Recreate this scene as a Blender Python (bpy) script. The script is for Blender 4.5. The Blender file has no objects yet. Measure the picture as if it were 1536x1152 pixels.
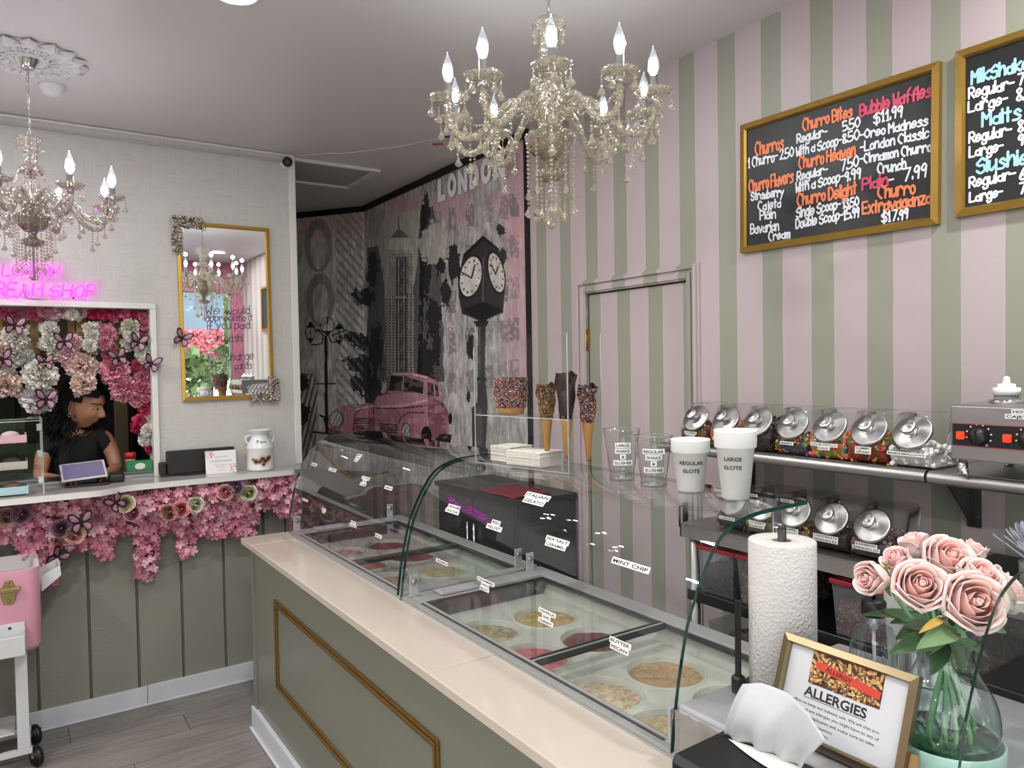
import bpy, math, random
import numpy as np
from math import sin, cos, pi, radians as R_
from mathutils import Matrix, Vector
random.seed(7)
rng = np.random.default_rng(7)
sc = bpy.context.scene
COL = sc.collection
# ------------------------------------------------------------------ camera
YAW, PIT, ROL, FPX, CAMZ = R_(33.96410), R_(1.56365), R_(-0.96761), 1115.258, 1.67771
CF = np.array([sin(YAW)*cos(PIT), cos(YAW)*cos(PIT), -sin(PIT)])
_R0 = np.array([cos(YAW), -sin(YAW), 0.0]); _U0 = np.cross(_R0, CF)
CR = _R0*cos(ROL)+_U0*sin(ROL); CU = -_R0*sin(ROL)+_U0*cos(ROL)
cd = bpy.data.cameras.new('camera'); cam = bpy.data.objects.new('camera', cd); COL.objects.link(cam)
cd.sensor_width = 36; cd.lens = FPX*36/1536; cd.clip_start = 0.02; cd.clip_end = 200
mw = Matrix.Identity(4)
for i in range(3):
    mw[i][0] = CR[i]; mw[i][1] = CU[i]; mw[i][2] = -CF[i]
mw[0][3], mw[1][3], mw[2][3] = 0, 0, CAMZ
cam.matrix_world = mw
sc.camera = cam
# ------------------------------------------------------------------ light and exposure
w = bpy.data.worlds.new('overcast_sky'); sc.world = w; w.use_nodes = True
bg = w.node_tree.nodes['Background']; bg.inputs[0].default_value = (1.0, 0.985, 0.98, 1); bg.inputs[1].default_value = 4.6
sc.view_settings.view_transform = 'Standard'; sc.view_settings.look = 'None'
sc.view_settings.gamma = 1.0; sc.view_settings.use_curve_mapping = False
sc.view_settings.exposure = 0.34
cy = sc.cycles
cy.max_bounces = 9; cy.diffuse_bounces = 5; cy.glossy_bounces = 4; cy.transmission_bounces = 6; cy.transparent_max_bounces = 40
cy.caustics_reflective = False; cy.caustics_refractive = False; cy.sample_clamp_indirect = 6.0; cy.sample_clamp_direct = 0
cy.use_denoising = True
def portal(x0, x1, z0, z1, y):
    l = bpy.data.lights.new('window_portal', 'AREA'); l.shape = 'RECTANGLE'; l.size = x1-x0; l.size_y = z1-z0
    l.cycles.is_portal = True
    o = bpy.data.objects.new('window_portal', l); COL.objects.link(o)
    o.location = ((x0+x1)/2, y, (z0+z1)/2); o.rotation_euler = (R_(-90), 0, 0)   # emits towards +y
    o.rotation_euler = (R_(90), 0, 0)
    return o
# ------------------------------------------------------------------ room numbers (metres)
XE, YN, H = 2.182, 4.098, 2.85          # east wall, north wall, ceiling
YS, XW = -0.46, -3.0                    # south wall (shop window), west wall
# ------------------------------------------------------------------ reading helpers: a sight line met with a real plane
def ray(px, py):
    d = CF+CR*((px-768)/FPX)+CU*((576-py)/FPX)
    return np.array([0, 0, CAMZ]), d
def at(px, py, ax, val):
    o, d = ray(px, py); t = (val-o[ax])/d[ax]; return o+t*d
def pix(P):
    d = np.asarray(P, float)-np.array([0, 0, CAMZ]); z = d@CF
    return 768+FPX*(d@CR)/z, 576-FPX*(d@CU)/z
# ------------------------------------------------------------------ materials
def lin(c):
    if isinstance(c, str):
        c = [int(c[i:i+2], 16)/255 for i in (0, 2, 4)]
    return tuple(x/12.92 if x <= .04045 else ((x+.055)/1.055)**2.4 for x in c[:3])
MATS = {}
def nt_new(name):
    m = bpy.data.materials.new(name); m.use_nodes = True; nt = m.node_tree
    return m, nt, nt.nodes['Principled BSDF'], nt.nodes['Material Output']
def N(nt, t, **k):
    n = nt.nodes.new(t)
    for a, b in k.items(): setattr(n, a, b)
    return n
def pos(nt):
    return N(nt, 'ShaderNodeNewGeometry').outputs['Position']
def objc(nt):
    return N(nt, 'ShaderNodeTexCoord').outputs['Object']
def noise(nt, scale, detail=3, vec=None, stretch=None, rough=.5):
    n = N(nt, 'ShaderNodeTexNoise'); n.inputs['Scale'].default_value = scale; n.inputs['Detail'].default_value = detail
    n.inputs['Roughness'].default_value = rough
    v = vec or objc(nt)
    if stretch:
        mp = N(nt, 'ShaderNodeMapping'); mp.inputs['Scale'].default_value = stretch
        nt.links.new(v, mp.inputs[0]); v = mp.outputs[0]
    nt.links.new(v, n.inputs['Vector']); return n
def ramp(nt, fac, stops, interp='LINEAR'):
    r = N(nt, 'ShaderNodeValToRGB'); r.color_ramp.interpolation = interp
    e = r.color_ramp.elements
    while len(e) < len(stops): e.new(.5)
    for i, (p, c) in enumerate(stops):
        e[i].position = p; e[i].color = (*lin(c), 1)
    nt.links.new(fac, r.inputs[0]); return r.outputs[0]
def bump(nt, b, h, strength=.2, dist=.01):
    n = N(nt, 'ShaderNodeBump'); n.inputs['Strength'].default_value = strength; n.inputs['Distance'].default_value = dist
    nt.links.new(h, n.inputs['Height']); nt.links.new(n.outputs[0], b.inputs['Normal'])
def M(name, col, rough=.5, metal=0, spec=.5, var=0, vscale=8, bmp=0, bscale=60, stretch=None, coat=0, emit=None, es=1, attr=False, sss=0):
    """plain procedural material: base colour with noise variation and optional bump"""
    if name in MATS: return MATS[name]
    m, nt, b, out = nt_new(name); c = lin(col)
    b.inputs['Base Color'].default_value = (*c, 1); b.inputs['Roughness'].default_value = rough
    b.inputs['Metallic'].default_value = metal; b.inputs['Specular IOR Level'].default_value = spec
    b.inputs['Coat Weight'].default_value = coat
    if attr:
        a = N(nt, 'ShaderNodeAttribute'); a.attribute_name = 'paint'
        nt.links.new(a.outputs['Color'], b.inputs['Base Color'])
    elif var:
        n = noise(nt, vscale, 4, stretch=stretch)
        mx = N(nt, 'ShaderNodeMix', data_type='RGBA'); 
        mx.inputs[6].default_value = (*[min(1, x*(1-var)) for x in c], 1); mx.inputs[7].default_value = (*[min(1, x*(1+var)) for x in c], 1)
        nt.links.new(n.outputs[0], mx.inputs[0]); nt.links.new(mx.outputs[2], b.inputs['Base Color'])
    if bmp:
        n = noise(nt, bscale, 3, stretch=stretch); bump(nt, b, n.outputs[0], bmp, .004)
    if emit:
        b.inputs['Emission Color'].default_value = (*lin(emit), 1); b.inputs['Emission Strength'].default_value = es
    if sss:
        b.inputs['Subsurface Weight'].default_value = sss; b.inputs['Subsurface Scale'].default_value = .01
    MATS[name] = m; return m
def G(name, tint='ffffff', rough=.02, refl=1.0, ior=1.45, body=0.0, bodycol='ffffff', bmp=0, bscale=150):
    """thin clear sheet: light passes straight through, Fresnel reflection on top, optional milky body"""
    if name in MATS: return MATS[name]
    m = bpy.data.materials.new(name); m.use_nodes = True; nt = m.node_tree; nt.nodes.clear()
    out = N(nt, 'ShaderNodeOutputMaterial'); tr = N(nt, 'ShaderNodeBsdfTransparent'); gl = N(nt, 'ShaderNodeBsdfGlossy')
    tr.inputs[0].default_value = (*lin(tint), 1); gl.inputs['Roughness'].default_value = rough
    # Schlick reflectance from |N.V| so that both faces of a thin wall behave alike
    geo = N(nt, 'ShaderNodeNewGeometry'); dt = N(nt, 'ShaderNodeVectorMath', operation='DOT_PRODUCT'); nt.links.new(geo.outputs['Incoming'], dt.inputs[0]); nt.links.new(geo.outputs['Normal'], dt.inputs[1])
    ab = N(nt, 'ShaderNodeMath', operation='ABSOLUTE'); nt.links.new(dt.outputs['Value'], ab.inputs[0])
    om = N(nt, 'ShaderNodeMath', operation='SUBTRACT'); om.inputs[0].default_value = 1; nt.links.new(ab.outputs[0], om.inputs[1])
    pw = N(nt, 'ShaderNodeMath', operation='POWER'); pw.inputs[1].default_value = 5; nt.links.new(om.outputs[0], pw.inputs[0])
    f0 = ((ior-1)/(ior+1))**2
    sch = N(nt, 'ShaderNodeMath', operation='MULTIPLY_ADD'); sch.inputs[1].default_value = 1-f0; sch.inputs[2].default_value = f0; nt.links.new(pw.outputs[0], sch.inputs[0])
    mu = N(nt, 'ShaderNodeMath', operation='MULTIPLY'); mu.inputs[1].default_value = refl; mu.use_clamp = True
    nt.links.new(sch.outputs[0], mu.inputs[0])
    if bmp:
        n = N(nt, 'ShaderNodeTexVoronoi'); n.inputs['Scale'].default_value = bscale; nt.links.new(objc(nt), n.inputs['Vector'])
        bp = N(nt, 'ShaderNodeBump'); bp.inputs['Strength'].default_value = bmp; bp.inputs['Distance'].default_value = .01
        nt.links.new(n.outputs['Distance'], bp.inputs['Height']); nt.links.new(bp.outputs[0], gl.inputs['Normal']); nt.links.new(bp.outputs[0], dt.inputs[1])
    base = tr.outputs[0]
    if body:
        df = N(nt, 'ShaderNodeBsdfDiffuse'); df.inputs[0].default_value = (*lin(bodycol), 1)
        mb = N(nt, 'ShaderNodeMixShader'); mb.inputs[0].default_value = body
        nt.links.new(tr.outputs[0], mb.inputs[1]); nt.links.new(df.outputs[0], mb.inputs[2]); base = mb.outputs[0]
    mx = N(nt, 'ShaderNodeMixShader'); nt.links.new(mu.outputs[0], mx.inputs[0])
    nt.links.new(base, mx.inputs[1]); nt.links.new(gl.outputs[0], mx.inputs[2]); nt.links.new(mx.outputs[0], out.inputs[0])
    MATS[name] = m; return m
# ------------------------------------------------------------------ mesh builder
def T(x=0, y=0, z=0, rx=0, ry=0, rz=0, s=1):
    from mathutils import Euler
    m = Matrix.Translation((x, y, z)) @ Euler((rx, ry, rz), 'XYZ').to_matrix().to_4x4()
    if s != 1: m = m @ (Matrix.Diagonal((*s, 1)) if hasattr(s, '__len__') else Matrix.Scale(s, 4))
    return m
def frame_z(p, d):
    """matrix placing local z along d at p"""
    d = Vector(d).normalized(); q = d.to_track_quat('Z', 'Y'); return Matrix.Translation(p) @ q.to_matrix().to_4x4()
class MB:
    def __init__(s): s.v = []; s.f = []; s.m = []; s.sm = []; s.c = []; s.usec = False
    def add(s, vs, fs, mat=0, smooth=False, M_=None, col=None):
        a = np.asarray(vs, float).reshape(-1, 3)
        if M_ is not None:
            mm = np.array(M_); a = a@mm[:3, :3].T+mm[:3, 3]
        n = sum(len(x) for x in s.v); s.v.append(a)
        s.f += [tuple(i+n for i in f) for f in fs]; s.m += [mat]*len(fs); s.sm += [smooth]*len(fs)
        if col is not None:
            s.usec = True
        s.c.append(np.tile(lin(col) if col is not None else (1, 1, 1), (len(a), 1)) if not isinstance(col, np.ndarray) else col)
        return s
    def box(s, x0, x1, y0, y1, z0, z1, mat=0, M_=None, col=None):
        v = [(x, y, z) for z in (z0, z1) for y in (y0, y1) for x in (x0, x1)]
        return s.add(v, [(0, 2, 3, 1), (4, 5, 7, 6), (0, 1, 5, 4), (2, 6, 7, 3), (0, 4, 6, 2), (1, 3, 7, 5)], mat, False, M_, col)
    def lathe(s, prof, seg=24, mat=0, M_=None, smooth=True, caps=True, col=None, flute=0, nf=8):
        vs = []; fs = []
        for r, z in prof:
            for k in range(seg):
                a = 2*pi*k/seg; rr = r*(1+flute*cos(nf*a)); vs.append((rr*cos(a), rr*sin(a), z))
        n = len(prof)
        for i in range(n-1):
            for k in range(seg):
                k2 = (k+1) % seg; fs.append((i*seg+k, i*seg+k2, (i+1)*seg+k2, (i+1)*seg+k))
        if caps:
            if prof[0][0] > 1e-6: fs.append(tuple(range(seg-1, -1, -1)))
            if prof[-1][0] > 1e-6: fs.append(tuple((n-1)*seg+k for k in range(seg)))
        return s.add(vs, fs, mat, smooth, M_, col)
    def tube(s, pts, r, seg=6, mat=0, smooth=True, caps=True, M_=None, col=None, closed=False):
        P = [Vector(p) for p in pts]; n = len(P); rr = r if hasattr(r, '__len__') else [r]*n
        vs = []; fs = []; up = None
        for i in range(n):
            if closed: t = P[(i+1) % n]-P[i-1]
            else: t = P[min(i+1, n-1)]-P[max(i-1, 0)]
            if t.length < 1e-9: t = Vector((0, 0, 1))
            t.normalize()
            if up is None:
                up = Vector((0, 0, 1)) if abs(t.z) < .9 else Vector((1, 0, 0))
            a = t.cross(up)
            if a.length < 1e-6: a = t.cross(Vector((0, 1, .3)))
            a.normalize(); b = a.cross(t).normalized(); up = b
            for k in range(seg):
                th = 2*pi*k/seg; vs.append(tuple(P[i]+(a*cos(th)+b*sin(th))*rr[i]))
        m = n if closed else n-1
        for i in range(m):
            j = (i+1) % n
            for k in range(seg):
                k2 = (k+1) % seg; fs.append((i*seg+k, i*seg+k2, j*seg+k2, j*seg+k))
        if caps and not closed:
            fs.append(tuple(range(seg-1, -1, -1))); fs.append(tuple((n-1)*seg+k for k in range(seg)))
        return s.add(vs, fs, mat, smooth, M_, col)
    def grid(s, fn, nu, nv, mat=0, smooth=True, M_=None, col=None, closed_u=False):
        vs = [fn(i/nu, j/nv) for j in range(nv+1) for i in range(nu+1)]
        fs = [(j*(nu+1)+i, j*(nu+1)+i+1, (j+1)*(nu+1)+i+1, (j+1)*(nu+1)+i) for j in range(nv) for i in range(nu)]
        return s.add(vs, fs, mat, smooth, M_, col)
    def prism(s, poly, z0, z1, mat=0, M_=None, col=None, smooth=False):
        n = len(poly); vs = [(x, y, z0) for x, y in poly]+[(x, y, z1) for x, y in poly]
        fs = [tuple(range(n-1, -1, -1)), tuple(range(n, 2*n))]+[(i, (i+1) % n, (i+1) % n+n, i+n) for i in range(n)]
        return s.add(vs, fs, mat, smooth, M_, col)
    def ball(s, c, r, seg=8, rings=5, mat=0, M_=None, col=None, smooth=True):
        rx, ry, rz = r if hasattr(r, '__len__') else (r, r, r)
        m2 = Matrix.Translation(c) @ Matrix.Diagonal((rx, ry, rz, 1))
        if M_ is not None: m2 = M_ @ m2
        return s.lathe([(max(0, sin(pi*i/rings)), -cos(pi*i/rings)) for i in range(rings+1)], seg, mat, m2, smooth, False, col)
    def text(s, txt, size, M_, mat=0, width=None, align='LEFT', col=None, bold=0.0, ext=0.0, sx=1.0):
        vs, fs, wd = text_geo(txt, bold, ext)
        k = size/0.73; kx = k*sx
        if width: kx = width/max(wd, 1e-6)
        off = 0 if align == 'LEFT' else -wd/2 if align == 'CENTER' else -wd
        a = np.array(vs); a = a*[1, 1, k]+[off, 0, 0]; a[:, 0] *= kx; a[:, 1] *= k
        return s.add(a, fs, mat, False, M_, col)
    def build(s, name, mats, parent=None, world=True, smooth_angle=None, bevel=0, kind=None, label=None, subsurf=0):
        me = bpy.data.meshes.new(name)
        V = np.concatenate(s.v) if s.v else np.zeros((0, 3))
        if parent is not None and world:
            mi = np.array(parent_world(parent).inverted()); V = V@mi[:3, :3].T+mi[:3, 3]
        me.from_pydata(V.tolist(), [], s.f)
        if not isinstance(mats, (list, tuple)): mats = [mats]
        for m in mats: me.materials.append(m)
        me.polygons.foreach_set('material_index', s.m); me.polygons.foreach_set('use_smooth', s.sm)
        if s.usec:
            ca = me.color_attributes.new('paint', 'FLOAT_COLOR', 'POINT')
            C = np.concatenate(s.c); ca.data.foreach_set('color', np.c_[C, np.ones(len(C))].ravel())
        me.update()
        o = bpy.data.objects.new(name, me); COL.objects.link(o)
        if parent is not None: o.parent = parent
        if kind: o['kind'] = kind
        if label: o['label'] = label
        if bevel:
            b = o.modifiers.new('bevel', 'BEVEL'); b.width = bevel; b.segments = 2; b.limit_method = 'ANGLE'; b.angle_limit = R_(40)
        if subsurf:
            b = o.modifiers.new('sub', 'SUBSURF'); b.levels = subsurf; b.render_levels = subsurf
        return o
_TX = {}
def text_geo(txt, bold, ext):
    k = (txt, bold, ext)
    if k not in _TX:
        c = bpy.data.curves.new('lettering', 'FONT'); c.body = txt; c.offset = bold; c.extrude = ext; c.resolution_u = 3
        o = bpy.data.objects.new('lettering', c); m = o.to_mesh()
        vs = [tuple(v.co) for v in m.vertices]; fs = [tuple(p.vertices) for p in m.polygons]
        o.to_mesh_clear(); bpy.data.objects.remove(o); bpy.data.curves.remove(c)
        if not vs: vs = [(0, 0, 0)]
        x0 = min(v[0] for v in vs); vs = [(v[0]-x0, v[1], v[2]) for v in vs]
        _TX[k] = (vs, fs, max(v[0] for v in vs))
    return _TX[k]
_PW = {}
def parent_world(p):
    if p.parent is None: return p.matrix_basis.copy()
    return parent_world(p.parent) @ p.matrix_basis
def thing(name, label, cat, loc=(0, 0, 0), rz=0, group=None):
    o = bpy.data.objects.new(name, None); COL.objects.link(o); o.location = loc; o.rotation_euler = (0, 0, rz)
    o.empty_display_size = .05
    o['label'] = label; o['category'] = cat
    if group: o['group'] = group
    return o
def tag(o, label, cat, group=None, kind=None):
    o['label'] = label; o['category'] = cat
    if group: o['group'] = group
    if kind: o['kind'] = kind
    return o
def struct(o): o['kind'] = 'structure'; return o
def kids(o): return [c for c in COL.objects if c.parent == o]
_KIDS = {}
def dup(root, loc=None, rz=None, label=None, group=None, rot=None, scale=None, tree=None):
    tree = tree or snapshot(root)
    def rec(node, par):
        o, ch = node; c = o.copy(); COL.objects.link(c)
        if par is not None: c.parent = par
        for g in ch: rec(g, c)
        return c
    r = rec(tree, root.parent)
    if loc is not None: r.location = loc
    if rz is not None: r.rotation_euler = (0, 0, rz)
    if rot is not None: r.rotation_euler = rot
    if scale is not None: r.scale = (scale,)*3 if not hasattr(scale, '__len__') else scale
    if label: r['label'] = label
    if group: r['group'] = group
    return r
def snapshot(o):
    return (o, [snapshot(c) for c in o.children])
def smoothpts(P, n=4, closed=False):
    P = [np.array(p, float) for p in P]; out = []; L = len(P)
    for i in range(L if closed else L-1):
        p1, p2 = P[i], P[(i+1) % L]
        p0 = P[i-1] if (closed or i > 0) else 2*p1-p2
        p3 = P[(i+2) % L] if (closed or i+2 < L) else 2*p2-p1
        for k in range(n):
            t = k/n
            out.append(.5*((2*p1)+(-p0+p2)*t+(2*p0-5*p1+4*p2-p3)*t*t+(-p0+3*p1-3*p2+p3)*t**3))
    if not closed: out.append(P[-1])
    return out
# ------------------------------------------------------------------ a single-stroke hand lettering alphabet (x y digit pairs, baseline 2, cap 8)
GL = dict(A="-023862 -1454", B="-0208 0848665505 0555633202", C="67482806043242 63", D="-0208 083866643202", E="-68080262 -0555", F="-680802 -0555",
 G="67482806043242644 4".replace(' ', ''), H="-0208 -6268 -0565", I="-2228", J="6864422204", K="-0208 -6805 -0562", L="-080262", M="-0208356862",
 N="-02086268", O="38060432646638", P="-0208 0848664505", Q="38060432646638 -4462", R="-0208 0848664505 -2562", S="67482706255563422203", T="-0868 -3832",
 U="080422426468", V="-083268", W="-0812355268", X="-0268 -0862", Y="-0835 -683532", Z="-08680262",
 a="55351503325354 -5652", b="-0208 04264554432203", c="553615032253", d="54361503325354 -5852", e="0454553615032253", f="58372622 -0545",
 g="54361503325354 5651301001", h="-0208 0426465452", i="-2226 -2728", j="-2627 26211000", k="-0208 -5604 -0452", l="-2228", m="-0206 04263532 35566562",
 n="-0206 0426465452", o="26050322434526", p="-0600 05264654432203", q="54361503325354 -5650", r="-0206 04264655", s="55361534533202",
 t="-2822 -0646", u="0603223354 -5652", v="-063266", w="-0612355266", x="-0256 -0652", y="-0633 -6600", z="-06560252")
GL.update({'0': "38060432646638", '1': "-163832 -2242", '2': "072858560 2 -0262".replace('560 2', '5602'), '3': "07385735644203", '4': "-380464 -4742", '5': "-580805 0555633202",
 '6': "48150332534514", '7': "-086822", '8': "381735533213355738", '9': "5738163557 -5742", '-': "-1555", '.': "-2223", '$': "67482706255563422203 -3931", '!': "-3834 -3332", "'": "-2826"})
def strokes(ch):
    out = []
    for w_ in GL.get(ch, "").split():
        st = w_.startswith('-'); w_ = w_.lstrip('-')
        if len(w_) % 2: w_ = w_[:-1]
        p = [(int(w_[i]), int(w_[i+1])-2) for i in range(0, len(w_), 2)]
        if len(p) < 2: continue
        out.append([np.array(q, float) for q in p] if st else smoothpts(p, 4))
    return out
def hand(txt, gap=1.5):
    """strokes of a line of text in units of 1/6 cap height; returns strokes, width"""
    x = 0; res = []
    for ch in txt:
        if ch == ' ': x += 3.2; continue
        ss = strokes(ch)
        if not ss: x += 2; continue
        mn = min(p[0] for s_ in ss for p in s_); mxx = max(p[0] for s_ in ss for p in s_)
        j = random.uniform(-.25, .25); sl = random.uniform(-.03, .06); k = random.uniform(.94, 1.06)
        for s_ in ss: res.append([np.array([x+p[0]-mn+sl*p[1], (p[1]+j)*k]) for p in s_])
        x += mxx-mn+gap
    return res, x-gap
RIB = [0]
def ribbon(mb, sts, O, X, Y, th, mat=0, lift=(0, 0, 0)):
    """flat marker strokes: O origin, X/Y world vectors per unit; every stroke lies a hair above the one before"""
    O = np.array(O, float)+np.array(lift); X = np.array(X, float); Y = np.array(Y, float)
    ux = X/np.linalg.norm(X); uy = Y/np.linalg.norm(Y); un = np.cross(ux, uy)
    def run(P):
        RIB[0] += 1; z0 = (RIB[0] % 14)*7e-5; n = len(P); L = []; R = []
        for i in range(n):
            d = P[min(i+1, n-1)]-P[max(i-1, 0)]; L_ = np.linalg.norm(d)
            if L_ < 1e-9: d = ux; L_ = 1
            a, b = d@ux/L_, d@uy/L_; nn = (-b*ux+a*uy)*th; zz = un*(z0+2.5e-4*i/n); L.append(P[i]+nn+zz); R.append(P[i]-nn+zz)
        vs = L+R; fs = [(i, i+n, i+n+1, i+1) for i in range(n-1)]
        for e, q in ((0, -1), (n-1, 1)):
            d = P[min(e+1, n-1)]-P[max(e-1, 0)]; a0 = math.atan2(d@uy, d@ux); k = len(vs); zz = un*(z0+2.5e-4*e/n)
            vs += [P[e]+zz+th*(cos(a0+q*0+t)*ux+sin(a0+t)*uy) for t in ([-pi/2+pi*m/5 for m in range(6)] if q > 0 else [pi/2+pi*m/5 for m in range(6)])]; fs.append(tuple(range(k, k+6)))
        mb.add(vs, fs, mat)
    for s_ in sts:
        P = [O+X*p[0]+Y*p[1] for p in s_]
        if len(P) <= 5:
            for a, b in zip(P[:-1], P[1:]): run([a, (a+b)/2, b])
        else: run(P)
def wall_text(mb, txt, px0, px1, hpx, ax, val, th=.0022, mat=0, gap=1.5):
    """hand lettering whose baseline runs between two read points of a wall plane"""
    A = at(*px0, ax, val); B = at(*px1, ax, val); hh = at(px0[0], px0[1]-hpx, ax, val)[2]-A[2]
    sts, wd = hand(txt, gap); ribbon(mb, sts, A, (B-A)/wd, np.array([0, 0, hh/6]), th, mat)
# ================================================================== THE SETTING
WHITE = M('white_paint', 'd9d8d4', .45, var=.04, vscale=3)
BLACK = M('black_satin', '0b0b0d', .35)
BLACKP = M('black_plastic', '101012', .42)
STEEL = M('brushed_steel', 'a9a8a6', .40, metal=1, var=.12, vscale=30, stretch=(1, .05, 1))
CHROME = M('chrome', 'd0d0d2', .12, metal=1)
DKSTEEL = M('dark_steel', '5c5c5e', .35, metal=1, var=.15, vscale=20)
GOLD = M('brass_gold', 'b08d3c', .3, metal=1, var=.1, vscale=40)
GOLDPAINT = M('gold_paint', '9a7a35', .38, metal=.6, var=.2, vscale=25)
CLEAR = G('clear_acrylic', 'fcfdfd', refl=.55)
GLASS = G('sheet_glass', 'f9fbfa', refl=1.7, rough=.01)
EDGE = M('glass_edge_green', '0f3a35', .08, spec=.8)
PINKPAINT, GREENPAINT = 'bdb0b1', '98998b'
def stripe_mat():
    m, nt, b, out = nt_new('striped_wall_paint')
    sx = N(nt, 'ShaderNodeSeparateXYZ'); nt.links.new(pos(nt), sx.inputs[0])
    wob = noise(nt, 6, 2, vec=pos(nt))
    a = N(nt, 'ShaderNodeMath', operation='SUBTRACT'); a.inputs[0].default_value = 2.616+.19085*20+.0015; nt.links.new(sx.outputs[1], a.inputs[1])
    w2 = N(nt, 'ShaderNodeMath', operation='MULTIPLY_ADD'); w2.inputs[1].default_value = .004; nt.links.new(wob.outputs[0], w2.inputs[0]); nt.links.new(a.outputs[0], w2.inputs[2])
    d = N(nt, 'ShaderNodeMath', operation='DIVIDE'); d.inputs[1].default_value = .19085; nt.links.new(w2.outputs[0], d.inputs[0])
    f = N(nt, 'ShaderNodeMath', operation='FRACT'); nt.links.new(d.outputs[0], f.inputs[0])
    c = N(nt, 'ShaderNodeMath', operation='LESS_THAN'); c.inputs[1].default_value = .42; nt.links.new(f.outputs[0], c.inputs[0])
    mx = N(nt, 'ShaderNodeMix', data_type='RGBA'); mx.inputs[6].default_value = (*lin(PINKPAINT), 1); mx.inputs[7].default_value = (*lin(GREENPAINT), 1)
    nt.links.new(c.outputs[0], mx.inputs[0]); nt.links.new(mx.outputs[2], b.inputs['Base Color']); b.inputs['Roughness'].default_value = .42
    n = noise(nt, 90, 3, vec=pos(nt)); bump(nt, b, n.outputs[0], .12, .003); return m
STRIPE = stripe_mat()
def floor_mat():
    m, nt, b, out = nt_new('grey_vinyl_wood')
    oi = N(nt, 'ShaderNodeObjectInfo'); v = objc(nt)
    ad = N(nt, 'ShaderNodeVectorMath', operation='ADD'); nt.links.new(v, ad.inputs[0])
    cx = N(nt, 'ShaderNodeCombineXYZ'); mu = N(nt, 'ShaderNodeMath', operation='MULTIPLY'); mu.inputs[1].default_value = 37
    nt.links.new(oi.outputs['Random'], mu.inputs[0]); nt.links.new(mu.outputs[0], cx.inputs[0]); nt.links.new(mu.outputs[0], cx.inputs[1]); nt.links.new(cx.outputs[0], ad.inputs[1])
    n = noise(nt, 7, 6, vec=ad.outputs[0], stretch=(.5, 9, 1), rough=.62)
    col = ramp(nt, n.outputs[0], [(.25, '625e5a'), (.5, '807b76'), (.75, '989490')])
    hs = N(nt, 'ShaderNodeHueSaturation'); mr = N(nt, 'ShaderNodeMapRange'); mr.inputs[3].default_value = .82; mr.inputs[4].default_value = 1.12
    nt.links.new(oi.outputs['Random'], mr.inputs[0]); nt.links.new(mr.outputs[0], hs.inputs['Value']); nt.links.new(col, hs.inputs['Color'])
    nt.links.new(hs.outputs[0], b.inputs['Base Color']); b.inputs['Roughness'].default_value = .42; bump(nt, b, n.outputs[0], .08, .002); return m
FLOORM = floor_mat()
# floor: dark sub-floor slab and one object per plank
b = MB(); b.box(XW, 2.4, YS-.1, 7.6, -.06, -.004); floor = struct(b.build('floor', M('subfloor', '2a2826', .8)))
pl = MB(); pl.box(0, 1.216, 0, .178, -.004, 0); p0 = None
yy = YS; row = 0
while yy < 7.0:
    x0 = XW-((row*.47) % 1.2)
    while x0 < 2.2:
        xa, xb = x0, x0+1.216
        if xb > XW+.02 and not (xa > .95 and xb > 2.0 and yy < 4.0 and yy > 5):
            if p0 is None: p0 = pl.build('plank', FLOORM, floor, world=False, bevel=0); q = p0
            else: q = p0.copy(); COL.objects.link(q)
            q.location = (xa, yy, 0)
            if xa < XW: q.location.x = XW; q.scale.x = (xb-XW)/1.216
            elif xb > 2.18: q.scale.x = (2.18-xa)/1.216
        x0 += 1.219
    yy += .1805; row += 1
# ceiling
CEILM = M('ceiling_paint', 'cfccca', .38, var=.03, vscale=2, bmp=.15, bscale=5)
b = MB(); b.box(XW-.1, 2.3, YS-.1, 7.1, H, H+.05); ceiling = struct(b.build('ceiling', CEILM))
# east wall (striped) with the closet door opening
DY0, DY1, DZ = 2.012, 2.619, 1.989
b = MB()
b.box(XE, XE+.1, YS-.1, DY0-.02, 0, H); b.box(XE, XE+.1, DY1+.02, 5.3, 0, H); b.box(XE, XE+.1, DY0-.02, DY1+.02, DZ+.02, H)
b.box(XE+.1, XE+.12, DY0-.1, DY1+.1, 0, DZ+.15)  # unseen backing behind the door, added to stop outside light leaking in
struct(b.build('wall_east', STRIPE))
# door and casing, painted over with the same stripes
b = MB(); b.box(XE+.012, XE+.045, DY0, DY1, .01, DZ-.004); door = struct(b.build('door_1', STRIPE, bevel=.002))
for k in (1.78, .25):
    b = MB(); b.box(XE-.002, XE+.012, DY1-.005, DY1+.012, k-.045, k+.045); b.tube([(XE-.004, DY1+.003, k-.05), (XE-.004, DY1+.003, k+.05)], .005); b.build('door_hinge', GOLD, door)
b = MB(); b.box(XE-.006, XE+.012, 2.03, 2.045, 1.02, 1.12); b.tube([(XE-.004, 2.037, 1.03), (XE-.03, 2.037, 1.03), (XE-.03, 2.037, 1.11), (XE-.004, 2.037, 1.11)], .004); b.build('door_handle', DKSTEEL, door)
def casing_profile(mb, sgn):
    # stepped moulding: three nested bands
    for k, (o, w_, t) in enumerate([(0, .064, .010), (.006, .022, .017), (.040, .016, .022)]):
        y0, y1, z1 = DY0-o, DY1+o, DZ+o
        mb.box(XE-t, XE+.01, y0-w_, y0, 0, z1+w_); mb.box(XE-t, XE+.01, y1, y1+w_, 0, z1+w_); mb.box(XE-t, XE+.01, y0-.0001, y1+.0001, z1, z1+w_)
b = MB(); casing_profile(b, 1); struct(b.build('trim_1', STRIPE, bevel=.003))
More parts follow.
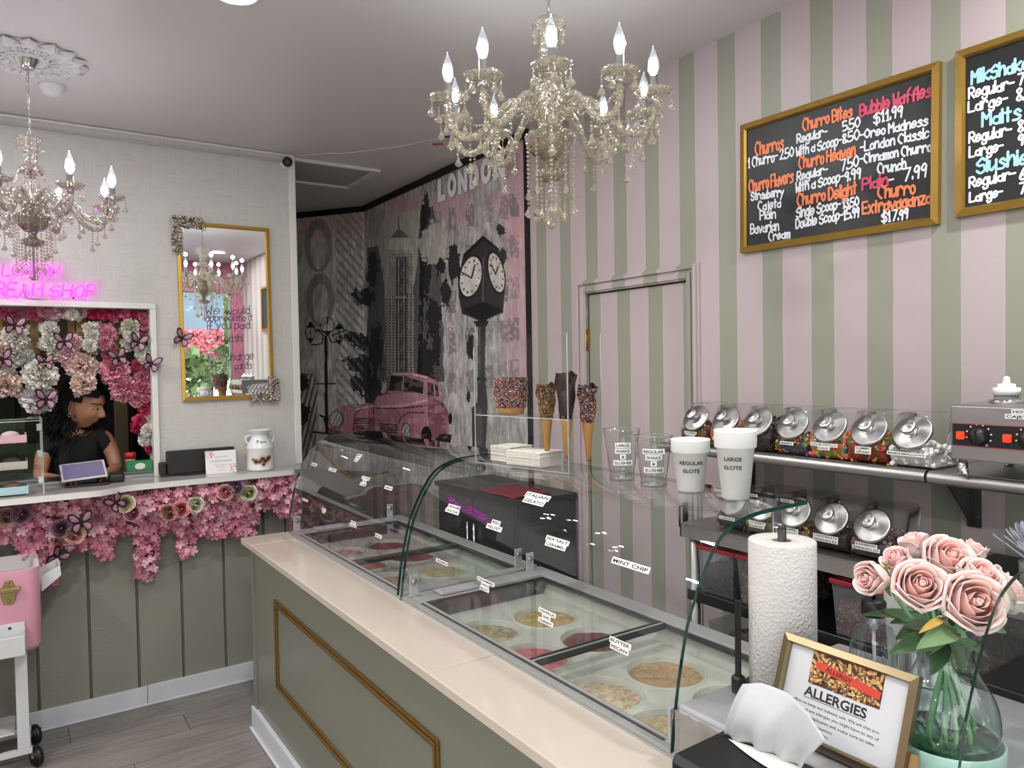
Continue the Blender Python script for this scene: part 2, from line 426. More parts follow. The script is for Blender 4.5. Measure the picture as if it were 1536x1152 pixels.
# north wall: opening for the serving window
WX0, WX1, WZ0, WZ1 = -1.35, .588, 1.11, 1.985
def paper_mat():
    m, nt, b, out = nt_new('embossed_wallpaper')
    v = pos(nt)
    n1 = noise(nt, 14, 5, vec=v, stretch=(.6, 1, 9), rough=.6); n2 = noise(nt, 14, 5, vec=v, stretch=(9, 1, .6), rough=.6)
    ck = N(nt, 'ShaderNodeTexChecker'); ck.inputs['Scale'].default_value = 13; 
    ck.inputs[1].default_value = (0, 0, 0, 1); ck.inputs[2].default_value = (1, 1, 1, 1); nt.links.new(v, ck.inputs[0])
    mx = N(nt, 'ShaderNodeMix', data_type='FLOAT'); nt.links.new(ck.outputs[1], mx.inputs[0]); nt.links.new(n1.outputs[0], mx.inputs[2]); nt.links.new(n2.outputs[0], mx.inputs[3])
    col = ramp(nt, mx.outputs[0], [(.3, 'bab8b4'), (.6, 'c4c2be')]); nt.links.new(col, b.inputs['Base Color']); b.inputs['Roughness'].default_value = .6
    bump(nt, b, mx.outputs[0], .2, .004); return m
PAPER = paper_mat()
b = MB(); t_ = .12
b.box(XW, WX0, YN, YN+t_, 1.11, H); b.box(WX1, 1.33, YN, YN+t_, 1.11, H); b.box(WX0, WX1, YN, YN+t_, WZ1, H); b.box(XW, 1.33, YN+.012, YN+t_, 0, 1.11)
wn = struct(b.build('wall_north', PAPER))
SAGE = M('sage_panel', '86867a', .5, var=.1, vscale=30, bmp=.25, bscale=25, stretch=(1.2, 1, 14))
SAGE2 = M('sage_gloss', '75766a', .32, var=.03, vscale=5, bmp=.06, bscale=30)
b = MB(); b.box(XW, 1.235, YN+.008, YN+.0125, .0, 1.11); b.build('panel_backing', M('sage_groove', '55594c', .6), wn)
gx = [.065-.2105*k for k in range(14, 0, -1)]+[.065, .278, .488, .694, .903, 1.113, 1.235]
for i in range(len(gx)-1):
    x0, x1 = gx[i], gx[i+1]
    b = MB(); b.box(x0+.006, x1-.006, YN-.004, YN+.009, .09, 1.11); b.box(x0+.0008, x0+.0035, YN+.002, YN+.009, .09, 1.11)
    b.build('panel', SAGE, wn, bevel=.0015)
b = MB(); b.box(1.235, 1.332, YN-.006, YN+.012, 0, 1.11); b.box(1.262, 1.3, YN-.010, YN-.004, 0, 1.11); b.build('corner_board', SAGE, wn, bevel=.002)
b = MB(); b.box(XW, .52, YN-.016, YN-.004, .002, .096); b.box(.522, 1.235, YN-.016, YN-.004, .002, .098); b.box(XW, 1.235, YN-.022, YN-.010, 0, .008)
struct(b.build('baseboard_north', M('white_vinyl_base', 'c9cbd2', .4, var=.04), bevel=.002))
b = MB(); b.box(1.300, 1.336, YN-.006, YN+.126, 1.14, H-.002); struct(b.build('trim_2', WHITE, bevel=.003))
b = MB(); b.box(XW, 1.332, YN-.012, YN, H-.014, H-.002); struct(b.build('trim_3', WHITE, bevel=.004))
cb = MB(); cb.tube([(x, YN-.012+.004*sin(x*5), H-.044-.003*abs(sin(x*3))) for x in np.linspace(XW, 1.30, 60)], .0035)
cb.tube([(x, YN-.010, H-.052-.003*abs(sin(x*2+1))) for x in np.linspace(XW, 1.30, 60)], .0025)
tag(cb.build('ceiling_cable', M('white_cable', 'bdbdc2', .4)), 'thin white cables running along the top of the pale north wall', 'cable')
# window casing of the serving hatch
b = MB()
b.box(WX1-.004, WX1+.024, YN-.012, YN+t_+.01, WZ0+.03, WZ1-.0042); b.box(WX0-.02, WX1+.024, YN-.012, YN+t_+.01, WZ1-.004, WZ1+.024); b.box(WX0-.024, WX0+.004, YN-.012, YN+t_+.01, WZ0+.03, WZ1-.0042)
win = struct(b.build('window_1', WHITE, bevel=.003))
b = MB(); b.box(WX0, WX1-.004, YN+.03, YN+.09, 1.141, 1.168); b.tube([(WX0, YN+.03, 1.168), (WX1-.006, YN+.03, 1.168)], .012, 10); b.build('window_track', M('aluminium', 'b9babd', .28, metal=1), win)
# nook beyond the white wall: angled back wall and side wall
NK0, NK1 = np.array([2.182, 5.14]), np.array([1.30, 6.375])
def wallseg(mb, a, b_, z0, z1, t, mat=0, off=0.0):
    a = np.array(a, float); b_ = np.array(b_, float); d = (b_-a)/np.linalg.norm(b_-a); n = np.array([-d[1], d[0]])
    p = [a+n*off, b_+n*off, b_+n*(off+t), a+n*(off+t)]; mb.prism([tuple(q) for q in p], z0, z1, mat)
NOOKW = M('nook_wall_paint', '8f8b88', .6)
b = MB(); wallseg(b, NK0, NK1, 0, H, -.1); struct(b.build('wall_nook', NOOKW))
b = MB(); b.box(1.20, 1.30, YN+t_, 7.1, 0, H); struct(b.build('wall_nook_side', PAPER))
BT = M('black_trim', '0c0b0d', .5)
nd = (NK1-NK0)/np.linalg.norm(NK1-NK0); nn_ = np.array([nd[1], -nd[0]])*-1
b = MB(); b.box(XE-.016, XE, 3.052, 5.14, H-.042, H-.001); b.box(XE-.016, XE, 3.052, 3.08, 0, H-.042)
wallseg(b, NK0, NK1, H-.042, H-.001, .016); struct(b.build('trim_4', BT))
# west wall, south wall with the shop window
FLORAL = M('pink_floral_paper', 'a8667a', .6, var=.6, vscale=18)
b = MB(); b.box(XW-.1, XW, YS-.1, 7.1, 0, H); struct(b.build('wall_west', M('pale_pink_paint', 'cdbfc2', .5, var=.03)))
SX0, SX1, SZ0, SZ1 = -2.6, 2.07, .3, 2.52
b = MB(); b.box(XW, SX0, YS-.1, YS, 0, H); b.box(SX1, XE, YS-.1, YS, 0, H); b.box(SX0, SX1, YS-.1, YS, 0, SZ0); b.box(SX0, SX1, YS-.1, YS, SZ1, H)
struct(b.build('wall_south', FLORAL))
b = MB()
for x in (SX0, -1.1, .4, SX1-.03): b.box(x, x+.03, YS-.07, YS-.03, SZ0, SZ1)
for z in (SZ0, SZ1-.03): b.box(SX0, SX1, YS-.07, YS-.03, z, z+.03)
w2 = struct(b.build('window_2', M('aluminium', 'b9babd', .28, metal=1)))
b = MB(); b.box(SX0+.02, SX1-.02, YS-.052, YS-.048, SZ0+.02, SZ1-.02); b.build('pane', G('window_pane', 'fbfdfd', refl=.8), w2)
portal(SX0, SX1, SZ0, SZ1, YS-.12)
# outside: lawn and trees seen in the mirror
b = MB(); b.box(-30, 30, -40, -7.5, -.2, -.12); g = b.build('lawn', M('grass', '5f7848', .9, var=.4, vscale=2)); g['kind'] = 'structure'
b = MB(); b.box(-30, 30, -7.5, YS-.12, -.2, -.10); struct(b.build('road', M('asphalt', 'b8b8b4', .9, var=.1)))  # grey ground laid over the near lawn to cut green bounce light
for k, (tx, ty, th, l) in enumerate([(2.6, -9.5, 5.0, 'green tree outside the shop nearest the corner'), (6.6, -9.8, 5.6, 'broad green tree outside across the road'), (-1.6, -10, 5.4, 'leafy green tree outside facing the shop window'), (10.8, -10.5, 6, 'green tree far outside at the east end'), (-6, -10.5, 6, 'tall leafy tree outside past the west end'), (4.6, -14.5, 7.5, 'tall green tree outside behind the broad one'), (.4, -14.5, 7, 'green tree outside at the back of the lawn'), (9, -15, 8, 'tallest green tree outside at the back')]):
    tr = thing('tree', l, 'tree', (tx, ty, -.12), group='trees outside the shop')
    m1 = MB(); m1.tube([(tx, ty, -.12), (tx+.1, ty, 1.2), (tx, ty, th*.6)], [.2, .16, .08], 8); m1.build('trunk', M('bark', '4c3b2c', .9), tr)
    m2 = MB(); q = rng.normal(size=(4200, 3)); q /= np.linalg.norm(q, axis=1)[:, None]; q *= (rng.uniform(.3, 1, 4200)**.5)[:, None]
    for c_ in q:
        s_ = rng.uniform(.07, .16); a = rng.normal(size=3); a /= np.linalg.norm(a); e = np.cross(a, rng.normal(size=3)); e /= np.linalg.norm(e); f2 = np.cross(a, e)
        c0 = np.array([tx, ty, th*.58])+c_*[1.95, 1.6, th*.45]
        m2.add([c0-e*s_, c0-f2*s_*.6, c0+e*s_, c0+f2*s_*.6], [(0, 1, 2, 3)], 0)
    m2.build('foliage', M('tree_leaves', '62774a', .7, var=.5, vscale=3), tr, kind='stuff')
# the room behind the serving window
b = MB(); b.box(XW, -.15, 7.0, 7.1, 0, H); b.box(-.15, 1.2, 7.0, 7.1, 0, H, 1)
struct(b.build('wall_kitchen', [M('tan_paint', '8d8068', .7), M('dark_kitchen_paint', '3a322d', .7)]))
b = MB(); b.box(XW, 1.2, YN+t_, 7.0, 0, .0); 
# ================================================================== THE MURAL (flat print)
def vnoise(x, y, seed=0):
    xi = np.floor(x).astype(np.int64); yi = np.floor(y).astype(np.int64); fx = x-xi; fy = y-yi
    def h(a, c):
        n = (a*374761393+c*668265263+seed*974711) & 0xffffffff; n = ((n ^ (n >> 13))*1274126177) & 0xffffffff
        return ((n ^ (n >> 16)) & 0xffff)/65535.0
    fx = fx*fx*(3-2*fx); fy = fy*fy*(3-2*fy)
    return (h(xi, yi)*(1-fx)+h(xi+1, yi)*fx)*(1-fy)+(h(xi, yi+1)*(1-fx)+h(xi+1, yi+1)*fx)*fy
def fbm(x, y, s=0, o=4):
    t = 0; a = .5
    for k in range(o): t = t+a*vnoise(x*2**k, y*2**k, s+k); a *= .5
    return t/(1-.5**o)
def inpoly(x, y, P):
    r = np.zeros(x.shape, bool); n = len(P)
    for i in range(n):
        x0, y0 = P[i]; x1, y1 = P[(i+1) % n]
        if y0 == y1: continue
        c = ((y0 > y) != (y1 > y)) & (x < (x1-x0)*(y-y0)/(y1-y0)+x0); r ^= c
    return r
def z6(P): return [(430+x*.28646, 200+y*.28646) for x, y in P]
def z7(P): return [(430+x*.28646, 480+y*.28646) for x, y in P]
def z8(P): return [(430+x*.22581, 420+y*.22581) for x, y in P]
def seg(x, y, P, w_):
    r = np.zeros(x.shape, bool)
    for (x0, y0), (x1, y1) in zip(P[:-1], P[1:]):
        dx, dy = x1-x0, y1-y0; L = dx*dx+dy*dy+1e-9; t = np.clip(((x-x0)*dx+(y-y0)*dy)/L, 0, 1)
        r |= (x-x0-t*dx)**2+(y-y0-t*dy)**2 < w_*w_
    return r
def ell(x, y, cx, cy, a, b_, rot=0):
    dx, dy = x-cx, y-cy; c, s = cos(rot), sin(rot); u = dx*c+dy*s; v = -dx*s+dy*c; return (u/a)**2+(v/b_)**2 < 1
def paint_mural(x, y):
    nz = fbm(x/9, y/26, 1); fine = fbm(x/2.2, y/14, 5); blot = fbm(x/6, y/7, 9); big = fbm(x/30, y/34, 3)
    blot = blot*.62+fbm(x/2.6, y/3.4, 21)*.38; g = 152+60*(nz-.5)+70*(fine-.5)+22*(x < 547)+46*(fbm(x/1.6, y/9, 31)-.5)
    C = np.stack([g, g*.985, g*.97], -1)
    def put(mask, col, a=1.0):
        col = np.array(col, float); C[mask] = C[mask]*(1-a)+col*a*(.85+.3*fine[mask])[:, None] if C[mask].size else C[mask]
    # pink washes
    pw = np.clip((big-.42)*5, 0, 1)*(y < 330+40*big)*(x > 545)
    C[:] = C*(1-.65*pw[..., None])+np.array([170, 130, 138])*.65*pw[..., None]
    e = np.clip((x-752-12*(nz-.5))/10, 0, 1)*(y < 600); C[:] = C*(1-.6*e[..., None])+np.array([172, 130, 138])*.6*e[..., None]
    m = (x < 545) & (y < 345+20*nz); put(m, (172, 130, 138), .6)
    # window openings of the faded facade on the right
    for i, cx in enumerate((636, 657, 679, 706, 733, 757, 772)):
        for j in range(7):
            cy = 262+j*62+(cx-700)*-.22; w_ = 5+i*.4
            mk = (abs(x-cx-4*(fine-.5)) < w_) & (abs(y-cy) < 17+5*(blot-.5)) & (y < 590)
            put(mk & (fbm(x/3, y/5, 40+i) > .40), (98, 94, 96), .45+.3*((i*7+j*5) % 3)/2)
    # grey green sky behind the tower
    m = inpoly(x, y, z6([(470, 560), (520, 420), (700, 400), (710, 700), (660, 820), (540, 820)])); put(m, (162, 161, 150), .8)
    # skyscraper
    m = inpoly(x, y, z6([(533, 560), (545, 545), (585, 500), (600, 500), (650, 540), (657, 600), (668, 820), (672, 1152), (660, 1300), (515, 1300), (522, 860), (533, 840)]))
    put(m, (178, 174, 166), 1)
    m2 = m & (abs(((x-583)/2.6) % 1-.5) < .24) & (y > 375); put(m2, (70, 68, 69), .85)
    m2 = m & (abs(x-604+.01*(y-400)) < 9) & (y > 385) & (((x-595)/4.2) % 1 < .62); put(m2, (38, 36, 38), .9)
    m2 = m & (y > 378) & ((y/5.2) % 1 < .25); put(m2, (120, 116, 112), .5)
    m2 = m & ((abs(y-378) < 2) | (abs(y-446) < 1.5) | (abs(y-358) < 1.2)); put(m2, (170, 166, 160), .8)
    put(seg(x, y, z6([(588, 440), (588, 505)]), 1.1), (90, 88, 86)); put(inpoly(x, y, z6([(545, 548), (588, 495), (648, 545)])), (98, 96, 92))
    m = inpoly(x, y, z6([(522, 860), (572, 850), (575, 1300), (515, 1300)])); put(m, (140, 136, 130), .6)
    m2 = m & ((y/4.4) % 1 < .5) & (((x-578)/5.5) % 1 < .55); put(m2, (40, 38, 40), .85)
    m = inpoly(x, y, z6([(628, 840), (668, 830), (672, 1300), (632, 1300)])); put(m, (140, 136, 130), .5)
    m2 = m & ((y/4.4) % 1 < .5) & (((x-610)/5.5) % 1 < .55); put(m2, (40, 38, 40), .85)
    # dark flanking buildings
    for P, sl in ((z6([(425, 600), (480, 590), (515, 800), (520, 1300), (405, 1300), (430, 900)]), .22), (z6([(700, 400), (770, 380), (800, 600), (830, 1300), (672, 1300), (668, 800), (690, 600)]), -.16)):
        m = inpoly(x+5*(nz-.5), y, P); put(m, (66, 65, 66), .93)
        m2 = m & (((x+sl*y)/3.0) % 1 < .42); put(m2, (112, 109, 107), .7)
    # black ink splashes
    for cx, cy, a, b_ in [(640, 322, 7, 34), (660, 395, 10, 24), (681, 392, 12, 34), (668, 440, 9, 26), (700, 430, 8, 30), (752, 345, 7, 12), (755, 383, 6, 14), (560, 405, 10, 30), (547, 445, 22, 18), (565, 520, 14, 50), (540, 512, 22, 16),
                          (548, 560, 12, 40), (560, 590, 16, 36), (535, 575, 14, 14), (640, 560, 14, 60), (655, 520, 8, 40), (650, 480, 13, 36), (706, 520, 7, 22), (703, 595, 4, 10), (528, 505, 22, 9), (538, 545, 24, 14), (455, 575, 12, 14), (452, 620, 14, 20), (640, 400, 9, 60)]:
        d = np.sqrt(((x-cx)/a)**2+((y-cy)/b_)**2); m = d*1.22+1.6*(blot-.5)+.5*(fine-.5) < 1.0; put(m, (38, 37, 39), .95)
    m = seg(x, y, [(636, 310), (630, 560)], 3.5) & (blot > .42); put(m, (30, 29, 31), 1)
    # pale splashes
    m = (np.sqrt(((x-650)/20)**2+((y-365)/32)**2)+1.3*(blot-.5) < 1); put(m, (168, 165, 158), .9)
    m = ell(x, y, 676, 494, 4.2, 3) & ~ell(x, y, 676, 494, 2.6, 1.6); put(m, (170, 70, 90))
    # street clock
    K = (46, 42, 44)
    put(inpoly(x, y, z6([(1005, 985), (1045, 985), (1040, 1300), (1050, 1460), (1000, 1460), (1006, 1300)])), (52, 48, 50))
    put(inpoly(x, y, z7([(1005, -10), (1040, -10), (1038, 420), (1002, 420)])), (54, 50, 52)); put(seg(x, y, z7([(1014, 0), (1012, 420)]), .9), (96, 92, 92))
    put(inpoly(x, y, z7([(1005, 330), (1045, 330), (1055, 440), (1045, 680), (975, 680), (972, 460), (1000, 430)])), (54, 51, 54))
    put(inpoly(x, y, z7([(988, 470), (1010, 450), (1026, 475), (1026, 660), (988, 660)])), (78, 75, 77)); put(inpoly(x, y, z7([(980, 5), (1065, 5), (1050, 35), (995, 35)])), (40, 37, 39))
    put(inpoly(x, y, z7([(1000, 300), (1045, 300), (1048, 320), (998, 320)])), (36, 34, 36))
    put(inpoly(x, y, z6([(1030, 535), (1110, 600), (1130, 640), (1150, 760), (1135, 940), (1062, 970), (1030, 990), (920, 945), (905, 860), (900, 760), (930, 630)])), K)
    put(inpoly(x, y, z6([(925, 640), (1030, 538), (1112, 602), (1108, 612), (1032, 556), (930, 655)])), (20, 18, 20))
    put(inpoly(x, y, z6([(925, 925), (1030, 880), (1132, 925), (1062, 968), (1035, 990)])), (24, 22, 24)); put(seg(x, y, z6([(1032, 650), (1030, 880)]), 1.2), (84, 78, 80))
    m = ell(x, y, 706.5, 415, 18, 33.5, .2); put(m, (24, 22, 24)); m = ell(x, y, 706.8, 415, 15.5, 30, .2); put(m, (188, 184, 176))
    m = ell(x, y, 745, 409, 13, 33.5, -.2); put(m, (24, 22, 24)); m = ell(x, y, 745.3, 409, 10.8, 29.5, -.2); put(m, (178, 174, 166))
    for cx, cy, a, b_, ro in ((706.8, 415, 13, 25, .2), (745.3, 409, 8.8, 24.5, -.2)):
        for k in range(12):
            t = pi*k/6; u, v = a*cos(t), b_*sin(t); px_, py_ = cx+u*cos(ro)-v*sin(ro), cy+u*sin(ro)+v*cos(ro); put(seg(x, y, [(px_, py_), (px_*.93+cx*.07, py_*.93+cy*.07)], 1.0), (30, 28, 30))
    put(seg(x, y, [(694, 409), (708, 417)], 1.1), (20, 20, 20)); put(seg(x, y, [(708, 417), (713, 398)], 1.2), (20, 20, 20)); put(seg(x, y, [(737, 396), (744, 411)], .9), (20, 20, 20)); put(seg(x, y, [(744, 411), (748, 400)], 1.0), (20, 20, 20))
    # 1940s saloon car
    PK, PD, PL = (160, 112, 122), (110, 70, 82), (182, 142, 150)
    body = z7([(215, 580), (218, 500), (260, 460), (340, 440), (455, 435), (475, 400), (525, 380), (540, 290), (570, 275), (660, 275), (740, 295), (790, 320), (810, 380), (820, 440), (850, 480), (855, 580), (840, 620), (740, 640), (600, 640), (215, 640)])
    m = inpoly(x, y, body); put(m, PK)
    put(inpoly(x, y, z7([(740, 400), (820, 430), (850, 480), (850, 590), (765, 640), (740, 500)])), (122, 78, 90)); put(inpoly(x, y, z7([(480, 400), (720, 370), (740, 430), (600, 470), (475, 460)])), PL, .6)
    put(inpoly(x, y, z7([(545, 290), (610, 290), (720, 325), (715, 385), (535, 368)])), (34, 32, 34)); put(seg(x, y, z7([(614, 290), (608, 378)]), 1.2), PK)
    put(inpoly(x, y, z7([(740, 325), (768, 330), (775, 400), (740, 405)])), (38, 35, 37)); put(inpoly(x, y, z7([(778, 335), (795, 350), (802, 400), (782, 402)])), (38, 35, 37))
    put(seg(x, y, z7([(533, 300), (527, 380), (470, 400), (455, 440), (460, 590)]), 1.0), (70, 34, 44)); put(seg(x, y, z7([(350, 580), (355, 500), (400, 450), (470, 440)]), 1.0), (86, 44, 56))
    put(seg(x, y, z7([(590, 540), (600, 510), (640, 485), (720, 485)]), 1.0), (96, 48, 62)); put(seg(x, y, z7([(465, 462), (600, 462), (820, 440)]), 1.0), (70, 34, 44))
    for k in range(6):
        put(seg(x, y, z7([(360, 515+k*13), (450, 518+k*13)]), 1.1), (50, 30, 36)); put(seg(x, y, z7([(492, 545+k*13), (580, 550+k*13)]), 1.1), (50, 30, 36))
    for cx, cy, a, b_ in ((504.5, 629, 11.5, 13.2), (609.6, 647, 7, 14)):
        m = ell(x, y, cx, cy, a, b_); put(m, (60, 60, 62)); m = ell(x, y, cx, cy, a*.82, b_*.85); put(m, (130, 128, 124)); m = m & (((x-cx+.5*(y-cy))/6) % 1 < .4); put(m, (200, 198, 192), .8)
    put(ell(x, y, 640, 655, 8, 16), (26, 22, 24)); put(inpoly(x, y, z7([(765, 640), (810, 595), (868, 600), (860, 650), (780, 655)])), (34, 32, 34)); put(ell(x, y, 676, 628, 3, 9), (26, 24, 26))
    m = inpoly(x, y, body); sh = np.clip((y-608)/40, 0, 1)*.0; m2 = m & (fbm(x/14, y/8, 77) > .56); put(m2, (196, 156, 164), .35)
    for P in ([(497, 455), (600, 450), (735, 420)], [(560, 282), (660, 284), (740, 302)], [(360, 470), (420, 452), (455, 448)]): put(seg(x, y, z7(P), 1.3), (214, 178, 184), .8)
    put(inpoly(x, y, z7([(215, 560), (300, 590), (600, 600), (740, 640), (600, 650), (215, 640)])), (96, 62, 72), .8)
    # left panel: arches, brush strokes, lamp post
    for cx, cy in ((478, 368), (481, 450)):
        m = ell(x, y, cx, cy, 21, 40) & ~ell(x, y, cx, cy+6, 12.5, 30); put(m, (98, 96, 96), .6)
    m = (x < 545) & (x > 505) & ((((y-1.15*x))/15) % 1 < .4) & (fine > .36) & (y < 620); put(m, (112, 110, 110), .7)
    m = (x < 470+10*nz) & (y > 560) & (((x*1.8+y*.45)/13) % 1 < .45); put(m, (56, 54, 55), .75)
    L = (26, 25, 27)
    put(seg(x, y, z8([(262, 380), (265, 900), (270, 1010)]), 2.3), L)
    for P in ([(250, 350), (215, 330), (190, 345)], [(240, 360), (235, 420), (165, 430)], [(280, 370), (300, 410), (345, 410)], [(255, 370), (200, 330)], [(300, 370), (400, 330)]): put(seg(x, y, z8(smoothpts(P, 4)), 1.0), L)
    for cx, cy, a, b_ in ((160, 350, 30, 48), (272, 300, 42, 50), (350, 360, 36, 46)):
        X_, Y_ = 430+cx*.22581, 420+cy*.22581; a *= .2258; b_ *= .2258
        m = ell(x, y, X_, Y_, a+1.2, b_+1.2) & ~ell(x, y, X_, Y_, a, b_); put(m, L); put(seg(x, y, [(X_, Y_-b_), (X_, Y_+b_)], .7), L)
        put(inpoly(x, y, [(X_-a, Y_-b_*.7), (X_, Y_-b_-7), (X_+a, Y_-b_*.7)]) & (b_ < 11), L); put(inpoly(x, y, [(X_-a*.8, Y_+b_*.8), (X_+a*.8, Y_+b_*.8), (X_, Y_+b_+6)]), L)
    put(seg(x, y, z8([(200, 690), (330, 690)]), .9), L); put(seg(x, y, z8([(225, 900), (250, 910), (272, 1010)]), 1.5), L); put(seg(x, y, z8([(180, 1010), (280, 1020)]), 1.5), L)
    return np.clip(C/255, 0, 1)
def mural_panel(name, P0, dirv, nrm, length, z0, z1, nu, nv, parent):
    u, v = np.meshgrid(np.linspace(0, 1, nu+1), np.linspace(0, 1, nv+1)); X_ = P0[0]+dirv[0]*length*u; Y_ = P0[1]+dirv[1]*length*u; Z_ = z0+(z1-z0)*v
    W = np.stack([X_, Y_, Z_], -1).reshape(-1, 3); px_, py_ = pix_arr(W); C = paint_mural(px_, py_)
    C = np.where(C <= .04045, C/12.92, ((C+.055)/1.055)**2.4)*MURALGAIN
    W = W+np.array([nrm[0], nrm[1], 0])*.003
    me = bpy.data.meshes.new(name); ii = (np.arange(nv)[:, None]*(nu+1)+np.arange(nu)[None, :]).ravel()
    F = np.stack([ii, ii+1, ii+nu+2, ii+nu+1], -1)
    me.vertices.add(len(W)); me.vertices.foreach_set('co', W.ravel()); me.loops.add(F.size); me.loops.foreach_set('vertex_index', F.ravel())
    me.polygons.add(len(F)); me.polygons.foreach_set('loop_start', np.arange(0, F.size, 4)); me.update(calc_edges=True)
    ca = me.color_attributes.new('paint', 'FLOAT_COLOR', 'POINT'); ca.data.foreach_set('color', np.c_[np.clip(C, 0, 1), np.ones(len(C))].ravel())
    me.materials.append(M('mural_print', 'ffffff', .5, attr=True)); o = bpy.data.objects.new(name, me); COL.objects.link(o); o.parent = parent; return o
def pix_arr(W):
    d = W-np.array([0, 0, CAMZ]); z = d@CF; return 768+FPX*(d@CR)/z, 576-FPX*(d@CU)/z
MURALGAIN = 1.55
mur = thing('city_mural', 'grey and pink city street mural print with clock, tower and old pink car', 'mural', (0, 0, 0))
mural_panel('print_panel', (XE, 3.08), (0, 1), (-1, 0), 2.06, .9, H-.042, 420, 380, mur)
nl = float(np.linalg.norm(NK1-NK0)); mural_panel('print_panel', tuple(NK0), tuple(nd), (-nd[1], nd[0]), nl*.62, .9, H-.042, 200, 380, mur)
# white raised letters on the mural
x0l = [660, 677, 693, 712, 734, 752]; lett = 'LONDON'
WL = M('white_letter', 'f4f4f6', .4)
ys_ = [3.985, 3.865, 3.74, 3.612, 3.488, 3.36]
for i, ch in enumerate(lett):
    b = MB(); mtx = Matrix.Translation((XE-.012, ys_[i], 2.667)) @ Matrix(((0, 0, -1, 0), (-1, 0, 0, 0), (0, 1, 0, 0), (0, 0, 0, 1)))
    b.text(ch, .125, mtx, width=.098 if ch != 'L' else .085, bold=.06, ext=.012)
    o = b.build('wall_letter', WL); nth = ['', '', '', '', '', '']
    tag(o, {0: 'white raised capital letter L, first of the word on the mural', 1: 'white raised capital O beside the letter L on the mural', 2: 'white raised capital N before the letter D on the mural', 3: 'white raised capital letter D on the mural',
            4: 'white raised capital O just after the letter D on the mural', 5: 'white raised capital N ending the word on the mural'}[i], 'letter', 'white letters spelling the city name on the mural')
# ================================================================== DISPLAY COUNTER
CT = .885
cnt = thing('service_counter', 'sage painted service counter with gold moulding and cream tiled ledge', 'counter', (1.0, 1.7, 0))
b = MB(); b.box(.90, 1.06, YS+.05, 3.50, .002, .855); b.build('body', SAGE2, cnt, bevel=.002)
b = MB(); b.box(.892, .93, 3.47, 3.512, .09, .856); b.box(.896, 1.0, 3.506, 3.512, .09, .85); b.build('corner_post', SAGE2, cnt, bevel=.002)
b = MB(); b.box(.882, .9, YS+.05, 3.525, .002, .108); b.box(.872, .885, YS+.05, 3.535, .002, .010); b.build('baseboard', M('white_vinyl_base', ''), cnt, bevel=.002)
GM = M('gold_moulding', '7d5f2c', .35, metal=.55, var=.25, vscale=30)
def mould_rect(y0, y1, z0, z1):
    mm = MB()
    for k, t in ((0, .009), (.011, .013), (.022, .008)):
        a0, a1, c0, c1 = y0+k, y1-k, z0+k, z1-k; w_ = .0085
        mm.box(.9-t, .9, a0, a0+w_, c0, c1); mm.box(.9-t, .9, a1-w_, a1, c0, c1); mm.box(.9-t, .9, a0+w_, a1-w_, c0, c0+w_); mm.box(.9-t, .9, a0+w_, a1-w_, c1-w_, c1)
    mm.build('moulding', GM, cnt, bevel=.002)
mould_rect(1.70, 3.155, .322, .70); mould_rect(-.05, 1.36, .322, .70)
TILE = M('cream_ledge_tile', 'c4b9ab', .12, var=.07, vscale=4, coat=.3)
js = [-.35, .06, 1.70, 3.40, 3.585]
for i in range(len(js)-1):
    b = MB(); b.box(.868, 1.072, js[i]+.0012, js[i+1]-.0012, .858, CT); b.build('ledge_tile', TILE, cnt, bevel=.003)
b = MB(); b.box(1.0725, 1.40, 3.523, 3.585, .858, CT-.002); b.build('ledge_end', TILE, cnt, bevel=.003)
# glass profile (x, z)
PR0 = [(1.066, .897), (1.074, .96), (1.088, 1.04), (1.113, 1.14), (1.135, 1.19), (1.160, 1.237), (1.2, 1.293), (1.24, 1.323), (1.30, 1.342), (1.385, 1.349), (1.52, 1.350)]
PR = [tuple(p) for p in smoothpts(PR0, 4)]
FRAMEG = M('grey_frame_plastic', '9b9b9b', .4, var=.05)
FRAMED = M('dark_gasket', '2f3032', .45)
INSERT = M('white_insert_plastic', 'd4d6cc', .35, var=.03, sss=.0)
TAPE = M('label_tape_white', 'e8e8e4', .5); INK = M('label_ink', '121212', .6)
def hit_profile(px, py):
    o, d = ray(px, py); best = None
    for (x0, z0), (x1, z1) in zip(PR[:-1], PR[1:]):
        # o+t d with x,z on the segment
        A = np.array([[d[0], -(x1-x0)], [d[2], -(z1-z0)]]); 
        try: t, s_ = np.linalg.solve(A, [x0-o[0], z0-o[2]])
        except Exception: continue
        if -.001 <= s_ <= 1.001 and t > .3:
            if best is None or t < best[0]: best = (t, (x1-x0, z1-z0))
    t, (dx, dz) = best; L = math.hypot(dx, dz); return o+t*d, np.array([dx/L, 0, dz/L])
def strip_label(mb, P, upv, txts, hgt, cw=None, nrm=None, yv=(0, -1, 0)):
    """stack of printed label-tape strips centred at P"""
    X_ = np.array(yv, float); U_ = np.array(upv, float); Nn = np.cross(X_, U_)
    n = len(txts)
    for i, t in enumerate(txts):
        wdt = hgt*(.80*len(t)+.7) if cw is None else cw
        c = np.array(P)+U_*(hgt*1.03)*((n-1)/2-i)+Nn*.0015
        q = Matrix.Identity(4)
        for k in range(3): q[k][0] = X_[k]; q[k][1] = U_[k]; q[k][2] = Nn[k]; q[k][3] = c[k]
        mb.box(-wdt/2, wdt/2, -hgt/2, hgt/2, -.0006, 0, 0, q)
        q2 = q @ Matrix.Translation((0, -hgt*.27, .0005)); mb.text(t, hgt*.55, q2, 1, width=wdt-hgt*.6, align='CENTER', bold=.02)
def clip(px_, y, z, x=None):
    m = MB(); return m
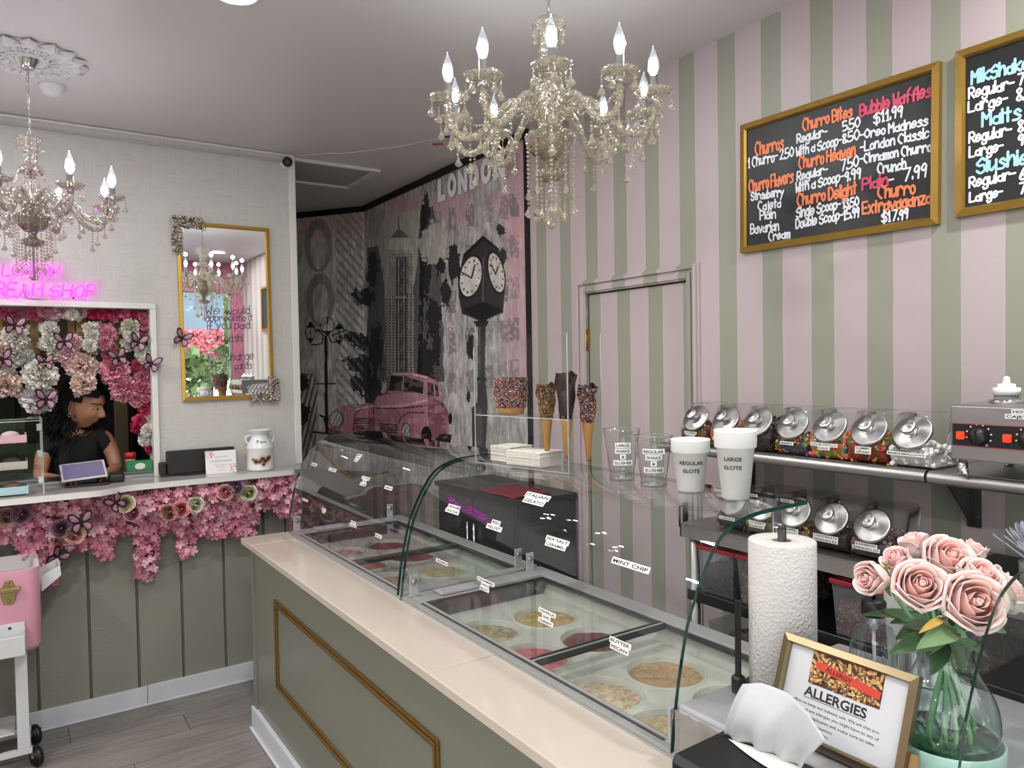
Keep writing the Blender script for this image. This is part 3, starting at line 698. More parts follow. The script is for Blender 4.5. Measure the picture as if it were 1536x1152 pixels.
def case_builder(y0, y1, label, div, labels, rear_clip=True):
    t = thing('ice_cream_display_case', label, 'display case', (1.35, (y0+y1)/2, 0))
    b = MB(); b.box(1.074, 1.66, y0+.002, y1-.002, .002, .74); b.box(1.074, 1.10, y0+.002, y1-.002, .74, .886); b.box(1.625, 1.66, y0+.002, y1-.002, .74, .886)
    b.box(1.10, 1.625, y0+.002, y0+.03, .74, .886); b.box(1.10, 1.625, y1-.03, y1-.002, .74, .886); b.build('cabinet', M('case_white_enamel', 'c4c6c8', .35, var=.03), t)
    # frame rails on top
    b = MB(); b.box(1.074, 1.093, y0, y1, .886, .897); b.box(1.10, 1.108, y0+.03, y1-.03, .884, .902); b.box(1.590, 1.655, y0, y1, .886, .904)
    b.box(1.093, 1.60, y0, y0+.05, .886, .899); b.box(1.093, 1.60, y1-.105, y1, .886, .899); b.build('top_frame', FRAMEG, t, bevel=.003)
    b = MB(); b.box(1.093, 1.100, y0+.05, y1-.105, .885, .8975); b.box(1.108, 1.113, y0+.05, y1-.105, .885, .8975); b.box(1.582, 1.590, y0+.05, y1-.105, .885, .8985)
    b.box(1.11, 1.585, div-.016, div-.010, .886, .903); b.box(1.11, 1.585, div+.006, div+.012, .886, .903); b.box(1.11, 1.585, y1-.112, y1-.105, .886, .899); b.build('gasket', FRAMED, t)
    b = MB(); b.box(1.11, 1.585, div-.010, div+.006, .886, .900); b.build('divider_bar', FRAMEG, t, bevel=.002)
    for (a, c) in ((y1-.098, y1-.03),):
        b = MB(); b.box(1.18, 1.33, a+.008, c, .899, .911); b.build('lid_handle', M('lid_handle_grey', 'a5a6aa', .35), t, bevel=.008)
        b = MB(); b.box(1.345, 1.60, a-.002, c+.004, .899, .905); b.build('cover_strip', FRAMEG, t, bevel=.002)
    # glass lids
    for a, c in ((y0+.05, div-.014), (div+.012, y1-.112)):
        b = MB(); b.box(1.112, 1.584, a, c, .890, .895); b.build('glass_lid', G('lid_glass', 'fbfcfb', refl=1.1), t)
    # insert with four openings per bay
    ins = MB(); cyl = []
    def cell(x0, x1, a, c, cx, cy, r):
        seg_ = 32; ring = []; outer = []
        for k in range(seg_):
            th = 2*pi*k/seg_; ux, uy = cos(th), sin(th); ring.append((cx+r*ux, cy+r*uy, .84))
            tx = ((x1 if ux > 0 else x0)-cx)/ux if abs(ux) > 1e-6 else 1e9; ty = ((c if uy > 0 else a)-cy)/uy if abs(uy) > 1e-6 else 1e9
            tt = min(tx, ty); outer.append((cx+ux*tt, cy+uy*tt, .84))
        vs = ring+outer; fs = [(k, (k+1) % seg_, (k+1) % seg_+seg_, k+seg_) for k in range(seg_)]
        for (qx, qy) in ((x0, a), (x1, a), (x1, c), (x0, c)):
            # corner filler
            ang = math.atan2(qy-cy, qx-cx) % (2*pi); k = int(ang/(2*pi/seg_)); n = len(vs); vs.append((qx, qy, .84)); fs.append((k+seg_, (k+1) % seg_+seg_, n))
        ins.add(vs, fs, 0)
        ins.lathe([(r+.006, .8402), (r+.001, .845), (r-.001, .843), (r-.002, .76)], 32, 0, T(cx, cy), True, False)
        cyl.append((cx, cy, r))
    bays = [(y0+.03, div-.04), (div+.01, y1-.20)]
    for a, c in bays:
        mid = (a+c)/2
        for (a2, c2) in ((a, mid), (mid, c)):
            cell(1.10, 1.3225, a2, c2, 1.211, (a2+c2)/2, .104); cell(1.3225, 1.59, a2, c2, 1.437, (a2+c2)/2, .104)
    for a, c in ((div-.04, div+.01), (y1-.20, y1-.11)): ins.add([(1.10, a, .84), (1.59, a, .84), (1.59, c, .84), (1.10, c, .84)], [(0, 1, 2, 3)])
    ins.add([(1.59, y0+.03, .84), (1.61, y0+.03, .885), (1.61, y1-.11, .885), (1.59, y1-.11, .84)], [(0, 1, 2, 3)]); ins.build('insert_tray', INSERT, t)
    # curved front glass: solid sheet with green polished edges
    th = .0095; n = len(PR); out = []; inn = []
    for i in range(n):
        a = PR[max(i-1, 0)]; c = PR[min(i+1, n-1)]; dx, dz = c[0]-a[0], c[1]-a[1]; L = math.hypot(dx, dz); nx, nz = dz/L, -dx/L
        out.append(PR[i]); inn.append((PR[i][0]+nx*th, PR[i][1]+nz*th))
    g = MB(); ya, yb = y0+.006, y1-.006
    vs = [(x, y, z) for y in (ya, yb) for x, z in out]; g.add(vs, [(i, i+1, n+i+1, n+i) for i in range(n-1)], 0, True)
    for y in (ya, yb):
        vs = [(x, y, z) for x, z in out]+[(x, y, z) for x, z in inn]; g.add(vs, [(i, i+1, n+i+1, n+i) for i in range(n-1)], 1)
    g.add([(out[-1][0], ya, out[-1][1]), (out[-1][0], yb, out[-1][1]), (inn[-1][0], yb, inn[-1][1]), (inn[-1][0], ya, inn[-1][1])], [(0, 1, 2, 3)], 1)
    cg = g.build('curved_glass', [GLASS, EDGE], t)
    # side panes
    for y in (ya+.012, yb-.012):
        g = MB(); poly = [p for p in inn[2:-1:2]]; poly = poly+[(1.50, 1.342), (1.50, 1.30), (1.60, .99), (1.60, .905), (1.08, .905)]
        vs = [(x, y, z) for x, z in poly]; g.add(vs, [tuple(range(len(vs)))], 0); g.build('side_pane', G('side_glass', 'fafcfb', refl=.6), t)
    # clips
    for (cx, cyy) in ((1.105, ya+.025), (1.585, ya+.025), (1.105, yb-.025), (1.585, yb-.025)):
        b = MB(); b.box(cx-.016, cx+.016, cyy-.003, cyy+.003, .899, .972); b.build('glass_clip', M('satin_clip', 'c9c9ce', .35, metal=.35), t, bevel=.002)
        b = MB(); b.lathe([(0, -.008), (.010, -.008), (.010, .008), (0, .008)], 16, 0, T(cx, cyy, .952, rx=R_(90))); b.build('clip_screw', CHROME, t)
    b = MB(); b.box(1.40, 1.43, ya+.004, ya+.010, 1.285, 1.345); b.lathe([(0, -.010), (.012, -.010), (.012, .010), (0, .010)], 14, 0, T(1.415, ya, 1.30, rx=R_(90))); b.build('upper_clip', CHROME, t, bevel=.001)
    for px_, py_, txts, hg in labels:
        P, u = hit_profile(px_, py_); m = MB(); strip_label(m, P-np.array([.0, 0, 0]), u, txts, hg); m.build('flavor_label', [TAPE, INK], cg)
    return t, cyl
c2, cyl2 = case_builder(1.035, 2.285, 'curved glass ice cream case nearer the paper towels, vanilla and butter pecan labels', 1.575, [
    (820, 926, ['VANILLA', 'AND', 'CHERRY'], .0112), (930, 969, ['BUTTER', 'PECAN'], .0125), (728, 878, ['STRAWBERRY', 'WITH', 'FRUIT'], .0105), (835, 815, ['SEA SALT', 'CARAMEL'], .0135),
    (946, 848, ['MINT CHIP'], .0155), (804, 749, ['ITALIAN', 'GELATO'], .018), (743, 788, ['RED', 'VELVET'], .0145), (680, 764, ['GRAHAM', 'CRACKER'], .0135), (663, 843, ['CINNAMON'], .0105)])
c1, cyl1 = case_builder(2.30, 3.52, 'curved glass ice cream case beside the white wall, reflecting the pink neon', 2.80, [
    (471.5, 697, ['BANANA'], .014), (499, 705, ['OATMEAL'], .014), (537, 687, ['MINT', 'OREO', 'MIX'], .0125), (547, 722, ['COOKIES', 'AND', 'CREAM'], .0125), (583, 732, ['LEMON'], .014),
    (458, 750, ['PISTACHIO'], .010), (486, 766, ['ROCKY', 'ROAD'], .010), (530, 786, ['FUDGE', 'BROWNIE'], .011), (568, 804, ['MANGO'], .0125)])
# ice cream tubs
def tub(cx, cy, col, col2, label, mixf=.5, seed=0, lvl=.0):
    t = thing('ice_cream_tub', label, 'ice cream tub', (cx, cy, .741), group='ice cream tubs sunk in the display cases')
    b = MB(); b.lathe([(.094, 0), (.100, .0), (.101, .085), (.098, .085), (.097, .004), (0, .004)], 32, 0, T(cx, cy, .742), True, False); b.build('tub_wall', M('tub_board', 'cfccc4', .6), t)
    m, nt, bs, out = nt_new('ice_cream_'+str(seed)); n = noise(nt, 26, 5); n.inputs['Distortion'].default_value = 2.5
    c = ramp(nt, n.outputs[0], [(.5-mixf*.15, col), (.5+mixf*.15, col2)]); nt.links.new(c, bs.inputs['Base Color']); bs.inputs['Roughness'].default_value = .45; n2 = noise(nt, 60, 5); bump(nt, bs, n2.outputs[0], .5, .006)
    r0 = random.Random(seed); ph = [r0.uniform(0, 6) for _ in range(4)]; cxs, cys = r0.uniform(-.04, .04), r0.uniform(-.04, .04)
    def f(u, v):
        r = .0968*v; a = 2*pi*u; x, y = r*cos(a), r*sin(a)
        h = .016*math.exp(-((x-cxs)**2+(y-cys)**2)/.0012)+.007*sin(60*x+ph[0])*cos(50*y+ph[1])+.004*sin(110*(x+y)+ph[2]); h *= min(1, (1-v)*6+.2)
        return (cx+x, cy+y, .742+.087+h*.9+lvl)
    b = MB(); b.grid(f, 40, 14); b.build('ice_cream', m, t); return t
flav2 = {(0, 0): ('c9b795', 'a98f68', 'brown beige ice cream tub nearest the steel box, outer row'), (0, 1): ('d3c8ac', 'b4a482', 'cream ice cream tub nearest the steel box, inner row'),
         (1, 0): ('d9cba0', 'b98f84', 'cream ice cream tub with pinkish swirl beside the butter pecan label'), (1, 1): ('c3a07a', 'a98862', 'tan scooped butter pecan ice cream tub'),
         (2, 0): ('d0707a', 'c25a64', 'bright pink strawberry ice cream tub'), (2, 1): ('5a2530', '7d3a44', 'dark red ice cream tub under the glass lid'),
         (3, 0): ('bcb190', '8f8259', 'beige ice cream tub with brown swirl by the ledge'), (3, 1): ('c9b57c', 'a98a4c', 'golden vanilla ice cream tub with caramel bits')}
for i, (cx, cy_, r) in enumerate(cyl2):
    a, c, l = flav2[(i//2, i % 2)]; tub(cx, cy_, a, c, l, .6 if i != 3 else .3, i+1)
flav1 = {(0, 0): ('8d6a5c', 'a5877a', 'brown rose ice cream tub just past the glass joint'), (0, 1): ('b9b78e', 'a2a577', 'pale green ice cream tub just past the glass joint'), (1, 0): ('b98f86', 'a2786f', 'dusty rose ice cream tub, outer row of the mirrored case'), (1, 1): ('a9ad7c', 'c3c19a', 'light green ice cream tub, inner row of the mirrored case'),
         (2, 0): ('b06a72', '9a545e', 'rose pink ice cream tub near the pale wall'), (2, 1): ('5e2a31', '7d4147', 'deep red ice cream tub near the pale wall'), (3, 0): ('a7767a', 'c49a98', 'faded pink ice cream tub at the wall end, outer row'), (3, 1): ('6b3038', '8a4a50', 'maroon ice cream tub at the wall end, inner row')}
for i, (cx, cy_, r) in enumerate(cyl1):
    a, c, l = flav1[(i//2, i % 2)]; tub(cx, cy_, a, c, l, .6, i+20)
# steel box between the cases, and the next glass case
ALU = M('worn_aluminium', 'b9bbbe', .34, metal=.55, var=.12, vscale=14, bmp=.15, bscale=14)
t = thing('steel_cover_box', 'silver metal box top between the ice cream case and the cut-off glass case', 'metal box', (1.3, .78, 0))
b = MB(); b.box(1.074, 1.62, .535, 1.028, .002, 1.0); b.build('body', ALU, t, bevel=.006)
b = MB(); b.box(1.062, 1.0745, .54, 1.024, .886, .992); b.build('front_film', G('wrinkled_film', 'e2e0dc', refl=3, rough=.12, body=.35, bodycol='b9b5b0', bmp=.5, bscale=30), t)
t = thing('glass_display_case', 'curved glass display case cut off beside the roses', 'display case', (1.35, .05, 0))
b = MB(); b.box(1.074, 1.66, YS+.02, .515, .002, .9); b.build('cabinet', M('case_white_enamel', ''), t)
b = MB(); b.box(1.10, 1.6, YS+.05, .49, .901, .925); b.box(1.14, 1.34, .28, .46, .926, .975); b.build('inner_tray', M('clear_grey_tray', '7b7c80', .3), t, bevel=.004)
n = len(PR); g = MB(); ya, yb = YS+.03, .515
inn = [(x+.008, z-.006) for x, z in PR]
g.add([(x, y, z) for y in (ya, yb) for x, z in PR], [(i, i+1, n+i+1, n+i) for i in range(n-1)], 0, True)
for y in (ya, yb): g.add([(x, y, z) for x, z in PR]+[(x, y, z) for x, z in inn], [(i, i+1, n+i+1, n+i) for i in range(n-1)], 1)
g.build('curved_glass', [GLASS, EDGE], t)
g = MB(); y = .503; poly = inn[2:-1:2]+[(1.50, 1.34), (1.60, .99), (1.60, .905), (1.08, .905)]; g.add([(x, y, z) for x, z in poly], [tuple(range(len(poly)))], 0); g.build('side_pane', G('side_glass', ''), t)

# dark stainless cabinet standing behind the cases, against the mural
t = thing('back_cabinet', 'dark steel cabinet with a red cloth behind the ice cream cases', 'cabinet', (1.98, 2.98, 0))
b = MB(); b.box(1.83, 2.165, 2.70, 3.42, .06, 1.05); b.build('body', M('cabinet_charcoal', '3b3c40', .4, metal=.3, var=.1), t, bevel=.004)
b = MB(); b.box(1.815, 2.165, 2.685, 3.435, 1.05, 1.075); b.build('worktop', M('dark_worktop', '2c2c30', .35, metal=.4), t, bevel=.003)
for y in (2.70, 3.06): b = MB(); b.box(1.822, 1.8295, y+.012, y+.346, .09, 1.03); b.build('door', M('cabinet_door_grey', '4a4b50', .35, metal=.5), t, bevel=.003)
for y in (3.03, 3.09): b = MB(); b.tube([(1.808, y, .62), (1.808, y, .92)], .006, 8); b.build('handle', CHROME, t)
for x in (1.86, 2.13):
    for y in (2.74, 3.38): b = MB(); b.lathe([(.018, 0), (.018, .058), (0, .058)], 12, 0, T(x, y, .001)); b.build('foot', BLACKP, t)
b = MB(); b.grid(lambda u, v: (1.83+.22*u, 2.73+.30*v, 1.0765+.012*sin(pi*u)*sin(pi*v)+.006*sin(9*u+5*v)**2), 12, 12); o = b.build('red_cloth', M('red_cloth', '7c1a28', .8, bmp=.3, bscale=60)); sd = o.modifiers.new('thick', 'SOLIDIFY'); sd.thickness = .002; sd.offset = 1
tag(o, 'dark red cloth lying on the cabinet behind the glass cases', 'cloth')
# ================================================================== THINGS ON THE GLASS TOPS
TOP = 1.3505
FOAM = M('white_foam', 'f1f1ef', .55, bmp=.05, bscale=200)
CUPC = G('clear_pet_cup', 'f6f8f8', refl=2.0, rough=.03)
def on_cup(mb, txt, cx, cy, zc, r, size, ang0, matl=1, strip=None, maxw=None):
    """text wrapped round a cup; ang0 is the azimuth of the text centre"""
    vs, fs, wd = text_geo(txt, .02, 0); k = size/.73; kx = k*1.15
    if strip:
        w2 = wd*kx/2+size*.5; n = 8; V = []
        for i in range(n+1):
            a = ang0+(-w2+2*w2*i/n)/r
            V += [(cx+(r+.0006)*cos(a), cy+(r+.0006)*sin(a), zc-size*.9), (cx+(r+.0006)*cos(a), cy+(r+.0006)*sin(a), zc+size*.9)]
        mb.add(V, [(2*i, 2*i+2, 2*i+3, 2*i+1) for i in range(n)], strip)
    V = []
    for v in vs:
        a = ang0+((v[0]-wd/2)*kx)/r; V.append((cx+(r+.0011)*cos(a), cy+(r+.0011)*sin(a), zc+v[1]*k-size*.5))
    mb.add(V, fs, matl)
def foam_cup(cx, cy, h, rb, rt, lines, zs, label, az):
    t = thing('foam_cup', label, 'cup', (cx, cy, TOP), group='white foam cups on the glass top')
    b = MB(); b.lathe([(0, 0), (rb-.004, 0), (rb, .003), (rt-.004, h*.74), (rt-.001, h*.745), (rt+.001, h*.76), (rt+.0015, h*.975), (rt+.002, h*.985), (rt+.001, h), (rt-.002, h), (rt-.004, h*.97), (rb-.003, .006), (0, .006)], 40, 0, T(cx, cy, TOP), True, False)
    b.build('cup_body', FOAM, t); m = MB()
    for tx, z in zip(lines, zs): r = rb+(rt-rb)*z/h/.75+.001; on_cup(m, tx, cx, cy, TOP+z, min(r, rt+.001), .0088, az)
    m.build('printed_label', [TAPE, INK], t)
foam_cup(1.412, 1.158, .163, .0315, .0475, ['LARGE', 'ELOTE'], [.098, .078], 'taller white foam cup labelled large elote at the glass edge', R_(212))
foam_cup(1.412, 1.298, .131, .033, .047, ['REGULAR', 'ELOTE'], [.075, .055], 'shorter white foam cup labelled regular elote', R_(226))
def clear_cup(cx, cy, h, rb, rt, lines, zs, label, az, lean=(0, 0)):
    t = thing('plastic_cup', label, 'cup', (cx, cy, TOP), group='clear plastic cups on the glass top')
    b = MB(); pf = [(0, .002), (rb-.004, .002), (rb, 0), (rb+.001, .006), (rb-.001, .012)]
    pf += [(rb+(rt-rb)*k/8, .012+(h-.03)*k/8) for k in range(1, 9)]+[(rt+.002, h-.016), (rt+.002, h-.004), (rt+.005, h-.002), (rt+.005, h), (rt+.001, h)]
    b.lathe(pf, 36, 0, T(cx, cy, TOP), True, False); b.build('cup_body', CUPC, t)
    b = MB(); b.lathe([(rb-.001, .001), (rb+.001, .003), (rb-.001, .005)], 36, 0, T(cx, cy, TOP), True, False); b.build('base_ring', G('cup_rim', 'd8dcdc', refl=4, body=.25, bodycol='e8e8e8'), t)
    b = MB(); b.lathe([(rt+.003, h-.003), (rt+.0055, h-.001), (rt+.003, h)], 36, 0, T(cx, cy, TOP), True, False); b.build('rim', G('cup_rim', 'd8dcdc', refl=4, body=.25, bodycol='e8e8e8'), t)
    m = MB()
    for tx, z in zip(lines, zs): on_cup(m, tx, cx, cy, TOP+z, rb+(rt-rb)*z/h+.002, .0078, az, 1, 0 if False else None); 
    for tx, z in zip(lines, zs):
        pass
    m2 = MB()
    for tx, z in zip(lines, zs): on_cup(m2, tx, cx, cy, TOP+z, rb+(rt-rb)*z/h+.002, .0078, az, 1, strip=2)
    m2.build('printed_label', [TAPE, INK, TAPE], t)
clear_cup(1.415, 1.555, .140, .034, .0485, ['LARGE', 'SHAKE', '&', 'SLUSHEE'], [.098, .082, .066, .049], 'taller clear plastic cup with shake labels nearest the cones', R_(232))
clear_cup(1.412, 1.428, .132, .034, .0475, ['REGULAR', 'SHAKE', '&', 'SLUSHEE'], [.092, .076, .060, .043], 'shorter clear plastic cup with shake labels beside foam cups', R_(226))
# acrylic display of cones
t = thing('acrylic_cone_display', 'tall clear acrylic box with shelf holding dipped cones', 'display box', (1.39, 1.93, TOP), rz=R_(10.5))
b = MB(); W2, L2, HH = .078, .205, .415; th = .003
for (x0, x1, y0, y1, z0, z1) in ((-W2, W2, -L2, L2, .0, th), (-W2, -W2+th, -L2, L2, th, HH), (W2-th, W2, -L2, L2, th, HH), (-W2, W2, -L2, -L2+th, th, HH), (-W2, W2, L2-th, L2, th, HH-.03)):
    dx, dy, dz = x1-x0, y1-y0, z1-z0; q8 = T(1.39, 1.93, TOP, rz=R_(10.5)); m_ = min(dx, dy, dz)        # each wall is one thin sheet
    if m_ == dz: b.add([(x0, y0, z1), (x1, y0, z1), (x1, y1, z1), (x0, y1, z1)], [(0, 1, 2, 3)], 0, False, q8)
    elif m_ == dx: b.add([(x0, y0, z0), (x0, y1, z0), (x0, y1, z1), (x0, y0, z1)], [(0, 1, 2, 3)], 0, False, q8)
    else: b.add([(x0, y0, z0), (x1, y0, z0), (x1, y0, z1), (x0, y0, z1)], [(0, 1, 2, 3)], 0, False, q8)
b.build('walls', CLEAR, t)
b = MB(); b.add([(-W2+th, -L2+th, .161), (W2-th, -L2+th, .161), (W2-th, L2-th, .161), (-W2+th, L2-th, .161)], [(0, 1, 2, 3)], 0, False, T(1.39, 1.93, TOP, rz=R_(10.5))); b.build('shelf', CLEAR, t)
b = MB(); EG = G('acrylic_edge', 'e8ecec', refl=5, body=.4, bodycol='dfe6e6')
for (x, y) in ((-W2, -L2), (-W2, L2), (W2, -L2), (W2, L2)): b.box(x-.0015, x+.0015, y-.0015, y+.0015, 0, HH-(0 if y < 0 else .03), 0, T(1.39, 1.93, TOP, rz=R_(10.5)))
for z in (.0, .158): b.box(-W2-.001, -W2+.001, -L2, L2, z, z+.0035, 0, T(1.39, 1.93, TOP, rz=R_(10.5)))
b.build('polished_edges', EG, t)
CW = T(1.39, 1.93, TOP, rz=R_(10.5))
def wp(x, y, z): return CW @ Vector((x, y, z))
WAF = M('waffle', 'b98a50', .7, var=.25, vscale=40); CHOC = M('dark_chocolate', '2a1b18', .38, var=.2, vscale=30, bmp=.3, bscale=60)
def sprinkle_mesh(t, surf, n, mats, L=.004, name='sprinkles'):
    m = MB()
    for i in range(n):
        P, Nn = surf(random.random(), random.random()); d = Vector(Nn).orthogonal().normalized(); d.rotate(Matrix.Rotation(random.uniform(0, 6.28), 3, Vector(Nn)))
        q = frame_z(Vector(P)+Vector(Nn)*.0008, d); c = random.randrange(len(mats)); m.lathe([(.0008, -L/2), (.0008, L/2)], 4, c, q, False, True)
    m.build(name, mats, t, kind='stuff')
SPK = [M('sprinkle_'+n, c, .5) for n, c in (('white', 'e2dad4'), ('pink', 'c6747e'), ('orange', 'c87c46'), ('brown', '3c2018'), ('purple', '553860'), ('dark', '241614'))]
NUTS = [M('nut_'+n, c, .6) for n, c in (('tan', 'a9834a'), ('gold', 'c49c55'), ('dark', '5d4127'))]
def cone_at(x, y, kind, label, ztip=.03, rtop=.030, h=.25, group='dipped waffle cones in the acrylic display'):
    p = wp(x, y, 0); t = thing('waffle_cone', label, 'ice cream cone', (p.x, p.y, TOP+ztip), group=group)
    q = T(p.x, p.y, TOP+ztip)
    b = MB(); hc = .135; b.lathe([(.0015, 0), (.004, .004), (.0185, hc), (.0185, hc+.01)], 24, 0, q, True, True)
    b.build('cone_tip', M('waffle', ''), t)
    gr = MB()                                       # raised waffle lattice
    for k in range(10):
        for s_ in (1, -1):
            pts = []
            for i in range(13):
                z = .004+(hc-.004)*i/12; r = .004+.0145*z/hc+.0006; a = 2*pi*k/10+s_*z*16; pts.append(q @ Vector((r*cos(a), r*sin(a), z)))
            gr.tube(pts, .0006, 3)
    gr.build('waffle_lattice', M('waffle_dark', 'c99a5c', .7), t)
    m = MB()
    def f(u, v):
        z = hc-.01+(h-hc+.01)*v; a = 2*pi*u; r = .0195+(rtop-.0195)*min(1, v*1.15)+.0018*sin(3*a+9*v)+.0025*sin(5*a-14*v)*v
        zz = z+(.007*sin(2*a+1)+.004*sin(5*a) if v > .93 else 0); return q @ Vector((r*cos(a), r*sin(a), zz))
    m.grid(f, 28, 16); m.lathe([(0, hc-.01), (.0195, hc-.01)], 20, 0, q, False, False); m.lathe([(rtop-.004, h-.01), (0, h-.03)], 20, 0, q, True, False); m.build('chocolate_coating', CHOC, t, )
    if kind != 'choc':
        def sf(u, v):
            a = 2*pi*u; vv = v; P = f(u, vv); c = q @ Vector((0, 0, hc+(h-hc)*vv)); n_ = (P-c).normalized(); return P, n_
        sprinkle_mesh(t, sf, 1500, SPK if kind == 'spr' else NUTS, .0042)
    return t
cone_at(.002, -.045, 'nut', 'nut covered dipped cone between the sprinkled bowl and chocolate cone', .025, .031, .232).location
cone_at(.002, -.128, 'choc', 'tall plain dark chocolate dipped waffle cone', .03, .033, .262)
cone_at(.035, -.186, 'spr', 'rainbow sprinkle dipped cone at the corner of the acrylic box', .02, .029, .235)
p = wp(-.005, .108, .1615); t = thing('waffle_bowls', 'stack of chocolate waffle bowls rolled in rainbow sprinkles', 'waffle bowl', tuple(p))
q = T(*p); b = MB(); b.lathe([(0, 0), (.040, 0), (.044, .012), (.047, .03)], 28, 0, q, True, False); b.build('bowl_base', M('waffle', ''), t)
bf = lambda u, v: q @ Vector(((.047+.008*min(1, v*3)+.0015*sin(v*28))*cos(2*pi*u), (.047+.008*min(1, v*3)+.0015*sin(v*28))*sin(2*pi*u), .022+.098*v))
b = MB(); b.grid(bf, 36, 20); b.lathe([(.054, .12), (.03, .116), (0, .105)], 28, 0, q, True, False); b.build('chocolate_coating', CHOC, t)
def sf(u, v):
    P = bf(u, v); n_ = (P-(q @ Vector((0, 0, .022+.098*v)))).normalized(); return P, n_
sprinkle_mesh(t, sf, 3800, SPK, .004)
# napkins
NAP = M('napkin_paper', 'e9e3da', .8, bmp=.2, bscale=120)
def napkins(x, y, w_, l_, n, label, rz):
    b = MB()
    for i in range(n):
        j = random.uniform; z = .0042*i; q = T(x+j(-.002, .002), y+j(-.002, .002), TOP+.0036+z, rz=rz+j(-.02, .02))
        bow = .0012; b.box(-w_/2, w_/2, -l_/2, l_/2, 0.0004, .0036, 0, q)
    return b
t = thing('napkin_stack', 'stack of white paper napkins at the front of the cone display', 'napkins', (1.385, 1.96, TOP)); napkins(1.385, 1.935, .11, .145, 11, '', R_(12)).build('napkins', NAP, t, bevel=.0008)
t = thing('napkin_stack', 'shorter stack of white paper napkins behind, beside the red spot', 'napkins', (1.395, 2.065, TOP)); napkins(1.392, 2.075, .10, .105, 12, '', R_(8)).build('napkins', NAP, t, bevel=.0008)
b = MB(); b.lathe([(0, 0), (.013, 0), (.014, .035), (.010, .045), (0, .047)], 16, 0, T(1.44, 2.175, TOP)); tag(b.build('bottle_cap', M('red_plastic', 'b3202c', .35)), 'small red cap behind the white napkins', 'cap')
# ================================================================== PAPER TOWELS
t = thing('paper_towel_holder', 'black paper towel holder standing on the metal box', 'paper towel holder', (1.28, .935, 1.0))
b = MB(); b.lathe([(0, .0005), (.078, .0005), (.078, .010), (.06, .014), (0, .014)], 32, 0, T(1.28, .935, 1.0)); b.build('base', BLACKP, t)
b = MB(); b.tube([(1.28, .935, 1.01), (1.28, .935, 1.335)], .0085, 12); b.ball((1.28, .935, 1.335), .009); b.build('centre_post', BLACKP, t)
b = MB(); b.box(1.209, 1.2155, .985, .998, 1.005, 1.19); b.lathe([(0, 0), (.014, 0), (.014, .03), (.008, .035), (0, .035)], 16, 0, T(1.212, .991, 1.001)); b.build('tension_arm', BLACKP, t, bevel=.002)
def towel_mat():
    m, nt, b_, out = nt_new('quilted_paper'); v = N(nt, 'ShaderNodeTexVoronoi'); v.inputs['Scale'].default_value = 150; nt.links.new(objc(nt), v.inputs[0])
    b_.inputs['Base Color'].default_value = (*lin('c6c4c0'), 1); b_.inputs['Roughness'].default_value = .85; bump(nt, b_, v.outputs['Distance'], .8, .002); return m
t = thing('paper_towel_roll', 'white quilted paper towel roll in front of the case', 'paper towel roll', (1.28, .935, 1.015))
b = MB(); b.lathe([(.0185, .0), (.064, 0), (.0655, .002), (.0655, .296), (.064, .298), (.021, .298), (.0185, .296), (.0185, 0)], 48, 0, T(1.28, .935, 1.0155), True, False); b.build('towels', towel_mat(), t)
b = MB(); b.lathe([(.0183, .001), (.0183, .297), (.0165, .297), (.0165, .001)], 24, 0, T(1.28, .935, 1.0155), True, False); b.build('core', M('cardboard', '8a7763', .8), t)
# ================================================================== NAPKIN DISPENSER
t = thing('napkin_dispenser', 'black countertop napkin dispenser with a white napkin sticking up', 'napkin dispenser', (.97, .74, CT))
def disp(u): return u
b = MB(); prof = [(.895, CT+.001), (.895, 1.010), (.903, 1.022), (1.045, 1.026), (1.052, 1.018), (1.052, CT+.001)]
vs = [(x, y, z) for y in (.60, .872) for x, z in prof]; k = len(prof)
b.add(vs, [tuple(range(k)), tuple(range(2*k-1, k-1, -1))]+[(i, i+k, (i+1) % k+k, (i+1) % k) for i in range(k)]); b.build('housing', BLACKP, t, bevel=.004)
b = MB(); arcp = []
n = 20
top = [(.985+.020*sin(pi*i/n), .62+.225*i/n) for i in range(n+1)]; bot = [(.985-.028*sin(pi*i/n), .62+.225*i/n) for i in range(n+1)]
b.grid(lambda u, v: ((1-v)*(1.005+.022*sin(pi*u))+v*(1.005-.022*sin(pi*u)), .62+.225*u, 1.0265+.004*sin(pi*u)*sin(pi*v)), n, 6); b.build('white_insert', M('white_gloss', 'e6e4de', .3), t)
NB = [(1.006, .86), (1.013, .82), (1.020, .785), (1.022, .75), (1.016, .715)]      # where the sheet leaves the slot (x, y)
NTP = [(1.028, .83, 1.122), (1.036, .80, 1.129), (1.040, .75, 1.125), (1.025, .70, 1.119), (.995, .655, 1.106)]
def napf(u, v):
    k = min(u*4, 3.999); i = int(k); f = k-i; f = f*f*(3-2*f) if False else f
    B = [NB[i][q]*(1-f)+NB[i+1][q]*f for q in (0, 1)]; P_ = [NTP[i][q]*(1-f)+NTP[i+1][q]*f for q in (0, 1, 2)]
    cr = .007*sin(21*u+1)*(1-v)**1.3+.004*sin(34*u)*(1-v)*v+.0035*sin(9*u+4*v)
    return (B[0]*(1-v)+P_[0]*v-.022*sin(pi*v)*(.6+.4*sin(5*u))+cr, B[1]*(1-v)+P_[1]*v, 1.026*(1-v)+P_[2]*v+.004*sin(pi*u)*v)
t = thing('paper_napkin', 'white paper napkin pulled up out of the black dispenser', 'napkin', (.985, .74, 1.03))
b = MB(); b.grid(napf, 40, 20); o = b.build('napkin', M('tissue', 'b4b6b9', .85, bmp=.15, bscale=90), t); sd = o.modifiers.new('thick', 'SOLIDIFY'); sd.thickness = .0012
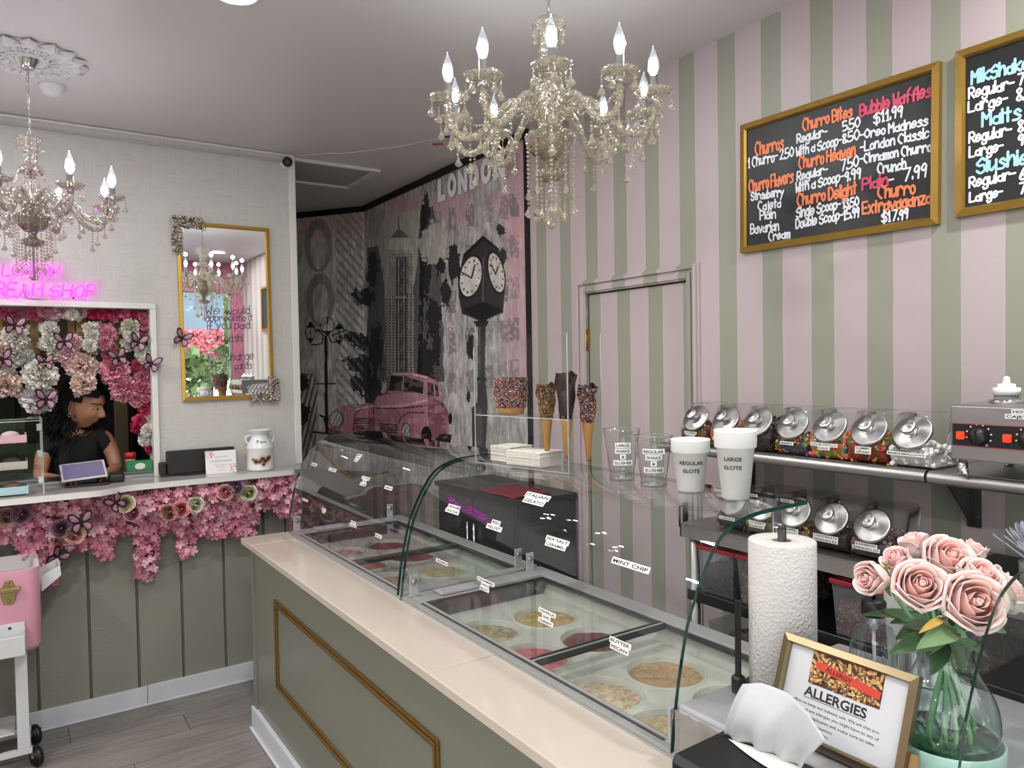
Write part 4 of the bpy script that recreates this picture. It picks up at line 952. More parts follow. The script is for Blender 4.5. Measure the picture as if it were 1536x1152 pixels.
# ================================================================== ALLERGY SIGN IN GOLD FRAME
t = thing('framed_allergy_sign', 'brass framed allergy notice with a peanut photograph', 'framed sign', (1.16, .738, 1.0))
# local frame: X along -y, Y up the leaning face, Z towards the customer
lean = R_(20); O = Vector((1.136, .862, 1.0025)); Xv = Vector((0, -1, 0)); Yv = Vector((sin(lean), 0, cos(lean))); Zv = Xv.cross(Yv)
FM = Matrix(((Xv.x, Yv.x, Zv.x, O.x), (Xv.y, Yv.y, Zv.y, O.y), (Xv.z, Yv.z, Zv.z, O.z), (0, 0, 0, 1)))
FW, FH = .249, .173
b = MB(); e = .0155
def mitre(mb, W_, H_, e_, d0, d1, mat=0, M_=None):
    o_ = [(0, 0), (W_, 0), (W_, H_), (0, H_)]; i_ = [(e_, e_), (W_-e_, e_), (W_-e_, H_-e_), (e_, H_-e_)]; mm = e_*.78
    m_ = [(mm, mm), (W_-mm, mm), (W_-mm, H_-mm), (mm, H_-mm)]
    rings = [[(x, y, d0) for x, y in o_], [(x, y, d1*.8) for x, y in o_], [(x, y, d1) for x, y in m_], [(x, y, d1*.55) for x, y in i_], [(x, y, d0) for x, y in i_]]
    vs = sum(rings, []); fs = []
    for r in range(4):
        for k in range(4): fs.append((r*4+k, r*4+(k+1) % 4, (r+1)*4+(k+1) % 4, (r+1)*4+k))
    mb.add(vs, fs, mat, False, M_)
mitre(b, FW, FH, e, -.004, .012, 0, FM); b.build('brass_frame', M('brushed_brass', '95856a', .3, metal=1, var=.12, vscale=30), t)
b = MB(); b.box(e-.002, FW-e+.002, e-.002, FH-e+.002, -.003, .0005, 0, FM); b.build('paper', M('paper_white', 'c6c6c9', .6), t)
b = MB(); b.box(FW*.40, FW*.40+.05, 0.004, .12, -.03, -.004, 0, FM); b.box(FW-.045, FW+.012, .001, .055, -.012, -.005, 0, FM); b.build('back_stand', M('kraft_board', '9c7b52', .7), t)
# the peanut photograph and the printed words
pb = MB(); px0, px1, py0, py1 = .060, .192, .101, .157
pb.box(px0, px1, py0, py1, .0004, .0010, 0, FM)
for i in range(150):
    cx, cy_ = random.uniform(px0+.004, px1-.004), random.uniform(py0+.003, py1-.003); a = random.uniform(0, 3.14); L = random.uniform(.0068, .0092); r = L*.44; c = 1+random.randrange(3)
    for k2, (g, mt) in enumerate(((1.22, 0), (1.0, c), (.5, 1 if c == 2 else 2))):
        ring = []
        for k in range(14):
            th = 2*pi*k/14; x = g*L*cos(th); y = g*r*sin(th)*(1-.38*math.exp(-(x/L)**2*5)); ox = -.0004*k2; X_, Y_ = cx+ox+x*cos(a)-y*sin(a), cy_-ox+x*sin(a)+y*cos(a)
            ring.append((min(max(X_, px0), px1), min(max(Y_, py0), py1), .00105+.000016*i+.000005*k2))
        pb.add(ring, [tuple(range(14))], mt, False, FM)
rq = FM @ T(.116, .131, .0038, rz=R_(-7))
pb.box(-.040, .076, -.0068, .0068, 0, .0003, 4, rq); pb.box(-.046, -.040, -.004, .004, 0, .0003, 4, rq)
pb.text('ALLERGY', .0075, rq @ Matrix.Translation((-.026, -.0036, .0005)), 5, width=.050, bold=.02)
pb.build('peanut_picture', [M('peanut_shadow', '4a2c1a', .5), M('peanut_a', 'b8884f', .5), M('peanut_b', 'd0ab72', .5), M('peanut_c', '936235', .5), M('banner_red', 'c23a28', .5), INK], t)
tb = MB(); tb.text('ALLERGIES', .0165, FM @ Matrix.Translation((.056, .079, .0009)), 0, width=.117, bold=.03); tb.box(.056, .173, .0755, .0765, .0006, .0009, 0, FM)
for i, (tx, x0, wd) in enumerate([('In effort to keep our habitats safe. We ask that you', .030, .168), ('be aware of any allergies you might have to any of', .030, .170), ('our London employees will make sure to take', .028, .166), ('adequate precautions.', .052, .070), ('Thank you - LONDON', .040, .075)]):
    tb.text(tx, .0052, FM @ Matrix.Translation((x0, .064-.0105*i, .0009)), 0, width=wd)
tb.build('printed_words', M('print_grey', '232326', .6), t)
# ================================================================== SOAP BOTTLE, CUP, CANISTER
t = thing('pump_bottle', 'clear glass pump bottle with black collar behind the framed sign', 'bottle', (1.378, .80, 1.0))
BX, BY = 1.378, .80; BG = G('bottle_glass', 'eef0f2', refl=2.2, rough=.03)
b = MB(); b.lathe([(0, .001), (.038, .001), (.043, .008), (.0435, .115), (.041, .138), (.032, .155), (.021, .163), (.0185, .168), (.0185, .186)], 36, 0, T(BX, BY, 1.0), True, False)
for k in range(14): a = 2*pi*k/14; b.tube([(BX+.0425*cos(a), BY+.0425*sin(a), 1.012), (BX+.0425*cos(a), BY+.0425*sin(a), 1.115)], .0012, 4)
b.build('glass_body', BG, t)
b = MB(); b.lathe([(.020, .176), (.0225, .180), (.0225, .204), (.018, .209), (0, .209)], 20, 0, T(BX, BY, 1.0)); b.tube([(BX, BY, 1.2), (BX, BY, 1.225), (BX-.03, BY-.01, 1.228)], .004, 8); b.build('pump_collar', BLACKP, t)
b = MB(); b.tube([(BX, BY, 1.18), (BX, BY, 1.15)], .008, 10); b.tube([(BX, BY, 1.15), (BX+.004, BY, 1.01)], .0032, 8); b.build('dip_tube', M('tube_white', 'd9dbe0', .4), t)
WC = at(1356, 900, 1, .85); WC[2] = 1.0; MC = at(1392, 930, 1, .79); MC[2] = 1.0
t = thing('metal_canister', 'shiny steel canister behind the rose vase', 'canister', tuple(MC)); b = MB(); b.lathe([(0, .001), (.036, .001), (.038, .006), (.038, .15), (.034, .156), (.034, .152), (0, .152)], 28, 0, T(*MC)); b.build('body', CHROME, t)
t = thing('white_cup', 'plain white cup standing behind the roses and the pump bottle', 'cup', tuple(WC)); b = MB(); b.lathe([(0, .001), (.03, .001), (.041, .185), (.043, .188), (.040, .188), (.029, .006), (0, .006)], 28, 0, T(*WC), True, False); b.build('body', FOAM, t)
# ================================================================== VASE AND ROSES
VX, VY, VZ = 1.268, .612, 1.0
t = thing('mint_dish', 'pale mint green round dish under the glass vase', 'dish', (VX, VY, VZ))
b = MB(); b.lathe([(0, .001), (.068, .001), (.078, .006), (.0845, .02), (.0855, .048), (.084, .051), (.081, .049), (.078, .02), (.06, .012), (0, .012)], 48, 0, T(VX, VY, VZ), True, False); b.build('body', M('mint_ceramic', 'a0c2b9', .4), t)
t = thing('glass_vase', 'clear bulbous glass vase holding the pink roses', 'vase', (VX, VY, VZ+.012))
VG = G('vase_glass', 'eaf3f0', refl=2.0, rough=.015)
vp = smoothpts([(0, .014), (.045, .014), (.062, .024), (.076, .055), (.079, .085), (.070, .12), (.050, .155), (.040, .18), (.041, .20), (.047, .215)], 3)
b = MB(); b.lathe([(p_[0], p_[1]) for p_ in vp], 48, 0, T(VX, VY, VZ), True, False); b.build('body', VG, t)
b = MB(); b.lathe([(p_[0]*.96, p_[1]+.002) for p_ in vp if p_[1] < .06]+[(0, .06)], 40, 0, T(VX, VY, VZ), True, False); b.build('water', G('water', 'dbe8e2', refl=1.2), t)
PET = {}
def petal_mat(nm, c1_, c2_):
    m, nt, b_, out = nt_new(nm); n = noise(nt, 18, 3); c = ramp(nt, n.outputs[0], [(.3, c1_), (.7, c2_)]); nt.links.new(c, b_.inputs['Base Color'])
    b_.inputs['Roughness'].default_value = .6; b_.inputs['Subsurface Weight'].default_value = .25; b_.inputs['Subsurface Scale'].default_value = .01; n2 = noise(nt, 40, 3, stretch=(1, 1, .2)); bump(nt, b_, n2.outputs[0], .15, .003); return m
RP1, RP2 = petal_mat('rose_petal_outer', 'e6c6c2', 'eed6d2'), petal_mat('rose_petal_inner', 'e4b2ad', 'eac4be')
SEPAL = M('sepal_green', '74803a', .55, var=.3, vscale=25); LEAF = M('rose_leaf', '3f5a3a', .5, var=.3, vscale=20, bmp=.2, bscale=40); STEM = M('rose_stem', '6c9a70', .5, var=.15)
def rose_mesh(kind, rr):
    """nested cupped petals round a bud; returns inner and outer builders in local space (unit radius ~1)"""
    inn_, out_ = MB(), MB()
    op = {'open': 1.0, 'bud': .72, 'wide': 1.25}[kind]
    layers = [(.17, 3, .93, .0, 1.0), (.28, 3, .97, .02, 1.05), (.41, 3, 1.0, .04, 1.1), (.57, 3, 1.0, .08, 1.2), (.74, 4, .97, .16, 1.25), (.90, 4, .90, .28, 1.25)]
    if kind != 'bud': layers.append((1.02, 5, .76, .42, 1.2))
    for li, (r, n_, h, curl, wdt) in enumerate(layers):
        r = r*op**(.6 if li > 2 else .2)
        for k in range(n_):
            a0 = 2*pi*(k+rr.uniform(-.1, .1))/n_+li*1.1; span = 2*pi/n_*(1.28 if li < 4 else 1.15)*wdt; hh = h*rr.uniform(.93, 1.06); tilt = rr.uniform(-.03, .05)
            def f(u, v, a0=a0, span=span, hh=hh, r=r, curl=curl, tilt=tilt, li=li):
                s_ = (u-.5)*2; edge = 1-abs(s_)**3*.35; z = -.55+(hh+.55)*v*edge
                bulge = sin(pi*min(1, v*.9+.05))**.7
                rad = r*(.22+.78*bulge) if v < .62 else r*(.22+.78*sin(pi*min(1, .62*.9+.05))**.7)*(1-(v-.62)*(.35 if li < 4 else .05))+curl*(max(0, v-.62)/.38)**2*.55
                rad += tilt+.05*r*(s_*s_)
                a = a0+s_*span/2*(.55+.45*sin(pi*min(1, v*.75+.12)))
                ruff = .02*sin(7*s_+a0*3)*v*v
                return (rad*cos(a), rad*sin(a), z-(curl*.32*max(0, v-.75)/.25 if v > .75 else 0)+ruff)
            (inn_ if li < 4 else out_).grid(f, 8, 9)
    inn_.lathe([(.02, -.3), (.15, .2), (.15, .75), (.10, .90), (.05, .86), (.04, .80), (0, .78)], 12, 0, None, True, False)
    return inn_, out_
ROSEM = {}
for kd in ('open', 'bud', 'wide'):
    for vv in (0, 1):
        a, c = rose_mesh(kd, random.Random(vv*7+len(kd))); ROSEM[(kd, vv)] = (a, c)
def leaf(mb, base, tip, wdt, curl=.15, up=(0, 0, 1), mat=0):
    B, P = Vector(base), Vector(tip); d = P-B; L = d.length; d.normalize(); s_ = d.cross(Vector(up)).normalized(); u_ = s_.cross(d)
    def f(u, v):
        w_ = wdt*sin(pi*min(1, v*.93+.04))**.8*(1-.25*v); c = B+d*L*v+u_*(-curl*L*(v-.4)**2+abs(u-.5)*.35*wdt)+s_*(u-.5)*2*w_; return tuple(c)
    mb.grid(f, 6, 10, mat)
def rose(px_, py_, Y, rad, kind, vv, dirv, label):
    c = at(px_, py_, 1, Y); C = Vector(c); D = Vector(dirv).normalized(); q = frame_z(C, D) @ Matrix.Scale(rad, 4)
    t = thing('pink_rose', label, 'rose', tuple(C-D*rad*.6), group='pink roses in the vase')
    a, o_ = ROSEM[(kind, vv)]
    for mb, mt, nm in ((a, RP2, 'inner_petals'), (o_, RP1, 'outer_petals')):
        m2 = MB(); m2.add(np.concatenate(mb.v), mb.f, 0, True, q); ob = m2.build(nm, mt, t); sd = ob.modifiers.new('thick', 'SOLIDIFY'); sd.thickness = .0007
    m = MB(); B = C-D*rad*.62
    m.lathe([(0, -.10), (.12, -.06), (.2, .06), (.16, .14)], 12, 0, frame_z(B, D) @ Matrix.Scale(rad, 4), True, False)
    for k in range(5):
        a2 = 2*pi*k/5+vv; off = frame_z(B, D).to_3x3() @ Vector((cos(a2), sin(a2), 0)); leaf(m, B+off*rad*.15, B+off*rad*.95+D*rad*random.uniform(-.35, .5), rad*.17, .3, tuple(D))
    m.build('sepals', SEPAL, t)
    m = MB(); N1 = Vector((VX+(C.x-VX)*.25, VY+(C.y-VY)*.25, VZ+.205)); side = Vector((C.x-VX, C.y-VY, 0)); side = side.normalized() if side.length > .001 else Vector((1, 0, 0))
    k1 = N1.lerp(Vector((VX, VY, VZ+.13)), .6)-side*.02; ang = random.uniform(0, 6.28)
    low = Vector((VX-side.x*.045, VY-side.y*.045, VZ+.055)); tail = Vector((VX+.04*cos(ang), VY+.04*sin(ang), VZ+.024))
    m.tube(smoothpts([B-D*rad*.05, N1, k1, low, tail], 6), .0034, 8); m.build('stem', STEM, t)
    return t
LD = (-.55, -.75, .35)
rose(1455, 905, .555, 0.0358, 'wide', 0, (-.55, -.72, .42), 'front pink rose fully open with a spiral centre, over the vase rim')
rose(1378, 882, .615, 0.0347, 'open', 1, (-.62, -.55, .55), 'half open pink rose left of the front open rose, lilac lines on its petals')
rose(1313, 868, .68, 0.0308, 'bud', 0, (-.95, .15, .15), 'pink rose bud facing sideways beside the pump bottle')
rose(1352, 848, .70, 0.0314, 'bud', 1, (-.6, .2, .75), 'pink rose bud above the pump bottle, behind the half open rose')
rose(1418, 845, .66, 0.0381, 'open', 0, (-.35, -.6, .72), 'topmost pink rose with coiled centre, behind the front open rose')
rose(1376, 824, .72, 0.0302, 'bud', 0, (-.2, .3, .9), 'pointed pink rose bud at the top of the bunch')
rose(1466, 873, .60, 0.0325, 'open', 1, (-.1, -.6, .8), 'pink rose tucked just above the front open rose')
rose(1455, 835, .69, 0.0314, 'bud', 1, (.2, -.2, 1), 'pink rose at the back of the bunch below the shelf bracket')
rose(1500, 888, .60, 0.0347, 'wide', 1, (.45, -.6, .6), 'pink rose seen partly through the curved glass edge')
t = thing('rose_leaves', 'dark green rose leaves spreading under the pink blooms', 'leaves', (VX, VY, VZ+.21), group=None)
specs = [((1405, 935), (1350, 952), .63, .63, .019), ((1420, 930), (1395, 975), .61, .58, .019), ((1432, 925), (1470, 945), .61, .60, .019), ((1408, 915), (1365, 925), .66, .68, .017), ((1440, 940), (1420, 990), .60, .585, .02), ((1425, 930), (1475, 1000), .62, .60, .019), ((1420, 945), (1315, 905), .68, .66, .017), ((1430, 955), (1345, 970), .60, .60, .022), ((1440, 945), (1385, 962), .57, .55, .018), ((1440, 962), (1492, 985), .57, .56, .017), ((1400, 930), (1340, 930), .64, .66, .014), ((1420, 940), (1450, 1010), .58, .56, .02), ((1450, 930), (1515, 945), .60, .57, .018), ((1415, 960), (1400, 1008), .60, .58, .016)]
for (a, c, ya_, yb_, w_) in specs:
    m = MB(); leaf(m, at(*a, 1, ya_), at(*c, 1, yb_), w_, .3, (-.2, -.5, .8)); m.build('leaf', LEAF if w_ != .018 else M('rose_leaf_light', '66865a', .5, var=.2), t)
m = MB(); leaf(m, at(1420, 925, 1, .58), at(1383, 944, 1, .56), .007, .2, (-.2, -.5, .8)); m.build('leaf', M('sepal_tipped', 'a88a3c', .5, var=.4, vscale=40), t)
# ================================================================== EAST WALL: MENU BOARDS
EM = Matrix(((0, 0, -1, 0), (-1, 0, 0, 0), (0, 1, 0, 0), (0, 0, 0, 1)))        # text frame facing west
NM = Matrix(((1, 0, 0, 0), (0, 0, -1, 0), (0, 1, 0, 0), (0, 0, 0, 1)))         # text frame facing south
BOARDM = M('chalkboard_black', '17181b', .45, var=.2, vscale=6)
CH = {'w': M('marker_white', 'e9edf2', .6), 'o': M('marker_orange', 'f0885c', .6), 'p': M('marker_pink', 'd9506e', .6), 'b': M('marker_blue', 'a9dcea', .6)}
def board(ya, yb, z0, z1, tilt, label, lines):
    t = thing('menu_board', label, 'menu board', (XE-.001, (ya+yb)/2, (z0+z1)/2), group=None)
    q = EM.copy(); q.translation = (XE-.004, ya, z0); q = q @ Matrix.Rotation(tilt, 4, 'Z'); W_, H_ = ya-yb, z1-z0
    b = MB(); mitre(b, W_, H_, .024, -.003, .019, 0, q); b.build('frame', GOLDPAINT, t)
    b = MB(); b.box(.02, W_-.02, .02, H_-.02, -.002, .006, 0, q); b.build('blackboard', BOARDM, t)
    cols = {}
    for c, tx, (x0, y0), (x1, y1), h in lines:
        m = MB(); k = .28646
        wall_text(m, tx, (1096+x0*k, 80+y0*k), (1096+x1*k, 80+y1*k), h*k, 0, XE-.0115, .0034 if c != 'w' else .0028, 0, 1.7); m.build('chalk_words', CH[c], t)

board(1.745, 1.065, 2.056, 2.506, R_(-.6), 'gold framed black menu board listing churros and bubble waffles', [
 ('o', 'Churro Bites', (378, 405), (636, 330), 58), ('p', 'Bubble Waffles', (678, 330), (1048, 222), 62), ('w', '$11.99', (750, 370), (898, 330), 58), ('w', 'Regular-', (348, 470), (505, 432), 45), ('w', '5.50', (588, 405), (678, 382), 50),
 ('w', 'With a Scoop-', (345, 538), (582, 478), 48), ('w', '8.50', (588, 470), (674, 448), 50), ('w', '-Oreo Madness', (680, 450), (1032, 372), 45), ('o', 'Churros', (130, 535), (277, 498), 62), ('w', '1 Churro-', (92, 600), (245, 562), 50), ('w', '2.50', (260, 556), (330, 538), 50),
 ('o', 'Churro Heaven', (358, 605), (652, 535), 60), ('w', '-London Classic', (680, 515), (1038, 440), 48), ('w', 'Regular-', (348, 668), (508, 630), 44), ('w', '7.50', (580, 615), (670, 592), 55), ('w', '-Cinnamon Churro', (680, 578), (1050, 510), 46),
 ('w', 'With a Scoop-', (342, 728), (592, 668), 48), ('w', '9.99', (600, 672), (680, 652), 52), ('w', 'Crunch', (770, 630), (918, 605), 50), ('o', 'Churro Flavors', (98, 728), (328, 672), 60), ('p', 'Plain', (690, 715), (822, 690), 60), ('w', '-', (830, 692), (852, 687), 60), ('w', '7.99', (905, 670), (1026, 645), 66),
 ('o', 'Churro Delight', (350, 800), (658, 735), 60), ('o', 'Churro', (772, 762), (966, 732), 62), ('w', 'Single Scoop-', (345, 862), (575, 812), 50), ('w', '13.50', (588, 812), (672, 795), 46), ('o', 'Extravaganza', (692, 842), (1050, 785), 62), ('w', 'Double Scoop-', (343, 918), (588, 868), 48), ('w', '15.99', (592, 872), (672, 855), 50),
 ('w', '$17.99', (792, 885), (928, 865), 52), ('w', 'Strawberry', (108, 772), (278, 745), 44), ('w', 'Cajeta', (145, 822), (262, 805), 44), ('w', 'Plain', (155, 872), (235, 862), 44), ('w', 'Bavarian', (105, 945), (252, 925), 48), ('w', 'Cream', (200, 982), (310, 965), 45)])
board(1.020, .34, 2.058, 2.508, R_(-.2), 'gold framed black menu board listing milkshakes, cut by the picture edge', [
 ('b', 'MilkShakes', (1262, 162), (1605, 64), 66), ('w', 'Regular-', (1248, 238), (1482, 180), 56), ('w', '7.99', (1508, 165), (1600, 142), 60), ('w', 'Large-', (1245, 310), (1448, 262), 56), ('w', '8.99', (1500, 248), (1600, 226), 60), ('b', 'Malts', (1318, 385), (1518, 340), 72),
 ('w', 'Regular-', (1250, 470), (1470, 425), 55), ('w', '8.99', (1508, 412), (1610, 390), 58), ('w', 'Large-', (1250, 545), (1425, 510), 52), ('w', '9.99', (1508, 482), (1610, 460), 55), ('b', 'Slushies', (1290, 630), (1605, 562), 74), ('w', 'Regular-', (1250, 705), (1490, 655), 54), ('w', '6.99', (1515, 662), (1610, 642), 60), ('w', 'Large-', (1252, 780), (1422, 748), 50), ('w', '7.99', (1515, 738), (1610, 718), 55)])
# ================================================================== WALL SHELVES, JARS
SZ = 1.398
def shelf(y0, y1, label):
    t = thing('wall_shelf', label, 'shelf', (2.0, (y0+y1)/2, SZ))
    b = MB(); b.box(1.862, XE-.002, y0, y1, SZ-.006, SZ); b.box(XE-.006, XE-.002, y0, y1, SZ, SZ+.03)
    pts = [(1.866+.0165*cos(R_(90+a)), SZ-.0165+.0165*sin(R_(90+a))) for a in range(0, 271, 18)]; n = len(pts)
    b.add([(x, y, z) for y in (y0, y1) for x, z in pts], [(i, i+1, i+1+n, i+n) for i in range(n-1)], 0, True)
    for y in (y0, y1): b.add([(x, y, z) for x, z in pts], [tuple(range(n))])
    b.build('board', STEEL, t)
    for y in ([.977, 1.72] if y0 > .9 else [.16]):
        b = MB(); b.prism([(0, 0), (.155, 0), (.155, -.010), (.012, -.150), (0, -.150)], -.0015, .0015, 0, Matrix(((-1, 0, 0, XE-.003), (0, 0, 1, y), (0, 1, 0, SZ-.038), (0, 0, 0, 1))))
        b.box(XE-.005, XE-.001, y-.018, y+.018, SZ-.19, SZ-.03); b.box(XE-.17, XE-.003, y-.012, y+.012, SZ-.041, SZ-.036)
        for z in (SZ-.07, SZ-.16): b.lathe([(.005, 0), (.004, .003), (0, .003)], 10, 0, frame_z((XE-.005, y-.010, z), (-1, 0, 0)))
        b.box(XE-.1, XE-.003, y-.001, y+.018, SZ-.0405, SZ-.036); b.build('bracket', DKSTEEL, t)
shelf(.945, 1.845, 'stainless steel wall shelf holding seven candy jars')
shelf(.05, .938, 'stainless steel wall shelf holding the sauce warmer')
m, nt, bs, out = nt_new('turned_lid_metal'); bs.inputs['Metallic'].default_value = 1; bs.inputs['Roughness'].default_value = .3; bs.inputs['Base Color'].default_value = (.50, .50, .50, 1)
bs.inputs['Anisotropic'].default_value = .85; tg = N(nt, 'ShaderNodeTangent'); tg.direction_type = 'RADIAL'; tg.axis = 'Z'; nt.links.new(tg.outputs[0], bs.inputs['Tangent']); LIDM = m
JAR = G('jar_acrylic', 'fbfcfc', refl=1.1, rough=.03)
JP = smoothpts([(-.076, .004), (-.06, 0), (.045, 0), (.070, .012), (.083, .036), (.078, .062), (.055, .098), (.034, .128), (.018, .137), (-.062, .137), (-.077, .128), (-.079, .06)], 3, True)
def jar_cross():
    """rounded body: outline swept across the width with pillowed sides"""
    m = MB(); n = len(JP); ws = [(-.056, .90), (-.0545, .955), (-.047, .99), (-.03, 1.0), (0, 1.003), (.03, 1.0), (.047, .99), (.0545, .955), (.056, .90)]; vs = []
    cx, cz = 0, .066
    for yv, s_ in ws:
        for x, z in JP: vs.append((cx+(x-cx)*s_, yv, cz+(z-cz)*s_))
    fs = [(i*n+k, i*n+(k+1) % n, (i+1)*n+(k+1) % n, (i+1)*n+k) for i in range(len(ws)-1) for k in range(n)]
    fs += [tuple(range(n)), tuple(range(len(ws)*n-1, (len(ws)-1)*n-1, -1))]; m.add(vs, fs, 0, True); return m
LIDQ = frame_z((.062, 0, .088), (.82, 0, .57))
lidmb = MB(); lidmb.lathe([(0, -.004), (.047, -.004), (.0485, 0), (.048, .005), (.045, .006), (.020, .010), (.006, .013), (.005, .020)], 48, 0, None, True, False)
knobmb = MB(); knobmb.lathe([(.005, .017), (.012, .020), (.0195, .026), (.0195, .032), (.017, .034), (0, .0345)], 28, 0, None, True, False)
def fill(kind, seed):
    r = random.Random(seed); m = MB(); lvl = {'cereal': .06, 'pebble': .075, 'oreo': .085, 'mm': .048, 'sour': .052, 'worm': .06, 'marsh': .05, 'oats': .055, 'nuts': .05, 'choc': .06, 'rain': .055, 'dark': .05}[kind]
    def inside(x, z, mgn=.008): return -.072+mgn < x < .072-max(0, z-.04)*.5-mgn+.004*0 and mgn*.6 < z
    base = {'cereal': '6b4a30', 'pebble': 'a85a35', 'oreo': '151113', 'mm': '3a3a44', 'sour': 'b5693a', 'worm': '7d2a1a', 'marsh': 'cfccc6', 'oats': '8f8468', 'nuts': '8d6d45', 'choc': '2b1816', 'rain': '6d5a60', 'dark': '3a2a20'}[kind]
    pals = {'cereal': ['7c5a3a', '94704a', '5c3d28'], 'pebble': ['c4622e', 'd88a3c', 'a9433a', '6d8a3a', 'c94f6a'], 'oreo': ['141013', '1f191b', '2a2224'], 'mm': ['2746b8', 'c22a24', 'e0b32c', '3a9a3c', 'd8692a', '4a2c20', '2746b8', '3a9a3c'],
            'sour': ['d8604a', 'e08a3c', 'd8b84a', '4a9a9a', '7aa83c', 'c94a5a'], 'worm': ['a8241a', 'c9551e', 'd8a02c', '6d8a2a', '8d1a1a'], 'marsh': ['efedea', 'e4e2de'], 'oats': ['b0a27c', 'd0c8b0', '8a7c58'], 'nuts': ['a5814f', 'b9975f', '7d5c34'], 'choc': ['34201c', '241412'], 'rain': ['c7b8b8', '8a3a4a', 'd98a7a', '5a3a5c', 'e8e0da', 'a04a50'], 'dark': ['4a3626', '2f2119']}[kind]
    # settled bulk under the visible pieces
    poly = [(x*.93, max(z, .003)) for x, z in JP if z < lvl-.006]; xs = [p_[0] for p_ in poly]
    poly = sorted([p_ for p_ in poly if p_[0] < 0], key=lambda p_: -p_[1])+sorted([p_ for p_ in poly if p_[0] >= 0], key=lambda p_: p_[1])
    m.prism(poly, -.051, .051, 0, Matrix(((1, 0, 0, 0), (0, 0, 1, 0), (0, 1, 0, 0), (0, 0, 0, 1))))
    cnt_ = {'mm': 260, 'marsh': 120, 'sour': 170, 'worm': 90, 'pebble': 420, 'cereal': 260, 'oreo': 160, 'oats': 300, 'nuts': 240, 'choc': 420, 'rain': 800, 'dark': 200}[kind]
    for i in range(cnt_):
        x = r.uniform(-.07, .078); y = r.uniform(-.052, .052); face = r.random()
        top = lvl+.006*sin(x*40+seed)+.005*cos(y*50)
        if face < .4: z = top+r.uniform(-.004, .004)
        elif face < .8: y = r.choice((-1, 1))*.0505; z = r.uniform(.004, top)
        else: x = .072-(.012 if z_small(i) else 0); z = r.uniform(.01, top); x = .060+.020*math.sin(min(1, z/.05)*1.57)-.004
        z = max(z, .005)
        if x > .075-max(0, z-.05)*.6: x = .068-max(0, z-.05)*.6
        q = T(x, y, z, r.uniform(0, 6), r.uniform(0, 6), r.uniform(0, 6)); c = r.randrange(len(pals))+1
        if kind == 'mm': m.ball((0, 0, 0), (.0048, .0048, .0026), 8, 4, c, q)
        elif kind == 'marsh': m.lathe([(.0055, -.005), (.0062, 0), (.0055, .005)], 8, c, q, True, True)
        elif kind == 'sour': m.box(-.009, .009, -.004, .004, -.003, .003, c, q)
        elif kind == 'worm': m.tube([tuple(q @ Vector((-.014+.028*k/5, .005*sin(k*1.5), 0))) for k in range(6)], .0032, 5, c)
        elif kind in ('pebble', 'nuts', 'oats'): m.ball((0, 0, 0), (.0036, .0028, .002), 5, 3, c, q, smooth=False)
        elif kind in ('cereal', 'oreo', 'dark'): m.box(-.006, .006, -.004, .004, -.0015, .0015, c, q)
        else: m.lathe([(.0009, -.0026), (.0009, .0026)], 4, c, q, False, True)
    mats = [M('fill_'+kind, base, .6, var=.3, vscale=60)]+[M('piece_%s_%d' % (kind, i), c, .35 if kind in ('mm', 'worm') else .6) for i, c in enumerate(pals)]
    return m, mats
def z_small(i): return i % 2 == 0
jarbody = None
def jar(y, zb, cx, kind, txts, label, seed, group, lidmat=None, cw=None):
    global jarbody
    t = thing('candy_jar', label, 'jar', (cx, y, zb), rz=pi, group=group)
    if jarbody is None:
        jb = jar_cross().build('jar_body', JAR, t, world=False); lo = lidmb.build('lid', LIDM, t, world=False); lo.matrix_basis = LIDQ; ko = knobmb.build('knob', LIDM, lo, world=False); jarbody = (jb, lo, ko)
    else:
        jb, lo, ko = [o.copy() for o in jarbody]
        for o in (jb, lo, ko): COL.objects.link(o)
        jb.parent = t; lo.parent = t; ko.parent = lo
        for o in (jb, lo, ko): o.matrix_parent_inverse.identity()
    m, mats = fill(kind, seed); m.build('contents', mats, t, world=False, kind='stuff')
    m = MB(); c = Vector((cx-.0835, y, zb+.040)); strip_label(m, (cx-.0855, y+.004, zb+.036), (.12, 0, .99), txts, .0095); m.build('label_strip', [TAPE, INK], t)
    return t
ju = [(1.699, 'cereal', ['COOKIE', 'BITS'], 'candy jar of brown crumbs labelled at the left end of the upper row'), (1.575, 'pebble', ['FRUITY', 'PEBBLES'], 'candy jar of orange cereal bits behind the foam cup'), (1.453, 'oreo', ['OREO'], 'candy jar of black cookie pieces'),
      (1.332, 'mm', ["M&M'S"], 'candy jar of blue, green and red button candies'), (1.214, 'sour', ['SOUR PATCH', 'KIDS'], 'candy jar of pastel sour gummies'), (1.10, 'worm', ['GUMMY', 'WORMS'], 'candy jar of red and yellow gummy worms'), (.986, 'marsh', ['MARSHMALLOWS'], 'candy jar of white mini marshmallows')]
for i, (y, k, tx, l) in enumerate(ju): jar(y, SZ+.0005, 1.940, k, tx, l, i+1, 'candy jars on the upper steel shelf')
TZ = 1.150
jl = [(1.530, 'dark', ['ALMONDS'], 'candy jar of dark nuts seen through the glass top'), (1.418, 'oats', ['COCONUT', 'FLAKES'], 'candy jar of pale flakes behind the glass corner'), (1.308, 'nuts', ['CHOPPED', 'PEANUTS'], 'candy jar of chopped peanuts on the prep table'), (1.194, 'choc', ['CHOCOLATE', 'SPRINKLES'], 'candy jar of dark chocolate sprinkles on the prep table'), (1.078, 'rain', ['RAINBOW', 'SPRINKLES'], 'candy jar of rainbow sprinkles on the prep table')]
for i, (y, k, tx, l) in enumerate(jl): jar(y, TZ+.0005, 1.915, k, tx, l, i+11, 'candy jars on the lower steel table')
